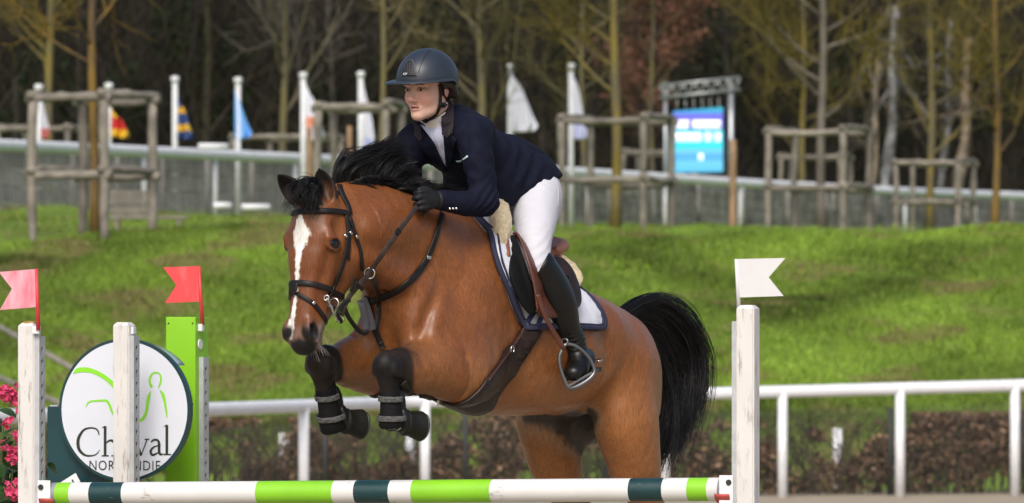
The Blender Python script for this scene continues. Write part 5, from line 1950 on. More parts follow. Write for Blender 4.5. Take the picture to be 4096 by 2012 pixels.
mg = [  # crest roots from poll to withers, swept up and back by the jump (photo x, y, v)
    g3((842, 470, -0.08), (846, 432, -0.08), (868, 408, -0.07), (905, 405, -0.05)),
    g3((862, 466, -0.075), (868, 424, -0.07), (905, 395, -0.06), (950, 392, -0.04)),
    g3((890, 462, -0.065), (896, 415, -0.06), (935, 382, -0.05), (985, 372, -0.03)),
    g3((915, 460, -0.055), (925, 412, -0.05), (965, 376, -0.04), (1008, 352, -0.03)),
    g3((940, 464, -0.045), (952, 420, -0.04), (985, 392, -0.03), (1018, 380, -0.02)),
    g3((962, 474, -0.035), (972, 436, -0.03), (1000, 410, -0.02), (1022, 412, -0.01)),
    g3((985, 486, -0.025), (998, 455, -0.02), (1022, 440, -0.01), (1040, 446, 0.01)),
    g3((1008, 502, -0.02), (1028, 480, -0.01), (1060, 470, 0.0), (1085, 480, 0.02)),
    g3((1035, 516, -0.01), (1058, 495, 0.0), (1090, 482, 0.02), (1125, 492, 0.03)),
    g3((1075, 528, 0.0), (1100, 505, 0.01), (1135, 492, 0.03), (1170, 505, 0.04)),
    g3((1130, 540, 0.0), (1155, 515, 0.01), (1185, 508, 0.03), (1208, 525, 0.04)),
    g3((1180, 545, 0.0), (1200, 530, 0.01), (1222, 535, 0.03), (1235, 560, 0.045))]
V, F = strands(None, mg, 5200, 12, jit=0.013, curl=0.012, r0=0.0014, seed=3)
mesh_np('mane', h2w(V), F, M_HAIR, horse)
# hair lying along the near side of the crest
mg2 = [g3((x, y, v), (x + 14, y - 10, v + 0.03), (x + 36, y - 8, v + 0.045), (x + 62, y + 6, v + 0.055)) for x, y, v in
       ((865, 470, -0.07), (905, 460, -0.055), (945, 463, -0.04), (985, 484, -0.02), (1020, 506, -0.01), (1060, 522, 0.0), (1110, 534, 0.0), (1160, 542, 0.0), (1195, 545, 0.0))]
V, F = strands(None, mg2, 1500, 9, jit=0.008, curl=0.006, r0=0.0013, seed=5)
mesh_np('mane', h2w(V), F, M_HAIR, horse)
fg = [g3((790, 500, -0.10), (772, 470, -0.09), (748, 472, -0.09), (738, 488, -0.10), (732, 515, -0.11)), g3((794, 500, -0.095), (782, 462, -0.085), (758, 468, -0.07), (747, 490, -0.07), (744, 520, -0.08)),
      g3((798, 500, -0.09), (790, 460, -0.08), (772, 468, -0.06), (764, 490, -0.05), (760, 520, -0.055)), g3((800, 500, -0.09), (797, 462, -0.075), (787, 475, -0.05), (780, 495, -0.04), (775, 518, -0.045)),
      g3((803, 505, -0.085), (802, 480, -0.065), (798, 492, -0.045), (792, 512, -0.04), (785, 528, -0.04))]
V, F = strands(None, fg, 1100, 12, jit=0.014, curl=0.022, r0=0.0012, seed=6, clump=10, lenvar=0.6)
mesh_np('forelock', h2w(V), F, M_HAIR, horse)
tg = [g3((1560, 792, 0.02), (1600, 766, 0.02), (1644, 760, 0.02), (1690, 782, 0.02), (1728, 828, 0.02), (1748, 890, 0.02), (1746, 955, 0.02), (1730, 1020, 0.02), (1700, 1070, 0.02)),
      g3((1566, 796, 0.0), (1606, 775, 0.0), (1650, 778, 0.0), (1692, 810, 0.0), (1722, 862, 0.0), (1732, 930, 0.0), (1718, 1005, 0.0), (1690, 1065, 0.0), (1672, 1100, 0)),
      g3((1572, 802, -0.02), (1610, 795, -0.02), (1648, 815, -0.02), (1680, 856, -0.02), (1700, 920, -0.02), (1700, 990, -0.02), (1684, 1055, -0.02), (1662, 1105, -0.02), (1650, 1140, -0.02)),
      g3((1578, 810, -0.03), (1610, 818, -0.03), (1640, 850, -0.03), (1660, 902, -0.03), (1672, 970, -0.03), (1670, 1040, -0.03), (1652, 1100, -0.03), (1632, 1145, -0.03), (1622, 1180, -0.03)),
      g3((1584, 822, -0.02), (1608, 840, -0.02), (1628, 880, -0.02), (1642, 936, -0.02), (1648, 1000, -0.02), (1642, 1065, -0.02), (1632, 1115, -0.02), (1618, 1160, -0.02), (1608, 1195, -0.02))]
V, F = strands(None, tg, 6500, 16, jit=0.026, curl=0.026, r0=0.0014, seed=8, clump=13, lenvar=0.55)
mesh_np('tail', h2w(V), F, M_HAIR, horse)
# solid dock under the tail hair
dk = g3((1556, 800, 0), (1595, 782, 0), (1640, 790, 0), (1672, 830, 0), (1690, 890, 0))
V, F = tube_np(catmull(dk, 14), np.linspace(0.035, 0.015, 14), 10)
mesh_np('dock', h2w(V), F, M_HAIR, horse)
# whiskers on the chin and lips
M_WHISK = mat('pale_whisker', (0.45, 0.40, 0.36), rough=0.5)
wg = []
for i in range(70):
    l = RNG.uniform(-0.035, 0.045)
    p = hd(RNG.uniform(0.53, 0.60), RNG.uniform(-0.085, -0.03), l)
    dr = nrm(HA * RNG.uniform(0.3, 1) + HN * RNG.uniform(-0.9, 0.1) + HLF * (l * 14) + RNG.normal(size=3) * 0.2)
    ln = RNG.uniform(0.025, 0.055)
    wg.append([p + dr * ln * t + HA * 0.012 * t * t for t in (0, 0.35, 0.7, 1)])
V, F = strands_np(np.array(wg), np.full(len(wg), 0.0006), 0.0001)
mesh_np('whiskers', h2w(V), F, M_WHISK, horse)
# ------------------------------------------------------------------ the rider
def skel(p):
    return np.asarray(p, float)


M_NAVY = mat('navy_jacket_cloth', (0.0060, 0.0075, 0.019), rough=0.85, var=0.25, vs=30, bump=0.25, bs=900, bd=0.0006, spec=0.15)
M_VELVET = mat('grey_velvet_collar', (0.026, 0.022, 0.028), rough=0.9, var=0.3, vs=40, sheen=0.15, spec=0.15)
M_WHITEC = mat('white_breeches_cloth', (0.56, 0.56, 0.62), rough=0.75, var=0.03, bump=0.1, bs=700, bd=0.0005, sheen=0.1, spec=0.3)
M_SHIRT = mat('pale_lilac_shirt', (0.50, 0.52, 0.68), rough=0.8, var=0.08, vs=60, bump=0.3, bs=500, bd=0.0006)
M_STOCK = mat('white_stock_collar', (0.74, 0.72, 0.70), rough=0.8, var=0.05, bump=0.2, bs=300)
M_BOOT = mat('black_boot_leather', (0.005, 0.005, 0.0055), rough=0.38, var=0.3, vs=14, bump=0.12, bs=140, bd=0.001, spec=0.4)
M_GLOVE = mat('black_glove_leather', (0.008, 0.0085, 0.011), rough=0.62, spec=0.3, var=0.3, vs=30, bump=0.4, bs=160, bd=0.0012)
M_HELMET = mat('navy_helmet_shell', (0.020, 0.027, 0.040), rough=0.42, var=0.06, vs=10, spec=0.5, bump=0.05, bs=700, bd=0.0003)
M_BLKPL = mat('black_plastic', (0.008, 0.008, 0.009), rough=0.5, var=0.2)
M_GREYEDGE = mat('grey_edge_trim', (0.06, 0.065, 0.075), rough=0.5)
M_SKIN = mat('skin', None, rough=0.5, var=0.05, vs=40, bump=0.12, bs=420, bd=0.0005, attr=True, spec=0.4)
MATS['skin'].node_tree.nodes['Principled BSDF'].inputs['Subsurface Weight'].default_value = 0.12
MATS['skin'].node_tree.nodes['Principled BSDF'].inputs['Subsurface Radius'].default_value = (0.012, 0.005, 0.003)
M_BHAIR = mat('dark_brown_hair', (0.022, 0.012, 0.008), rough=0.45, var=0.4, vs=60, stretch=(1, 1, 6), bump=0.6, bs=120, bd=0.002)
M_SILVER = mat('silver_button', (0.75, 0.75, 0.74), rough=0.2, metal=1.0)

rider = empty('person', tuple(h2w(np.array((0, 0, 0.0)))), 'rider in navy jacket, white breeches and dark helmet crouched over the horse', 'person')


def loc_mesh(name, v, f, m, parent=rider, **kw):
    return mesh_np(name, h2w(v), f, m, parent, **kw)


def bvh_of(v, f):
    return BVHTree.FromPolygons([tuple(p) for p in h2w(v)], [tuple(int(i) for i in q) for q in f])


# --- head and neck
RC = H(1077, 221.5, 0.0)
HSC = 1.04
RF, RL, RU = np.array((0.995, -0.03, -0.09)), np.array((0.03, 0.9995, 0.0)), np.array((0.09, 0.0, 0.996))
RU = np.cross(RF, RL)


def fp(f, l, z):
    return RC + HSC * (f * RF + l * RL + (z if z > 0 else z * 0.85) * RU)


RAX = np.array([RF, RL, RU])
NECKB = np.array((0.275, 0.0, 2.50))
v_ = Vol(RC - (0.20, 0.14, 0.24), RC + (0.18, 0.14, 0.17), 0.0027)


def E(f, l, z, r, k=0.02, op='add', A=RAX):
    v_.ell(fp(f, l, z), np.asarray(r) * HSC, k, A=A, op=op)


def TB(pts, r, rb=None, k=0.01, op='add', n=None):
    v_.tube([fp(*p) for p in pts], np.asarray(r) * HSC, None if rb is None else np.asarray(rb) * HSC, lat=RL, k=k, op=op, n=n)


E(-0.012, 0, 0.045, (0.098, 0.076, 0.098), 0.02)
E(0.028, 0, -0.033, (0.068, 0.058, 0.080), 0.03)
TB([(0.0, 0.045, -0.058), (0.035, 0.035, -0.094), (0.070, 0.009, -0.114)], [0.019, 0.018, 0.016], k=0.03, n=12)
TB([(0.0, -0.045, -0.058), (0.035, -0.035, -0.094), (0.070, -0.009, -0.114)], [0.019, 0.018, 0.016], k=0.03, n=12)
E(0.077, 0, -0.113, (0.020, 0.018, 0.017), 0.020)
for s in (1, -1):
    E(0.058, s * 0.036, -0.038, (0.030, 0.024, 0.026), 0.025)
    E(0.082, s * 0.028, 0.020, (0.014, 0.028, 0.009), 0.016)
    E(0.106, s * 0.031, -0.002, (0.018, 0.017, 0.0105), 0.012, op='sub')
    E(0.070, s * 0.031, -0.002, (0.0165, 0.0165, 0.014), 0.004)
    TB([(0.086, s * 0.0165, -0.004), (0.0925, s * 0.030, 0.0054), (0.080, s * 0.0475, -0.001)], [0.0026, 0.0036, 0.0028], k=0.006, n=10)
    TB([(0.086, s * 0.0165, -0.004), (0.0905, s * 0.030, -0.0095), (0.080, s * 0.0475, -0.002)], [0.0024, 0.003, 0.0026], k=0.007, n=10)
    E(0.103, s * 0.0115, -0.048, (0.0115, 0.0075, 0.0080), 0.008)
    E(-0.008, s * 0.079, -0.008, (0.024, 0.008, 0.031), 0.006, A=nrm(np.array([RF * 0.9 + RL * s * 0.4, RL * 0.9 * s - RF * 0.4, RU])))
    E(-0.004, s * 0.089, -0.004, (0.013, 0.007, 0.018), 0.006, op='sub')
TB([(0.090, 0, 0.014), (0.103, 0, -0.012), (0.117, 0, -0.037)], [0.008, 0.0085, 0.0105], k=0.014, n=10)
E(0.117, 0, -0.042, (0.011, 0.0095, 0.009), 0.010)
for s in (1, -1):
    E(0.108, s * 0.0075, -0.0545, (0.006, 0.004, 0.004), 0.003, op='sub')
TB([(0.084, 0.022, -0.0815), (0.099, 0.011, -0.0735), (0.1030, 0.0, -0.0725), (0.099, -0.011, -0.0735), (0.084, -0.022, -0.0815)], [0.003, 0.0045, 0.0048, 0.0045, 0.003], k=0.009, n=16)
TB([(0.084, 0.020, -0.0855), (0.097, 0.010, -0.0898), (0.1005, 0.0, -0.0905), (0.097, -0.010, -0.0898), (0.084, -0.020, -0.0855)], [0.003, 0.005, 0.0056, 0.005, 0.003], k=0.010, n=16)
TB([(0.092, 0.019, -0.0832), (0.106, 0.009, -0.0815), (0.110, 0.0, -0.0810), (0.106, -0.009, -0.0815), (0.092, -0.019, -0.0832)], [0.0015, 0.0026, 0.003, 0.0026, 0.0015], k=0.004, n=16, op='sub')
# neck into the shoulders
v_.tube([fp(-0.03, 0, -0.04), fp(-0.045, 0, -0.10), NECKB + (0.02, 0, 0.02), NECKB - (0.03, 0, 0.08)], [0.052, 0.051, 0.052, 0.045], k=0.03, n=14)
rv, rf = v_.mesh(2)
q = rv - RC
pf, pl, pz = q @ RF / HSC, q @ RL / HSC, q @ RU / HSC
pz = np.where(pz > 0, pz, pz / 0.85)
m1 = vnoise(rv, 60, 21)
sk = np.tile(np.array((0.72, 0.46, 0.37)), (len(rv), 1))


def sb(c, w):
    global sk
    sk = sk + (np.asarray(c) - sk) * np.clip(w, 0, 1)[:, None]


for s in (1, -1):
    d = np.sqrt((pf - 0.078) ** 2 + (pl - s * 0.040) ** 2 + ((pz + 0.045) * 0.85) ** 2)
    sb((0.70, 0.33, 0.27), (1 - sstep(d, 0.012, 0.045)) * (0.75 + 0.15 * m1))
    # brows
    by = np.interp(np.abs(pl), [0.012, 0.03, 0.050], [0.0185, 0.0225, 0.0165])
    sb((0.05, 0.026, 0.016), (1 - sstep(np.abs(pz - by), 0.0022, 0.0048)) * sstep(np.abs(pl), 0.010, 0.016) * (1 - sstep(np.abs(pl), 0.042, 0.052)) * (pf > 0.04) * (pl * s > 0) * 0.9)
    # lashes and lid crease
    d = np.sqrt(((pl - s * 0.032) / 1.0) ** 2 + ((pz + 0.001) * 1.9) ** 2)
    sb((0.30, 0.14, 0.10), (1 - sstep(d, 0.017, 0.026)) * (pf > 0.05) * 0.5)
    up_l = np.interp(pl * s, [0.014, 0.03, 0.05], [-0.004, 0.0058, -0.002])
    sb((0.03, 0.016, 0.012), (1 - sstep(np.abs(pz - up_l), 0.0010, 0.0026)) * (pl * s > 0.016) * (pl * s < 0.045) * (pf > 0.06) * 0.9)
d = np.sqrt((pf - 0.118) ** 2 + (pl) ** 2 + (pz + 0.045) ** 2)
sb((0.58, 0.24, 0.19), (1 - sstep(d, 0.010, 0.026)) * 0.6)
lip = (1 - sstep(np.abs(pl), 0.017, 0.022)) * sstep(pz, -0.0975, -0.0945) * (1 - sstep(pz, -0.0705 - 0.05 * np.abs(pl), -0.0675 - 0.05 * np.abs(pl))) * (pf > 0.07)
sb((0.48, 0.19, 0.165), lip * 0.8)
sb((0.03, 0.008, 0.008), (1 - sstep(np.abs(pz + 0.0810 + 5.5 * pl ** 2), 0.0012, 0.0030)) * (1 - sstep(np.abs(pl), 0.016, 0.020)) * (pf > 0.07))
sb((0.50, 0.19, 0.15), sstep(np.abs(pl), 0.071, 0.078) * (pf < 0.03) * (pz < 0.03) * 0.6)
loc_mesh('body', rv, rf, M_SKIN, col=sk)
FBVH = bvh_of(rv, rf)
M_EYEW = mat('eye_white', (0.42, 0.38, 0.36), rough=0.2, var=0.04)
M_IRIS = mat('brown_iris', (0.012, 0.007, 0.005), rough=0.12, var=0.05)
for s in (1, -1):
    c = fp(0.0790, s * 0.031, -0.0018)
    P, F = uv_sphere(c, 0.0138 * HSC)
    eo_ = loc_mesh('eye', P, F, M_EYEW)
    gz = nrm(RF * 1.0 + RL * 0.06)
    P, F = uv_sphere(c + gz * 0.0100 * HSC, (0.0048 * HSC, 0.0072 * HSC, 0.0072 * HSC), np.array([gz, nrm(np.cross(RU, gz)), RU]), 14, 8)
    loc_mesh('iris', P, F, M_IRIS, eo_)
# hair: gathered under the helmet, round the ears to the nape
v_ = Vol(RC - (0.17, 0.13, 0.16), RC + (0.12, 0.13, 0.12), 0.004)
E(-0.030, 0, 0.010, (0.090, 0.0815, 0.088), 0.01)
for s in (1, -1):
    TB([(0.028, s * 0.074, 0.030), (0.010, s * 0.082, 0.022), (-0.03, s * 0.084, 0.012), (-0.06, s * 0.076, -0.03)], [0.012, 0.014, 0.018, 0.02], k=0.012)
    E(-0.006, s * 0.084, 0.010, (0.032, 0.012, 0.024), 0.01)
    E(-0.002, s * 0.092, -0.024, (0.020, 0.016, 0.018), 0.006, op='sub')
E(-0.088, 0, -0.055, (0.034, 0.04, 0.034), 0.02)
E(0.06, 0, -0.04, (0.062, 0.12, 0.085), 0.01, op='sub')
gv, gf = v_.mesh(2)
loc_mesh('hair', gv, gf, M_BHAIR)

# --- helmet
NA, NE = 72, 22
shell, inner = [], []
HCF, HCZ = 0.002, 0.032


def rim_z(a):      # a = azimuth from straight ahead
    c = math.cos(a)
    return 0.030 if c > 0.1 else 0.030 - 0.085 * min(1, (0.1 - c) / 0.9) ** 1.4


def shell_pt(a, t, g=0.0):
    """t 0 rim .. 1 crown"""
    rx, ry, rz = 0.137 + g, 0.109 + g, 0.120 + g
    z0 = rim_z(a) - HCZ
    e0 = math.asin(max(-1, min(1, z0 / rz)))
    e = e0 + (math.pi / 2 - e0) * t
    return (HCF + rx * math.cos(e) * math.cos(a), ry * math.cos(e) * math.sin(a), HCZ + rz * math.sin(e))


V, F = [], []
for g in (0.0, -0.008):
    for i in range(NE):
        for j in range(NA):
            V.append(fp(*shell_pt(2 * math.pi * j / NA, i / (NE - 1) * 0.985, g)))
    V.append(fp(HCF, 0, HCZ + 0.120 + g))
L1 = NE * NA + 1
for i in range(NE - 1):
    for j in range(NA):
        k = (j + 1) % NA
        F.append((i * NA + j, i * NA + k, (i + 1) * NA + k, (i + 1) * NA + j))
        F.append((L1 + i * NA + j, L1 + (i + 1) * NA + j, L1 + (i + 1) * NA + k, L1 + i * NA + k))
for j in range(NA):
    k = (j + 1) % NA
    F.append(((NE - 1) * NA + j, (NE - 1) * NA + k, L1 - 1))
    F.append((k, j, L1 + j, L1 + k))
helmet = loc_mesh('helmet', np.array(V), F, M_HELMET)
CBVH = bvh_of(np.array(V), [f for f in F if len(f) == 4])
# wide visor
V, F = [], []
nj = 41
for j in range(nj):
    a = math.radians(-104 + 208 * j / (nj - 1))
    p = np.array(shell_pt(a, 0.0))
    o = np.array((math.cos(a), math.sin(a), 0))
    ext = 0.052 * max(0.0, math.cos(a * 0.86)) ** 0.75 + 0.004
    for tt, dz in ((-0.03, 0.002), (0.35, 0.004), (0.75, 0.0), (1.0, -0.006)):
        q = p + o * ext * tt if tt > 0 else p - o * 0.006
        V.append(fp(q[0], q[1], q[2] + dz + 0.004))
    for tt, dz in ((1.0, -0.0065), (0.6, 0.0005), (-0.03, 0.0)):
        q = p + o * ext * tt if tt > 0 else p - o * 0.006
        V.append(fp(q[0], q[1], q[2] + dz + 0.002))
for j in range(nj - 1):
    for i in range(7):
        k = (i + 1) % 7
        F.append((j * 7 + i, (j + 1) * 7 + i, (j + 1) * 7 + k, j * 7 + k))
loc_mesh('visor', np.array(V), F, M_HELMET, helmet)


def ribbon(P, N, w, t, name, m, parent, edge=None, sub=None, taper=None):
    """flat strap along world points P with surface normals N"""
    P, N = np.asarray(P, float), nrm(N)
    T = nrm(np.gradient(P, axis=0))
    B = nrm(np.cross(T, N))
    N2 = np.cross(B, T)
    w = np.broadcast_to(np.asarray(w, float), (len(P),))[:, None]
    prof = [(-0.5, 0.0), (-0.5, 0.7), (-0.36, 1.0), (0.36, 1.0), (0.5, 0.7), (0.5, 0.0)]
    k = len(prof)
    V = np.stack([P + B * w * a + N2 * t * b for a, b in prof], 1).reshape(-1, 3)
    n = len(P)
    F = [(i * k + j, i * k + (j + 1) % k, (i + 1) * k + (j + 1) % k, (i + 1) * k + j) for i in range(n - 1) for j in range(k)]
    F += [tuple(range(k))[::-1], tuple((n - 1) * k + j for j in range(k))]
    return mesh_np(name, V, F, m, parent)


def smooth_line(P, it=3):
    P = np.array(P, float)
    for _ in range(it):
        P[1:-1] = 0.25 * P[:-2] + 0.5 * P[1:-1] + 0.25 * P[2:]
    return P


def strap(px, w, name, m, parent, bvh=None, t=0.004, off=0.002, n=None, it=4):
    """strap whose visible course is a polyline in the photograph, laid on the surface"""
    n = n or max(10, int(np.linalg.norm(np.diff(np.array(px, float), axis=0), axis=1).sum() / 5))
    Q = catmull(np.array(px, float), n)
    PN = [cast(x, y, bvh, off) for x, y in Q]
    P = smooth_line([p for p, _ in PN], it)
    N = smooth_line([q for _, q in PN], it + 2)
    return ribbon(P, N, w, t, name, m, parent)


def patch(poly, name, m, parent, bvh, off=0.003, thick=0.003, step=4.0, blur=2, sm=True):
    """sheet whose outline is a polygon in the photograph, laid on a surface and given thickness"""
    poly = np.array(poly, float)
    seg = []
    for a, b in zip(poly, np.roll(poly, -1, 0)):
        k = max(1, int(np.linalg.norm(b - a) / step))
        seg += [a + (b - a) * i / k for i in range(k)]
    nb = len(seg)
    lo, hi = poly.min(0), poly.max(0)
    g = [np.array((x, y)) for x in np.arange(lo[0] + step / 2, hi[0], step) for y in np.arange(lo[1] + step / 2, hi[1], step)]

    def inside(p):
        x, y = p
        c = False
        for (x1, y1), (x2, y2) in zip(poly, np.roll(poly, -1, 0)):
            if (y1 > y) != (y2 > y) and x < (x2 - x1) * (y - y1) / (y2 - y1) + x1:
                c = not c
        return c
    g = [p for p in g if inside(p) and min(np.linalg.norm(p - s_) for s_ in seg) > step * 0.4]
    pts = [Vector(p) for p in seg + g]
    vs, es, fs, *_ = delaunay_2d_cdt(pts, [], [list(range(nb))], 1, 1e-4)
    PN = [cast(p[0], p[1], bvh, 0) for p in vs]
    P = np.array([p for p, _ in PN])
    N = np.array([q for _, q in PN])
    nbr = [set() for _ in vs]
    for f in fs:
        for i in range(len(f)):
            nbr[f[i]].add(f[i - 1])
            nbr[f[i - 1]].add(f[i])
    for _ in range(blur):
        N = nrm(np.array([N[i] + sum((N[j] for j in nbr[i]), np.zeros(3)) for i in range(len(vs))]))
    n = len(vs)
    V = np.vstack([P + N * (off + thick), P + N * (off - 0.002)])
    F = [tuple(f) for f in fs] + [tuple(i + n for i in f[::-1]) for f in fs]
    cnt = {}
    for f in fs:
        for i in range(len(f)):
            cnt[(f[i - 1], f[i])] = 1
    for (a, b) in list(cnt):
        if (b, a) not in cnt:
            F.append((b, a, a + n, b + n))
    return mesh_np(name, V, F, m, parent, sm=sm)


# helmet details
patch([(1009, 193), (1012, 172), (1019, 156), (1028, 149), (1037, 150), (1043, 160), (1047, 180), (1048, 193)], 'vent_frame', M_GREYEDGE, helmet, CBVH, 0.000, 0.0020, 2.5)
patch([(1011.5, 191), (1014, 173), (1021, 158.5), (1028, 152), (1035.5, 153), (1041, 162), (1044.5, 180), (1045.5, 191)], 'vent_grille', M_BLKPL, helmet, CBVH, 0.001, 0.0024, 2.5)
for yy in np.arange(156, 191, 5.4):
    xl = np.interp(yy, [152, 158, 173, 191], [1026, 1021, 1014, 1011.5])
    xr = np.interp(yy, [152, 162, 180, 191], [1033, 1041, 1044.5, 1045.5])
    strap([(xl + 1, yy), (xr - 1, yy)], 0.0012, 'vent_bar', M_GREYEDGE, helmet, CBVH, 0.0015, 0.0030, n=8, it=1)
for xx in (1019, 1025, 1031, 1037, 1042):
    yt = np.interp(xx, [1012, 1019, 1028, 1037, 1043], [175, 160, 154, 157, 168])
    strap([(xx, yt), (xx + 0.8, 190)], 0.0010, 'vent_bar', M_GREYEDGE, helmet, CBVH, 0.0014, 0.0030, n=10, it=1)
strap([(1081, 126), (1066, 147), (1055, 172), (1049, 203), (1051, 213)], 0.0030, 'panel_seam', M_BLKPL, helmet, CBVH, 0.0016, 0.0012)
strap([(1025, 212), (1051, 213)], 0.0020, 'panel_seam', M_BLKPL, helmet, CBVH, 0.0016, 0.0012)


tv, tf = text_mesh('KEP', 0.0125)
p0, nn = cast(1021, 187, CBVH, 0.0062)
nn = Vector(nn)
xa = Vector((0, 0, 1)).cross(nn).normalized()
ya = nn.cross(xa)
mesh_np('logo', np.array([p0 + np.array(xa) * x + np.array(ya) * y for x, y, _ in tv]), tf, mat('white_print', (0.8, 0.8, 0.8), rough=0.5), helmet, sm=False)
# harness: cheek strap, back strap, chin strap, buckle
M_STRAP = mat('black_webbing', (0.010, 0.010, 0.011), rough=0.7, var=0.2, bump=0.4, bs=500, bd=0.0008)
strap([(1104, 212), (1106, 235), (1105, 258), (1099, 277)], 0.015, 'harness_strap', M_STRAP, helmet, FBVH, 0.003, 0.004)
strap([(1146, 236), (1140, 256), (1124, 263), (1106, 266)], 0.013, 'harness_strap', M_STRAP, helmet, FBVH, 0.003, 0.006)
strap([(1104, 262), (1100, 278), (1090, 293), (1074, 306), (1058, 310), (1046, 307)], 0.016, 'chin_strap', M_STRAP, helmet, FBVH, 0.006, 0.003)
strap([(1101, 262), (1113, 261)], 0.016, 'buckle', M_BLKPL, helmet, FBVH, 0.007, 0.006, n=6)
strap([(1113, 256), (1113, 266)], 0.006, 'buckle', M_GREYEDGE, helmet, FBVH, 0.004, 0.011, n=5)

# --- jacket
SH_N, EL_N, WR_N = np.array((0.325, 0.170, 2.472)), np.array((0.325, 0.225, 2.205)), np.array((0.555, 0.178, 2.212))
SH_F, EL_F, WR_F = np.array((0.315, -0.125, 2.452)), np.array((0.29, -0.16, 2.24)), np.array((0.49, -0.105, 2.24))
v_ = Vol((-0.56, -0.36, 2.05), (0.66, 0.36, 2.66), 0.0052)
TJ = np.array([[-0.31, 2.275, 0.165, 0.115, 0.115], [-0.21, 2.325, 0.175, 0.118, 0.15], [-0.05, 2.365, 0.155, 0.115, 0.135], [0.09, 2.405, 0.152, 0.112, 0.135],
               [0.20, 2.445, 0.155, 0.105, 0.13], [0.28, 2.485, 0.115, 0.075, 0.10]])
v_.tube(np.stack([TJ[:, 0], 0 * TJ[:, 0], TJ[:, 1]], 1), TJ[:, 2], TJ[:, 4], TJ[:, 3], k=0.02, n=26)
v_.tube([(0.22, -0.115, 2.485), (0.26, 0, 2.535), (0.22, 0.145, 2.50)], [0.05, 0.055, 0.05], k=0.06)
for SH, EL, WR, s in ((SH_N, EL_N, WR_N, 1), (SH_F, EL_F, WR_F, -1)):
    v_.ell(SH - (0.03, 0.02 * s, 0), (0.085, 0.07, 0.075), 0.05)
    v_.tube([SH, SH * 0.45 + EL * 0.55 + (0.005, 0.012 * s, 0), EL + (0, 0, 0.01)], [0.066, 0.057, 0.052], [0.072, 0.064, 0.056], k=0.03, n=16)
    v_.tube([EL + (-0.004, 0, 0.006), EL * 0.55 + WR * 0.45 + (0, 0, -0.006), WR], [0.053, 0.048, 0.038], [0.056, 0.05, 0.040], k=0.03, n=16)
    # skirt flaring over the hips
    v_.tube([(-0.06, 0.10 * s, 2.31), (-0.18, 0.12 * s, 2.28), (-0.28, 0.105 * s, 2.255)], [0.08, 0.10, 0.10], [0.10, 0.11, 0.09], k=0.05)
v_.tube([(0.03, -0.08, 2.30), (0.02, 0.0, 2.28), (0.03, 0.08, 2.30)], [0.08, 0.09, 0.08], k=0.05)
v_.tube([(0.02, -0.10, 2.24), (0.0, 0.0, 2.24), (0.02, 0.10, 2.24)], [0.05, 0.06, 0.05], [0.07, 0.07, 0.07], k=0.05)
# the skirt opens over the thighs
for s in (1, -1):
    v_.tube([(-0.13, 0.165 * s, 2.19), (-0.24, 0.16 * s, 2.165), (-0.40, 0.15 * s, 2.14)], [0.10, 0.10, 0.10], [0.075, 0.07, 0.065], k=0.03, op='sub')
v_.ell((-0.42, 0, 2.12), (0.15, 0.34, 0.115), 0.02, op='sub')
v_.cut(H(1402, 450, 0.10), (-0.292, 0.433, -0.853))          # hem of the skirt
jv, jf = v_.mesh(2)
fa = jv[jf]
fn_ = np.cross(fa[:, 2] - fa[:, 0], fa[:, 3] - fa[:, 1])
jn = np.zeros_like(jv)
for j in range(4):
    for q_ in range(3):
        jn[:, q_] += np.bincount(jf[:, j], weights=fn_[:, q_], minlength=len(jv))
jn = nrm(jn)
# folds: at the elbows, across the waist, along the sleeves
fold = np.zeros(len(jv))
for EL in (EL_N, EL_F):
    d = jv - EL
    r = np.linalg.norm(d, axis=1)
    fold += np.exp(-(r / 0.085) ** 2) * np.sin((d[:, 2] * 0.8 + d[:, 0] * 0.9) * 190 + 2 * np.sin(jv[:, 1] * 30)) * 0.0055
for SH, EL in ((SH_N, EL_N), (SH_F, EL_F)):
    dq, tq = seg_dist(jv, SH, EL)
    fold += (dq < 0.09) * np.sin(tq * 3.14) * np.sin(tq * 24 + 40 * jv[:, 0] + 2 * np.sin(jv[:, 1] * 40)) * 0.0024
wt = np.exp(-((jv[:, 0] + 0.06) / 0.14) ** 2) * (jv[:, 2] > 2.2)
fold += wt * np.sin(jv[:, 0] * 75 + jv[:, 2] * 60 + 3 * np.sin(jv[:, 1] * 14)) * 0.0045
fold += 0.003 * vnoise(jv, 20, 31)
jv = jv + jn * fold[:, None]
jacket = loc_mesh('jacket', jv, jf, M_NAVY)
JBVH = bvh_of(jv, jf)
patch([(1059, 313), (1086, 326), (1113, 282), (1117, 318), (1125, 420), (1117, 411), (1092, 357), (1066, 324)], 'shirt', M_SHIRT, rider, JBVH, 0.001, 0.003)
strap([(1094, 336), (1100, 352), (1112, 380), (1122, 412)], 0.010, 'shirt_placket', M_SHIRT, rider, JBVH, 0.003, 0.004)
# stock collar round the neck
patch([(1064, 312), (1080, 303), (1098, 293), (1116, 280), (1118, 312), (1104, 328), (1088, 337), (1073, 327)], 'stock_collar', M_STOCK, rider, FBVH, 0.008, 0.004)
patch([(1114, 266), (1128, 262), (1141, 264), (1142, 318), (1140, 338), (1130, 347), (1114, 338), (1112, 300)], 'collar', M_VELVET, rider, JBVH, 0.006, 0.007)
patch([(1042, 310), (1060, 316), (1063, 350), (1054, 357), (1043, 342)], 'collar', M_VELVET, rider, JBVH, 0.006, 0.006)
patch([(1117, 341), (1131, 349), (1141, 340), (1150, 352), (1146, 372), (1134, 408), (1128, 428), (1123, 412), (1119, 375)], 'lapel', M_NAVY, rider, JBVH, 0.004, 0.005)
patch([(1052, 358), (1063, 352), (1062, 326), (1092, 360), (1116, 410), (1126, 428), (1118, 432), (1090, 402), (1062, 376)], 'lapel', M_NAVY, rider, JBVH, 0.004, 0.005)
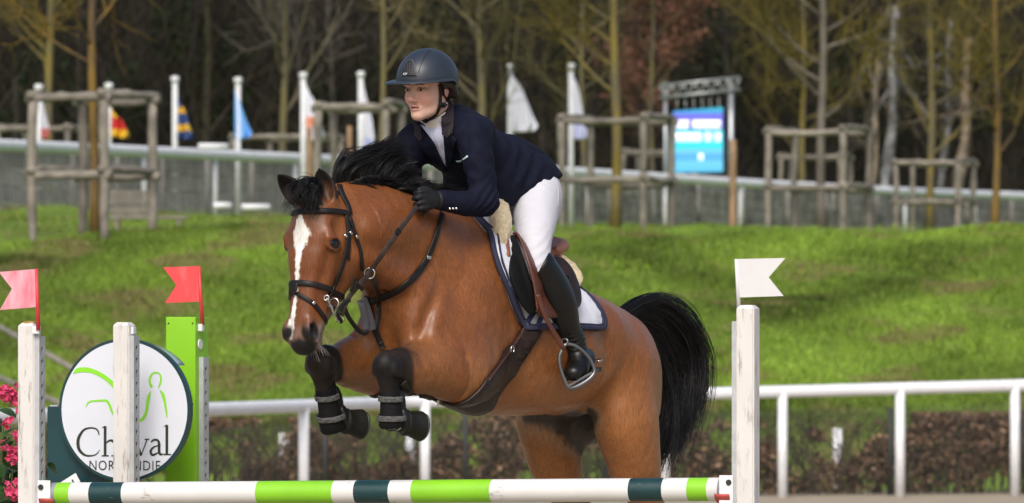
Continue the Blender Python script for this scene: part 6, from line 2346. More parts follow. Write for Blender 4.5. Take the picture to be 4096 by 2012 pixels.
strap([(1149, 403), (1160, 404), (1170, 400), (1178, 393)], 0.007, 'pocket_square', mat('pale_teal_cloth', (0.45, 0.60, 0.62), rough=0.8), rider, JBVH, 0.004, 0.004)
strap([(1186, 292), (1180, 318), (1178, 352), (1184, 385)], 0.003, 'sleeve_seam', M_NAVY, jacket, JBVH, 0.002, 0.0005)
strap([(1262, 318), (1300, 345), (1345, 376), (1392, 392)], 0.003, 'back_seam', M_NAVY, jacket, JBVH, 0.002, 0.0005)
strap([(1352, 372), (1320, 410), (1290, 450), (1275, 490)], 0.003, 'side_seam', M_NAVY, jacket, JBVH, 0.002, 0.0005)
for x in (1130, 1138.5, 1146.5):
    p, n_ = cast(x, 523, JBVH, 0.003)
    P, F = uv_sphere(p, 0.0055, nu=12, nv=8)
    mesh_np('button', P, F, M_SILVER, jacket)
# shirt cuff and wrist skin at the near sleeve
d = nrm(WR_N - EL_N)
V, F = tube_np(np.array([WR_N - 0.01 * d, WR_N + 0.014 * d]), 0.0325, 24)
loc_mesh('shirt_cuff', V, F, M_STOCK)
V, F = tube_np(np.array([WR_N, WR_N + 0.03 * d]), 0.029, 20)
loc_mesh('wrist', V, F, mat('skin_plain', (0.60, 0.32, 0.24), rough=0.5))


# --- gloved hands holding the reins
def glove(WR, EL, s):
    d = nrm(WR - EL)
    up = nrm(np.array((0, 0, 1.0)) - d * d[2])
    outw = np.cross(up, d) * 1.0
    if outw[1] * s < 0:
        outw = -outw
    g = Vol(WR - 0.10, WR + 0.17, 0.0036)
    P0 = WR + 0.018 * d
    # cuff, palm
    g.tube([P0 - 0.008 * d, P0 + 0.02 * d, P0 + 0.05 * d, P0 + 0.078 * d], [0.031, 0.030, 0.026, 0.022], [0.033, 0.035, 0.043, 0.042], lat=outw, k=0.012, n=14)
    # four curled fingers, index uppermost
    for i, (h, ln) in enumerate(((0.032, 1.0), (0.011, 1.08), (-0.011, 1.0), (-0.031, 0.82))):
        kn = P0 + (0.080 - 0.004 * abs(i - 1)) * d + up * h + outw * 0.010
        p1 = kn + 0.030 * ln * d - outw * 0.006 - up * 0.006
        p2 = p1 - outw * 0.026 * ln - d * 0.004 - up * 0.004
        p3 = p2 - d * 0.026 * ln - outw * 0.002
        g.tube([kn - 0.02 * d, kn, p1, p2, p3], [0.0095, 0.0112, 0.0102, 0.0095, 0.0085], k=0.004, n=22)
    # thumb along the top, closing on the index finger
    t0 = P0 + 0.028 * d + up * 0.028 - outw * 0.012
    g.tube([t0, t0 + 0.030 * d + up * 0.014, t0 + 0.060 * d + up * 0.010 - outw * 0.004], [0.0135, 0.012, 0.0098], k=0.008, n=12)
    gv, gf = g.mesh(2)
    gl = loc_mesh('glove', gv, gf, M_GLOVE)
    V, F = tube_np(np.array([P0 - 0.004 * d, P0 + 0.014 * d]), 0.0365, 22, up=up)
    loc_mesh('cuff_strap', V, F, M_GLOVE, gl)
    return P0 + 0.075 * d - up * 0.03, gl


FIST_N, glove_near = glove(WR_N, EL_N, 1)
FIST_F, glove_far = glove(WR_F, EL_F, -1)

# --- breeches
HIP = H(1346, 478, 0.125)
KNEE = H(1353, 668, 0.275)
ANK = H(1446, 858, 0.315)
v_ = Vol((-0.52, -0.42, 1.80), (0.18, 0.42, 2.46), 0.0052)
TH1, TH2 = H(1346, 545, 0.185), H(1345, 605, 0.235)
for s in (1, -1):
    m = np.array((1, s, 1.0))
    v_.tube([m * (HIP + (0.03, -0.03, 0.0)), m * HIP, m * TH1, m * TH2, m * KNEE, m * H(1362, 700, 0.285)], [0.09, 0.100, 0.088, 0.066, 0.050, 0.040], [0.09, 0.103, 0.094, 0.070, 0.052, 0.04], k=0.04, n=26)
    v_.ell(m * (-0.235, 0.10, 2.205), (0.10, 0.10, 0.11), 0.05)
v_.tube([(-0.20, 0, 2.22), (-0.08, 0, 2.26)], [0.13, 0.12], [0.08, 0.08], k=0.04)
bv, bf = v_.mesh(2)
bn_d = vnoise(bv, 26, 41)
dk_ = np.linalg.norm(bv - KNEE, axis=1)
wk = np.exp(-(dk_ / 0.11) ** 2) * np.sin(bv[:, 2] * 170 + bv[:, 0] * 120) * 0.0022
for hp_ in (HIP, HIP * (1, -1, 1)):
    dh_ = bv - (hp_ + (0.06, 0, -0.02))
    wk = wk + np.exp(-(np.linalg.norm(dh_, axis=1) / 0.12) ** 2) * np.sin((dh_[:, 2] * 0.8 - dh_[:, 0] * 0.7) * 150) * 0.0024
bv = bv + nrm(bv - np.array((-0.2, 0.0, 2.15)))[:, :] * (0.0014 * bn_d + wk)[:, None]
breeches = loc_mesh('breeches', bv, bf, M_WHITEC)
BBVH = bvh_of(bv, bf)
strap([(1398, 452), (1404, 480), (1402, 520)], 0.0025, 'seam', M_WHITEC, breeches, BBVH, 0.0015, 0.0004)

# --- boots
TOE, HEEL = H(1440, 938, 0.350), H(1492, 918, 0.315)


def boot(s):
    m = np.array((1, s, 1.0))
    g = Vol(np.minimum(m * KNEE, m * TOE) - 0.16, np.maximum(m * KNEE, m * HEEL) + 0.16, 0.0048)
    top = H(1357, 676, 0.285)
    ax = ANK - top
    g.tube([m * (top - (0, 0, -0.012)), m * (top + 0.25 * ax + (-0.012, 0.006, 0)), m * (top + 0.5 * ax + (-0.012, 0.006, 0)), m * (top + 0.8 * ax), m * ANK], [0.066, 0.070, 0.066, 0.048, 0.042], [0.068, 0.074, 0.070, 0.054, 0.047], k=0.02, n=22)
    g.tube([m * (HEEL + (0.0, 0, 0.012)), m * (ANK * 0.5 + HEEL * 0.3 + TOE * 0.2 + (0, 0, -0.012)), m * (TOE * 0.75 + HEEL * 0.25 + (0, 0, 0.014)), m * TOE], [0.036, 0.043, 0.048, 0.040], [0.038, 0.048, 0.040, 0.032], k=0.035, n=18)
    # the top edge rises to the back of the knee
    g.cut(m * H(1356, 680, 0.285), m * np.array((0.495, -0.734, 0.465)))
    v, f = g.mesh(2)
    d, t = seg_dist(v, m * (top + 0.62 * ax), m * (ANK + (0, 0, -0.03)))
    w = np.exp(-((t - 0.75) / 0.35) ** 2) * (d < 0.09)
    v = v + nrm(v - (m * ANK))[:, :] * (w * 0.0026 * np.sin(v[:, 2] * 290 + 6 * v[:, 0] / 0.05 + 2 * np.sin(v[:, 1] * 60)))[:, None]
    b = loc_mesh('boot', v, f, M_BOOT)
    # sole and heel block
    dr = nrm(m * TOE - m * HEEL)
    dn = np.array((0, 0, -1.0)) - dr * dr[2] * -1
    dn = nrm(dn)
    sd = np.cross(dr, dn)
    L = np.linalg.norm(TOE - HEEL)
    out = []
    for t_, w_ in ((-0.10, 0.026), (0.0, 0.030), (0.3, 0.027), (0.65, 0.038), (0.92, 0.036), (1.10, 0.022)):
        out.append((t_ * L, w_))
    V = []
    for hgt in (0.012, 0.026):
        for t_, w_ in out:
            for sg in (1, -1):
                V.append(m * HEEL + dr * t_ + dn * hgt + sd * w_ * sg)
    F = []
    n_ = len(out)
    for k in range(n_ - 1):
        a = 2 * k
        F += [(a, a + 2, a + 3, a + 1), (2 * n_ + a, 2 * n_ + a + 1, 2 * n_ + a + 3, 2 * n_ + a + 2), (a, 2 * n_ + a, 2 * n_ + a + 2, a + 2), (a + 1, a + 3, 2 * n_ + a + 3, 2 * n_ + a + 1)]
    loc_mesh('sole', np.array(V), F, M_BOOT, b, sm=False)
    # spur: band round the heel with a short neck
    aa = np.linspace(-1.9, 1.9, 20)
    hc_ = m * HEEL + (0.0, 0, 0.022) + dr * 0.02
    ring = np.array([hc_ - dr * 0.052 * math.cos(x) + sd * 0.044 * math.sin(x) + dr * 0.01 for x in aa])
    V, F = tube_np(ring, 0.0042, 8)
    sp = loc_mesh('spur', V, F, M_STEEL, b)
    V, F = tube_np(np.array([hc_ - dr * 0.045, hc_ - dr * 0.078 + dn * 0.004]), [0.005, 0.0042], 8)
    loc_mesh('spur_neck', V, F, M_STEEL, b)
    return b, v, f


boot_near, btv, btf = boot(1)
boot_far, _, _ = boot(-1)
BTBVH = bvh_of(btv, btf)
# ------------------------------------------------------------------ saddlery
M_LEATH = mat('dark_brown_leather', (0.018, 0.009, 0.0075), rough=0.5, spec=0.35, var=0.35, vs=30, bump=0.3, bs=260, bd=0.0008, coat=0.1)
M_BRIDLE = mat('black_bridle_leather', (0.0075, 0.006, 0.0055), rough=0.5, spec=0.35, var=0.35, vs=30, bump=0.3, bs=260, bd=0.0008)
M_SADDLE = mat('red_brown_saddle_leather', (0.090, 0.026, 0.014), rough=0.42, var=0.3, vs=14, bump=0.3, bs=200, bd=0.0008, coat=0.12)
M_TAN = mat('tan_saddle_leather', (0.26, 0.105, 0.06), rough=0.45, var=0.2, vs=14, bump=0.3, bs=200, bd=0.0008)
M_FLEECE = mat('cream_sheepskin', (0.66, 0.54, 0.35), rough=0.95, var=0.18, vs=60, bump=0.9, bs=240, bd=0.006, sheen=0.4, spec=0.1)
M_PAD = mat('white_quilted_cotton', (0.72, 0.73, 0.80), rough=0.85, var=0.05, vs=20, bump=0.3, bs=300, bd=0.001)
M_NAVYB = mat('navy_binding', (0.022, 0.025, 0.06), rough=0.8, var=0.2, bump=0.5, bs=400)
M_REIN = mat('worn_rein_leather', (0.032, 0.021, 0.017), rough=0.6, spec=0.3, var=0.35, vs=40, bump=0.3, bs=300, bd=0.0008)
M_GREYL = mat('grey_rubber_leather', (0.07, 0.07, 0.085), rough=0.55, var=0.2)
M_ELAST = mat('navy_elastic', (0.012, 0.022, 0.075), rough=0.8, var=0.2, bump=0.4, bs=300)
M_NEO = mat('black_neoprene', (0.0045, 0.0045, 0.005), rough=0.75, spec=0.2, var=0.3, bump=0.3, bs=300, bd=0.001)
M_STRAPG = mat('grey_elastic_strap', (0.085, 0.085, 0.085), rough=0.8, var=0.7, vs=55, stretch=(1, 1, 3), bump=0.4, bs=300)
M_ALU = mat('grey_aluminium', (0.20, 0.20, 0.205), rough=0.42, metal=0.9, var=0.1)
HB_L = BVHTree.FromPolygons([tuple(p) for p in hv], [tuple(int(i) for i in q_) for q_ in hf])
WC = 1.66


def ua(dx, dy):
    """photo point on the horse's near side -> (u, angle round the barrel from the top)"""
    p, _ = cast(dx, dy)
    q = w2h(p)
    return np.array((q[0], math.atan2(q[1], q[2] - WC)))


def from_ua(u, a, off):
    d = Vector((0, math.sin(a), math.cos(a)))
    o = Vector((u, 0, WC))
    hit, n, i, dist = HB_L.ray_cast(o + d * 0.9, -d)
    if hit is None:
        hit, n = o + d * 0.3, d
    if n.dot(d) < 0:
        n = -n
    return np.array(hit), nrm(np.array(n) * 0.6 + np.array(d) * 0.4)


def wrap(poly, name, m, parent, off=0.008, thick=0.006, step=0.03, quilt=0.0, world=True):
    """sheet wrapped round the barrel, outline in (u, angle)"""
    poly = np.array(poly, float)
    seg = []
    for a, b in zip(poly, np.roll(poly, -1, 0)):
        k = max(1, int(np.linalg.norm((b - a) * (1, 0.35)) / (step * 0.7)))
        seg += [a + (b - a) * i / k for i in range(k)]
    nb = len(seg)
    lo, hi = poly.min(0), poly.max(0)
    pts = list(seg)
    x1, y1 = poly[:, 0], poly[:, 1]
    x2, y2 = np.roll(x1, -1), np.roll(y1, -1)
    sg = np.array(seg)
    for x in np.arange(lo[0] + step / 2, hi[0], step):
        for y in np.arange(lo[1] + step, hi[1], step / 0.33):
            c = ((y1 > y) != (y2 > y)) & (x < (x2 - x1) * (y - y1) / np.where(y2 == y1, 1e-9, y2 - y1) + x1)
            if c.sum() % 2 and (np.abs((sg - (x, y)) * (1, 0.35)).sum(1)).min() > step * 0.5:
                pts.append(np.array((x, y)))
    vs, es, fs, *_ = delaunay_2d_cdt([Vector(p) for p in pts], [], [list(range(nb))], 1, 1e-5)
    PN = [from_ua(p[0], p[1], 0) for p in vs]
    P = np.array([p for p, _ in PN])
    N = np.array([q_ for _, q_ in PN])
    A = np.array([(p[0], p[1]) for p in vs])
    z = np.zeros(len(A))
    if quilt:
        z = quilt * (np.abs(np.sin((A[:, 0] + 0.33 * A[:, 1]) * 52)) * np.abs(np.sin((A[:, 0] - 0.33 * A[:, 1]) * 52))) ** 0.5
    n = len(P)
    V = np.vstack([P + N * (off + thick + z)[:, None], P + N * (off - 0.004)])
    F = [tuple(f) for f in fs] + [tuple(i + n for i in f[::-1]) for f in fs]
    ed = {(f[i - 1], f[i]) for f in fs for i in range(len(f))}
    F += [(b, a, a + n, b + n) for a, b in ed if (b, a) not in ed]
    return mesh_np(name, h2w(V), F, m, parent)


def wrap_strap(path, w, name, m, parent, off=0.01, t=0.004, n=None):
    Q = catmull(np.array(path, float), n or len(path) * 7)
    PN = [from_ua(x, y, 0) for x, y in Q]
    P = smooth_line([p for p, _ in PN], 2)
    N = smooth_line([q_ for _, q_ in PN], 3)
    return ribbon(h2w(P + N * off), h2w(N) - h2w(np.zeros(3)), w, t, name, m, parent)


# --- saddle pad
front = [ua(*p) for p in ((1228, 590), (1238, 640), (1258, 700), (1284, 765), (1310, 818))]
bottom = [ua(*p) for p in ((1322, 826), (1360, 823), (1410, 822), (1460, 824), (1505, 827))]
rear = [ua(*p) for p in ((1514, 814), (1506, 788), (1486, 760))]
nose = np.array((front[0][0] - 0.005, 0.0))
tailp = np.array((rear[-1][0] + 0.02, 0.0))
near = [np.array((front[0][0] - 0.002, 0.25))] + front + bottom + rear
poly = [nose] + near + [tailp] + [q_ * (1, -1) for q_ in near[::-1]]
pad = empty('saddle_pad', tuple(h2w(np.array((-0.2, 0, 1.95)))), 'white quilted saddle pad with navy edging under the brown saddle', 'saddle pad')
wrap(poly, 'quilted_cloth', M_PAD, pad, 0.004, 0.008, 0.022, quilt=0.006)
edge = np.array([nose] + near + [tailp])
for sg in (1, -1):
    ed_ = edge * (1, sg)
    wrap_strap(ed_, 0.022, 'binding', M_NAVYB, pad, 0.009, 0.015, n=90)
    cen = np.array((-0.2, 0.75 * sg))
    for fr, wd, mm in ((0.060, 0.006, M_NAVYB),):
        wrap_strap([p + (cen - p) * fr for p in ed_], wd, 'piping', mm, pad, 0.0155, 0.008, n=90)

# --- saddle
sad = empty('saddle', tuple(h2w(np.array((-0.2, 0, 2.0)))), 'brown leather jumping saddle with sheepskin lining on the white pad', 'saddle')
g = Vol((-0.52, -0.30, 1.86), (0.14, 0.30, 2.30), 0.006)
g.tube([(0.06, 0, 2.165), (0.0, 0, 2.135), (-0.12, 0, 2.06), (-0.25, 0, 2.015), (-0.36, 0, 2.03), (-0.42, 0, 2.06)], [0.045, 0.07, 0.11, 0.145, 0.15, 0.11], [0.045, 0.04, 0.036, 0.04, 0.04, 0.03], k=0.02, n=26)
sv, sf = g.mesh(2)
mesh_np('seat', h2w(sv), sf, M_TAN, sad)
V, F = tube_np(catmull(np.array([(-0.30, 0.15, 2.02), (-0.40, 0.12, 2.05), (-0.435, 0.0, 2.065), (-0.40, -0.12, 2.05), (-0.30, -0.15, 2.02)]), 24), 0.022, 10)
mesh_np('cantle', h2w(V), F, M_TAN, sad)


def plate(pts, name, m, parent, thick=0.009, mir=1, n_in=5):
    """curved leather plate from outline points (photo x, y, v): outline fan with rounded thickness"""
    P = np.array([H(*p) for p in pts])
    P = catmull(np.vstack([P, P[:1]]), len(P) * 5)[:-1]
    c = P.mean(0)
    rings = [c + (P - c) * f for f in (1.0, 0.93, 0.6, 0.25)]
    k = len(P)
    V = np.vstack(rings + [c[None]])
    # bulge outwards
    lat = np.array((0, 1.0, 0))
    bul = np.concatenate([np.full(k, b) for b in (0.0, 0.003, 0.008, 0.010)] + [np.array([0.010])])
    A = V + lat * (bul + thick / 2)[:, None]
    B = V + lat * (bul - thick / 2)[:, None]
    F = []
    for r in range(3):
        for j in range(k):
            q_ = (r * k + j, r * k + (j + 1) % k, (r + 1) * k + (j + 1) % k, (r + 1) * k + j)
            F.append(q_)
            F.append(tuple(i + len(V) for i in q_[::-1]))
    for j in range(k):
        F.append((3 * k + j, 3 * k + (j + 1) % k, 4 * k))
        F.append((len(V) + 4 * k, len(V) + 3 * k + (j + 1) % k, len(V) + 3 * k + j))
        F.append(((j + 1) % k, j, len(V) + j, len(V) + (j + 1) % k))
    W = np.vstack([A, B]) * (1, mir, 1)
    o = mesh_np(name, h2w(W), F, m, parent)
    return o


for sg in (1, -1):
    # sheepskin rolls at pommel and behind the seat
    g = Vol((-0.30, 0.0, 1.70), (0.34, 0.38, 2.34), 0.0055)
    g.tube([H(1256, 516, 0.11), H(1259, 550, 0.145), H(1259, 590, 0.178), H(1250, 636, 0.20)], [0.036, 0.042, 0.038, 0.018], [0.040, 0.048, 0.044, 0.022], k=0.01, n=20)
    v1, f1 = g.mesh(2)
    v1 = v1 + 0.0022 * np.stack([vnoise(v1, 150, 51), vnoise(v1, 150, 52), vnoise(v1, 150, 53)], 1)
    mesh_np('sheepskin', h2w(v1 * (1, sg, 1)), f1 if sg > 0 else f1[:, ::-1], M_FLEECE, sad)
    g = Vol((-0.62, 0.0, 1.60), (-0.1, 0.38, 2.15), 0.0055)
    g.tube([H(1400, 645, 0.13), H(1432, 672, 0.165), H(1450, 698, 0.20), H(1447, 716, 0.215)], [0.022, 0.026, 0.026, 0.02], k=0.01, n=18)
    v1, f1 = g.mesh(2)
    v1 = v1 + 0.0022 * np.stack([vnoise(v1, 150, 54), vnoise(v1, 150, 55), vnoise(v1, 150, 56)], 1)
    mesh_np('sheepskin', h2w(v1 * (1, sg, 1)), f1 if sg > 0 else f1[:, ::-1], M_FLEECE, sad)
    plate([(1276, 606, 0.205), (1292, 592, 0.215), (1312, 640, 0.25), (1332, 705, 0.285), (1346, 770, 0.30), (1336, 792, 0.295), (1306, 755, 0.275), (1282, 690, 0.25)], 'sweat_flap', M_NEO, sad, 0.008, sg)
    plate([(1290, 586, 0.20), (1304, 592, 0.225), (1326, 650, 0.285), (1344, 720, 0.318), (1352, 782, 0.325), (1372, 800, 0.325), (1430, 790, 0.32), (1456, 758, 0.31), (1450, 705, 0.285), (1425, 662, 0.245), (1380, 640, 0.215), (1330, 612, 0.20)], 'flap', M_SADDLE, sad, 0.010, sg)
    plate([(1384, 645, 0.235), (1412, 648, 0.255), (1440, 680, 0.29), (1458, 730, 0.318), (1458, 765, 0.328), (1438, 778, 0.332), (1412, 740, 0.325), (1395, 690, 0.29)], 'rear_flap', M_LEATH, sad, 0.010, sg)
    # knee roll
    P = np.array([H(1268, 590, 0.185), H(1270, 615, 0.205), H(1274, 650, 0.225)])
    V, F = tube_np(catmull(P, 12) * (1, sg, 1), [0.012] + [0.018] * 10 + [0.01], 10)
    mesh_np('knee_roll', h2w(V), F, M_TAN, sad)
    # edge of the flap, thicker leather welt
    P = catmull(np.array([H(1290, 586, 0.205), H(1304, 592, 0.23), H(1326, 650, 0.29), H(1344, 720, 0.323), H(1352, 782, 0.33)]), 30)
    V, F = tube_np(P * (1, sg, 1), 0.0055, 8)
    mesh_np('flap_welt', h2w(V), F, M_SADDLE, sad)
    # keyhole stirrup-bar loop on the rear flap
    P = np.array([H(1424 + 7 * math.cos(a), 702 + 11 * math.sin(a), 0.312) for a in np.linspace(0, 2 * math.pi, 20)])
    V, F = tube_np(P * (1, sg, 1), 0.0035, 6, cap=False)
    mesh_np('loop', h2w(V), F, M_STEEL if False else M_LEATH, sad)
    # stirrup leather and iron
    P = catmull(np.array([H(1352, 740, 0.335), H(1366, 785, 0.345), H(1394, 840, 0.365), H(1418, 878, 0.378)]), 24) * (1, sg, 1)
    N = np.tile(np.array((0.35, 0.93 * sg, 0)), (24, 1))
    ribbon(h2w(P), h2w(N) - h2w(np.zeros(3)), 0.020, 0.006, 'stirrup_leather', M_SADDLE, sad)
    # iron: open D-shaped frame with a broad tread, hanging turned across the foot
    fr_ = [(1418, 871), (1407, 896), (1409, 924), (1419, 952), (1434, 976), (1470, 962), (1494, 938), (1488, 912), (1470, 887), (1445, 869), (1425, 866)]
    ring = np.array([H(x, y, 0.325 + (x - 1407) * 0.0010) for x, y in fr_ + fr_[:1]])
    ring = catmull(ring, 60)
    rr_ = 0.0075 + 0.003 * np.exp(-((np.linspace(0, 1, 60) - 0.45) / 0.12) ** 2)
    V, F = tube_np(ring * (1, sg, 1), rr_, 10)
    iron = mesh_np('stirrup_iron', h2w(V), F, M_ALU, sad)
    a0, a1 = H(1432, 972, 0.352), H(1492, 938, 0.41)
    fw = np.array((-0.93, 0.0, 0.30))
    V, F = [], []
    for k in range(9):
        p = a0 + (a1 - a0) * k / 8
        V += [p - fw * 0.012, p - fw * 0.010 + (0, 0, 0.010), p + fw * 0.040 + (0, 0, 0.010), p + fw * 0.042]
    for k in range(8):
        for j in range(4):
            F.append((4 * k + j, 4 * k + (j + 1) % 4, 4 * k + 4 + (j + 1) % 4, 4 * k + 4 + j))
    mesh_np('tread', h2w(np.array(V) * (1, sg, 1)), F, M_ALU, iron, sm=False)
    V, F = tube_np(np.array([a0 + fw * 0.04, a1 + fw * 0.04]) * (1, sg, 1), 0.008, 8)
    mesh_np('tread_bar', h2w(V), F, M_ALU, iron)
    top_ = H(1420, 868, 0.335)
    V, F = tube_np(catmull(np.array([top_ + (0.0, -0.012, 0.002), top_ + (0, -0.012, 0.022), top_ + (0, 0.012, 0.022), top_ + (0, 0.012, 0.002)]), 12) * (1, sg, 1), 0.0045, 8)
    mesh_np('eye', h2w(V), F, M_ALU, iron)

# --- girth with belly guard
gir = empty('girth', tuple(h2w(np.array((0.0, 0, 1.36)))), 'dark leather girth with a broad belly guard behind the forelegs', 'girth')
gl = [ua(*p) for p in ((1312, 822), (1286, 860), (1252, 908), (1218, 952), (1188, 990), (1160, 1008))]
gr = [ua(*p) for p in ((1358, 834), (1334, 872), (1304, 916), (1274, 958), (1250, 992), (1240, 1018))]
ub0, ub1 = gl[-1][0] + 0.06, gr[-1][0] - 0.01
half = gl + [np.array((ub0, math.pi - 0.25)), np.array((ub0, math.pi))]
halfr = gr + [np.array((ub1, math.pi - 0.3)), np.array((ub1, math.pi))]
wrap(half + halfr[::-1], 'girth_strap', M_LEATH, gir, 0.006, 0.009, 0.03)
wrap([q_ * (1, -1) for q_ in half + halfr[::-1]], 'girth_strap', M_LEATH, gir, 0.006, 0.009, 0.03)
strap([(1322, 815), (1334, 792), (1344, 772)], 0.020, 'elastic', M_ELAST, gir, None, 0.006, 0.022)
strap([(1343, 822), (1352, 800), (1358, 780)], 0.020, 'elastic', M_ELAST, gir, None, 0.006, 0.022)
strap([(1326, 782), (1350, 788)], 0.012, 'keeper', M_STOCK, gir, None, 0.006, 0.030, n=8)
strap([(1312, 826), (1288, 862), (1254, 910), (1220, 955)], 0.006, 'edge_stitching', M_SADDLE, gir, None, 0.004, 0.015)
p0, n0 = cast(1278, 878, None, 0.02)
xa = nrm(np.cross((0, 0, 1), n0))
ya = nrm(np.cross(n0, xa))
ring = np.array([p0 + 0.014 * (math.cos(a) * xa * 0.8 + math.sin(a) * ya) for a in np.linspace(-0.9, 4.0, 22)])
V, F = tube_np(ring, 0.0028, 8)
mesh_np('ring', V, F, M_STEEL, gir)
strap([(1010, 958), (1020, 972), (1040, 995), (1062, 1016), (1085, 1022), (1110, 1014)], 0.030, 'chest_strap', M_BRIDLE, gir, None, 0.007, 0.010)
strap([(1085, 1016), (1100, 1022)], 0.008, 'buckle', M_STEEL, gir, None, 0.005, 0.020, n=6)

# --- bridle
bri = empty('bridle', tuple(h2w(hd(0.1, 0, 0))), 'dark leather bridle with flash noseband and silver bit on the bay head', 'bridle')


def head_loop(a0, a1, w, name, m, off, n=44, span=(-180, 180), t=0.005, fc=-0.09):
    """strap round the head: a0 at the face, a1 at the jaw side; angles from straight ahead"""
    P, N = [], []
    for an in np.linspace(R(span[0]), R(span[1]), n):
        a = a0 + (a1 - a0) * (1 - math.cos(an)) / 2
        o = hd(a, fc * (0.5 if a0 > 0.25 else 1), 0)
        d = HN * math.cos(an) + HLF * math.sin(an)
        hit, nn_, i, ds = HB_L.ray_cast(Vector(o + d * 0.3), Vector(-d))
        if hit is None:
            continue
        P.append(np.array(hit))
        N.append(d)
    P = smooth_line(P, 2)
    return ribbon(h2w(P + np.array(N) * off), h2w(np.array(N)) - h2w(np.zeros(3)), w, t, name, m, bri)


head_loop(0.340, 0.362, 0.022, 'noseband', M_BRIDLE, 0.003, t=0.007)
strap([(1154 / K, 1150 / K), (1176 / K, 1152 / K), (1192 / K, 1156 / K)], 0.05, 'noseband_pad', M_BRIDLE, bri, None, 0.006, 0.006, n=8)
strap([(1190 / K, 1174 / K), (1249 / K, 1212 / K), (1289 / K, 1262 / K), (1312 / K, 1300 / K)], 0.017, 'flash_strap', M_BRIDLE, bri, None, 0.005, 0.004)
strap([(1249 / K, 1208 / K), (1254 / K, 1216 / K)], 0.012, 'buckle', M_STEEL, bri, None, 0.003, 0.009, n=5)
strap([(1154 / K, 1170 / K), (1158 / K, 1200 / K)], 0.012, 'flash_strap', M_BRIDLE, bri, None, 0.005, 0.004, n=6)
strap([(1166 / K, 854 / K), (1215 / K, 847 / K), (1289 / K, 845 / K), (1350 / K, 847 / K), (1396 / K, 856 / K)], 0.021, 'browband', M_BRIDLE, bri, None, 0.007, 0.005)
strap([(1396 / K, 858 / K), (1392 / K, 830 / K), (1376 / K, 800 / K), (1362 / K, 768 / K), (1356 / K, 745 / K)], 0.022, 'headpiece', M_BRIDLE, bri, None, 0.005, 0.006)
strap([(1384 / K, 862 / K), (1391 / K, 936 / K), (1372 / K, 1037 / K), (1338 / K, 1130 / K), (1312 / K, 1190 / K)], 0.020, 'cheekpiece', M_BRIDLE, bri, None, 0.006, 0.006)
strap([(1393 / K, 862 / K), (1396 / K, 930 / K), (1394 / K, 985 / K), (1392 / K, 1040 / K)], 0.010, 'noseband_hanger', M_BRIDLE, bri, None, 0.004, 0.005)
strap([(1396 / K, 870 / K), (1423 / K, 955 / K), (1440 / K, 1012 / K), (1446 / K, 1075 / K)], 0.014, 'throatlash', M_BRIDLE, bri, None, 0.006, 0.006)
for x, y in ((1378, 945), (1397, 932), (1421, 946)):
    strap([(x / K - 2, y / K - 3), (x / K + 3, y / K + 3)], 0.009, 'buckle', M_STEEL, bri, None, 0.003, 0.011, n=5)
strap([(1152 / K, 1045 / K), (1153 / K, 1090 / K), (1156 / K, 1140 / K)], 0.014, 'cheekpiece', M_BRIDLE, bri, None, 0.006, 0.004, n=10)


def ring_at(dx, dy, v, r, name, parent, tr=0.003, yaw=0.0, ry=1.0):
    c = H(dx, dy, v)
    a = np.linspace(0, 2 * math.pi, 30)
    x = nrm(np.array((-HC, HS, 0)) * math.cos(yaw) + np.array((HS, HC, 0)) * math.sin(yaw))
    ring = np.array([c + r * (math.cos(t) * x + ry * math.sin(t) * np.array((0, 0, 1.0))) for t in a])
    V, F = tube_np(ring, tr, 8, cap=False)
    return mesh_np(name, h2w(V), F, M_STEEL, parent)


def vdep(dx, dy):
    return w2h(cast(dx, dy)[0])[1]


bx_, by_ = 1320 / K, 1205 / K
vb = vdep(bx_ - 6, by_) + 0.018
ring_at(1336 / K, 1212 / K, vb, 0.019, 'bit_ring', bri, 0.0032, 0.4)
ring_at(1306 / K, 1192 / K, vb - 0.004, 0.010, 'bit_ring', bri, 0.003, 0.2)
V, F = tube_np(catmull(np.array([H(1306 / K, 1194 / K, vb), H(1322 / K, 1222 / K, vb + 0.004), H(1334 / K, 1252 / K, vb + 0.004), H(1352 / K, 1285 / K, vb)]), 16), [0.004] * 6 + [0.006] * 5 + [0.0045] * 5, 10)
mesh_np('bit_shank', h2w(V), F, M_STEEL, bri)
ring_at(1362 / K, 1278 / K, vb, 0.011, 'bit_ring', bri, 0.0028, 0.3)
V, F = tube_np(np.array([H(1322 / K, 1225 / K, vb), H(1310 / K, 1228 / K, vb - 0.06)]), 0.008, 10)
mesh_np('mouthpiece', h2w(V), F, M_STEEL, bri)
P, F = uv_sphere(H(1330 / K, 1228 / K, vb + 0.002), (0.012, 0.012, 0.012))
mesh_np('bit_guard', h2w(P), F, M_BRIDLE, bri)


def free_strap(pts, w, name, m, parent, t=0.004, nrm_=(0.55, 0.83, 0), n=None, twist=0.0):
    P = catmull(np.array([H(*p) for p in pts]), n or len(pts) * 8)
    N = np.tile(np.array(nrm_, float), (len(P), 1))
    return ribbon(h2w(P), h2w(N) - h2w(np.zeros(3)), w, t, name, m, parent)


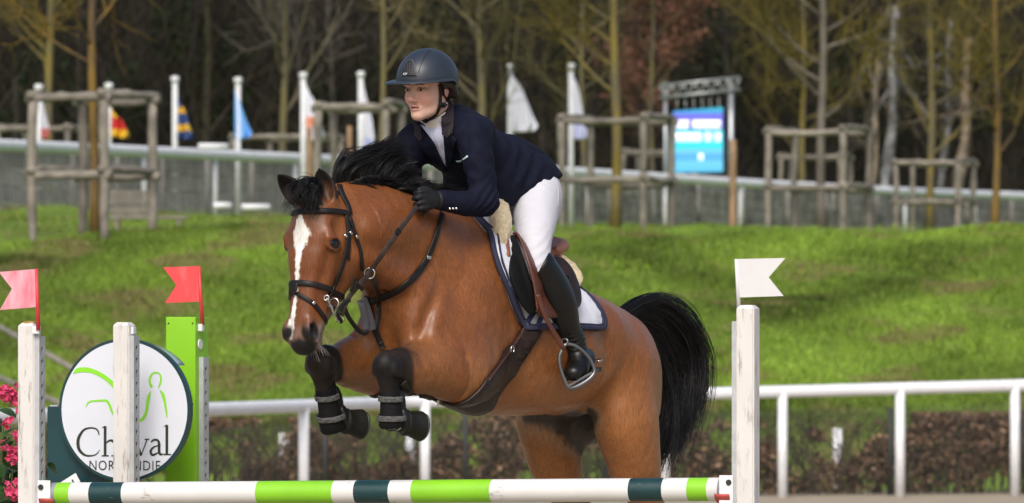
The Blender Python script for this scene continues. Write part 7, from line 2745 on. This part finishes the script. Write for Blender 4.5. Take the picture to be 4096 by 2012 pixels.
vn0, vn1 = vb + 0.01, vdep(1600 / K, 960 / K)
vm = vdep(1470 / K, 1110 / K) + 0.03
rein = empty('reins', tuple(h2w(FIST_N)), 'brown leather reins from the silver bit to the black glove', 'reins')
free_strap([(1366 / K, 1262 / K, vn0), (1378 / K, 1222 / K, vn0 + 0.01), (1403 / K, 1178 / K, vm - 0.03), (1440 / K, 1135 / K, vm), (1478 / K, 1088 / K, vm + 0.004), (1535 / K, 1008 / K, max(vm, vn1 + 0.01)), (1591 / K, 929 / K, vn1 + 0.03), (1640 / K, 862 / K, 0.16), (1668 / K, 826 / K, 0.165)], 0.020, 'rein', M_REIN, rein)
free_strap([(1366 / K, 1290 / K, vn0), (1350 / K, 1250 / K, vn0 + 0.008), (1372 / K, 1215 / K, vn0 + 0.01), (1400 / K, 1200 / K, vn0 + 0.02)], 0.014, 'bit_converter', M_BRIDLE, rein)
strap([(1700 / K, 832 / K), (1690 / K, 850 / K), (1680 / K, 862 / K)], 0.018, 'rein_end', M_REIN, rein, None, 0.004, 0.01, n=8)
free_strap([(1585 / K, 933 / K, vn1 + 0.036), (1598 / K, 921 / K, vn1 + 0.036)], 0.024, 'keeper', M_BRIDLE, rein, n=6)
free_strap([(1402 / K, 1165 / K, vm - 0.02), (1412 / K, 1140 / K, vm - 0.01), (1422 / K, 1108 / K, vm)], 0.012, 'rein_stop', M_BRIDLE, rein)
free_strap([(1422 / K, 1130 / K, vm + 0.004), (1450 / K, 1160 / K, vm + 0.004)], 0.014, 'rein_stop', M_BRIDLE, rein)

# --- running martingale
mar = empty('martingale', tuple(h2w(H(1500 / K, 1310 / K, 0.05))), 'black martingale strap round the bay neck and chest', 'martingale')
strap([(1764 / K, 856 / K), (1746 / K, 923 / K), (1708 / K, 1026 / K), (1672 / K, 1085 / K), (1640 / K, 1120 / K), (1571 / K, 1171 / K), (1477 / K, 1208 / K)], 0.026, 'neck_strap', M_BRIDLE, mar, None, 0.007, 0.005)
strap([(1698 / K, 1028 / K), (1714 / K, 1030 / K)], 0.014, 'buckle', M_STEEL, mar, None, 0.004, 0.014, n=5)
ring_at(1478 / K, 1093 / K, vm + 0.004, 0.0205, 'ring', mar, 0.0028, 0.2)
vf = vdep(1520 / K, 1250 / K) + 0.012
free_strap([(1490 / K, 1110 / K, vm + 0.002), (1504 / K, 1150 / K, max(vm, vf)), (1514 / K, 1210 / K, vf), (1512 / K, 1270 / K, vf), (1503 / K, 1312 / K, vf)], 0.019, 'fork', M_BRIDLE, mar)
free_strap([(1372 / K, 1215 / K, 0.0), (1390 / K, 1262 / K, 0.0), (1425 / K, 1312 / K, 0.0), (1455 / K, 1334 / K, 0.01), (1470 / K, 1322 / K, 0.02)], 0.018, 'fork', M_BRIDLE, mar)
strap([(1470 / K, 1180 / K), (1484 / K, 1230 / K), (1492 / K, 1290 / K), (1502 / K, 1318 / K), (1518 / K, 1360 / K), (1534 / K, 1402 / K)], 0.022, 'breast_strap', M_BRIDLE, mar, None, 0.007, 0.006)
free_strap([(1440 / K, 1200 / K, vf - 0.02), (1448 / K, 1225 / K, vf - 0.01), (1460 / K, 1280 / K, vf - 0.01), (1464 / K, 1318 / K, vf - 0.01)], 0.026, 'stop_flap', M_GREYL, mar)
free_strap([(1452 / K, 1194 / K, vf - 0.006), (1470 / K, 1240 / K, vf - 0.004), (1484 / K, 1290 / K, vf - 0.004), (1490 / K, 1320 / K, vf - 0.004)], 0.030, 'stop_flap', M_GREYL, mar)

# --- tendon boots on the forelegs
for lab, Kn, Ft, Ho in (('near', KNE_N, FET_N, HOO_N), ('far', KNE_F, FET_F, HOO_F)):
    c = nrm(Ft - Kn)
    L = np.linalg.norm(Ft - Kn)
    tb = empty('tendon_boot', tuple(h2w(Ft)), 'black tendon boot with two grey straps on the %s foreleg' % ('nearer, white-marked' if lab == 'near' else 'further, left-hand'), 'leg boot', 'tendon boots on the forelegs')
    back = nrm(np.array((-1.0, 0, 0)) + c * c[0])
    lat = np.cross(c, back)
    n = 32
    V = []
    en = 1.07 if lab == 'near' else 1.14
    st = ((0.42, 0.040, 0.043), (0.50, 0.041, 0.046), (0.65, 0.040, 0.046), (0.82, 0.043, 0.050), (0.96, 0.050, 0.058), (en, 0.051, 0.059), (en + 0.05, 0.044, 0.052))
    for tt, r1, r2 in st:
        o = Kn + c * L * tt + back * 0.004
        for j in range(n):
            a = 2 * math.pi * j / n
            lift = (0.012 if tt < 0.45 else 0) * math.cos(a)
            V.append(o + back * r2 * math.cos(a) + lat * r1 * math.sin(a) - c * lift)
    F = [(i * n + j, i * n + (j + 1) % n, (i + 1) * n + (j + 1) % n, (i + 1) * n + j) for i in range(len(st) - 1) for j in range(n)]
    sh = mesh_np('shell', h2w(np.array(V)), F, M_NEO, tb)
    for tt, r in ((0.62, 0.047), (0.95, 0.057)):
        o = Kn + c * L * tt + back * 0.003
        ring = np.array([o + back * (r + 0.003) * math.cos(a) + lat * (r - 0.002) * math.sin(a) + c * (0.003 * math.sin(a) + 0.003 * math.cos(a)) for a in np.linspace(0, 2 * math.pi, 40)])
        nn_ = np.array([back * math.cos(a) + lat * math.sin(a) for a in np.linspace(0, 2 * math.pi, 40)])
        so = ribbon(h2w(ring), h2w(nn_) - h2w(np.zeros(3)), 0.022, 0.003, 'strap', M_STRAPG, tb)
        so['label'] = 'grey elastic strap with darker woven pattern'
    # moulded fetlock cup on the outside and back
    for sd_ in (1,):
        o = Ft + back * 0.034 + lat * 0.02 * sd_ - c * 0.002
        P, F = uv_sphere(o, (0.030, 0.040, 0.056), np.array([back, lat, c]), 20, 12)
        mesh_np('fetlock_cup', h2w(P), F, M_BOOT, tb)
    P, F = uv_sphere(Kn + c * L * 0.72 + lat * 0.030 + back * 0.03, (0.022, 0.016, 0.062), np.array([back, lat, c]), 16, 10)
    mesh_np('strike_plate', h2w(P), F, M_BOOT, tb)
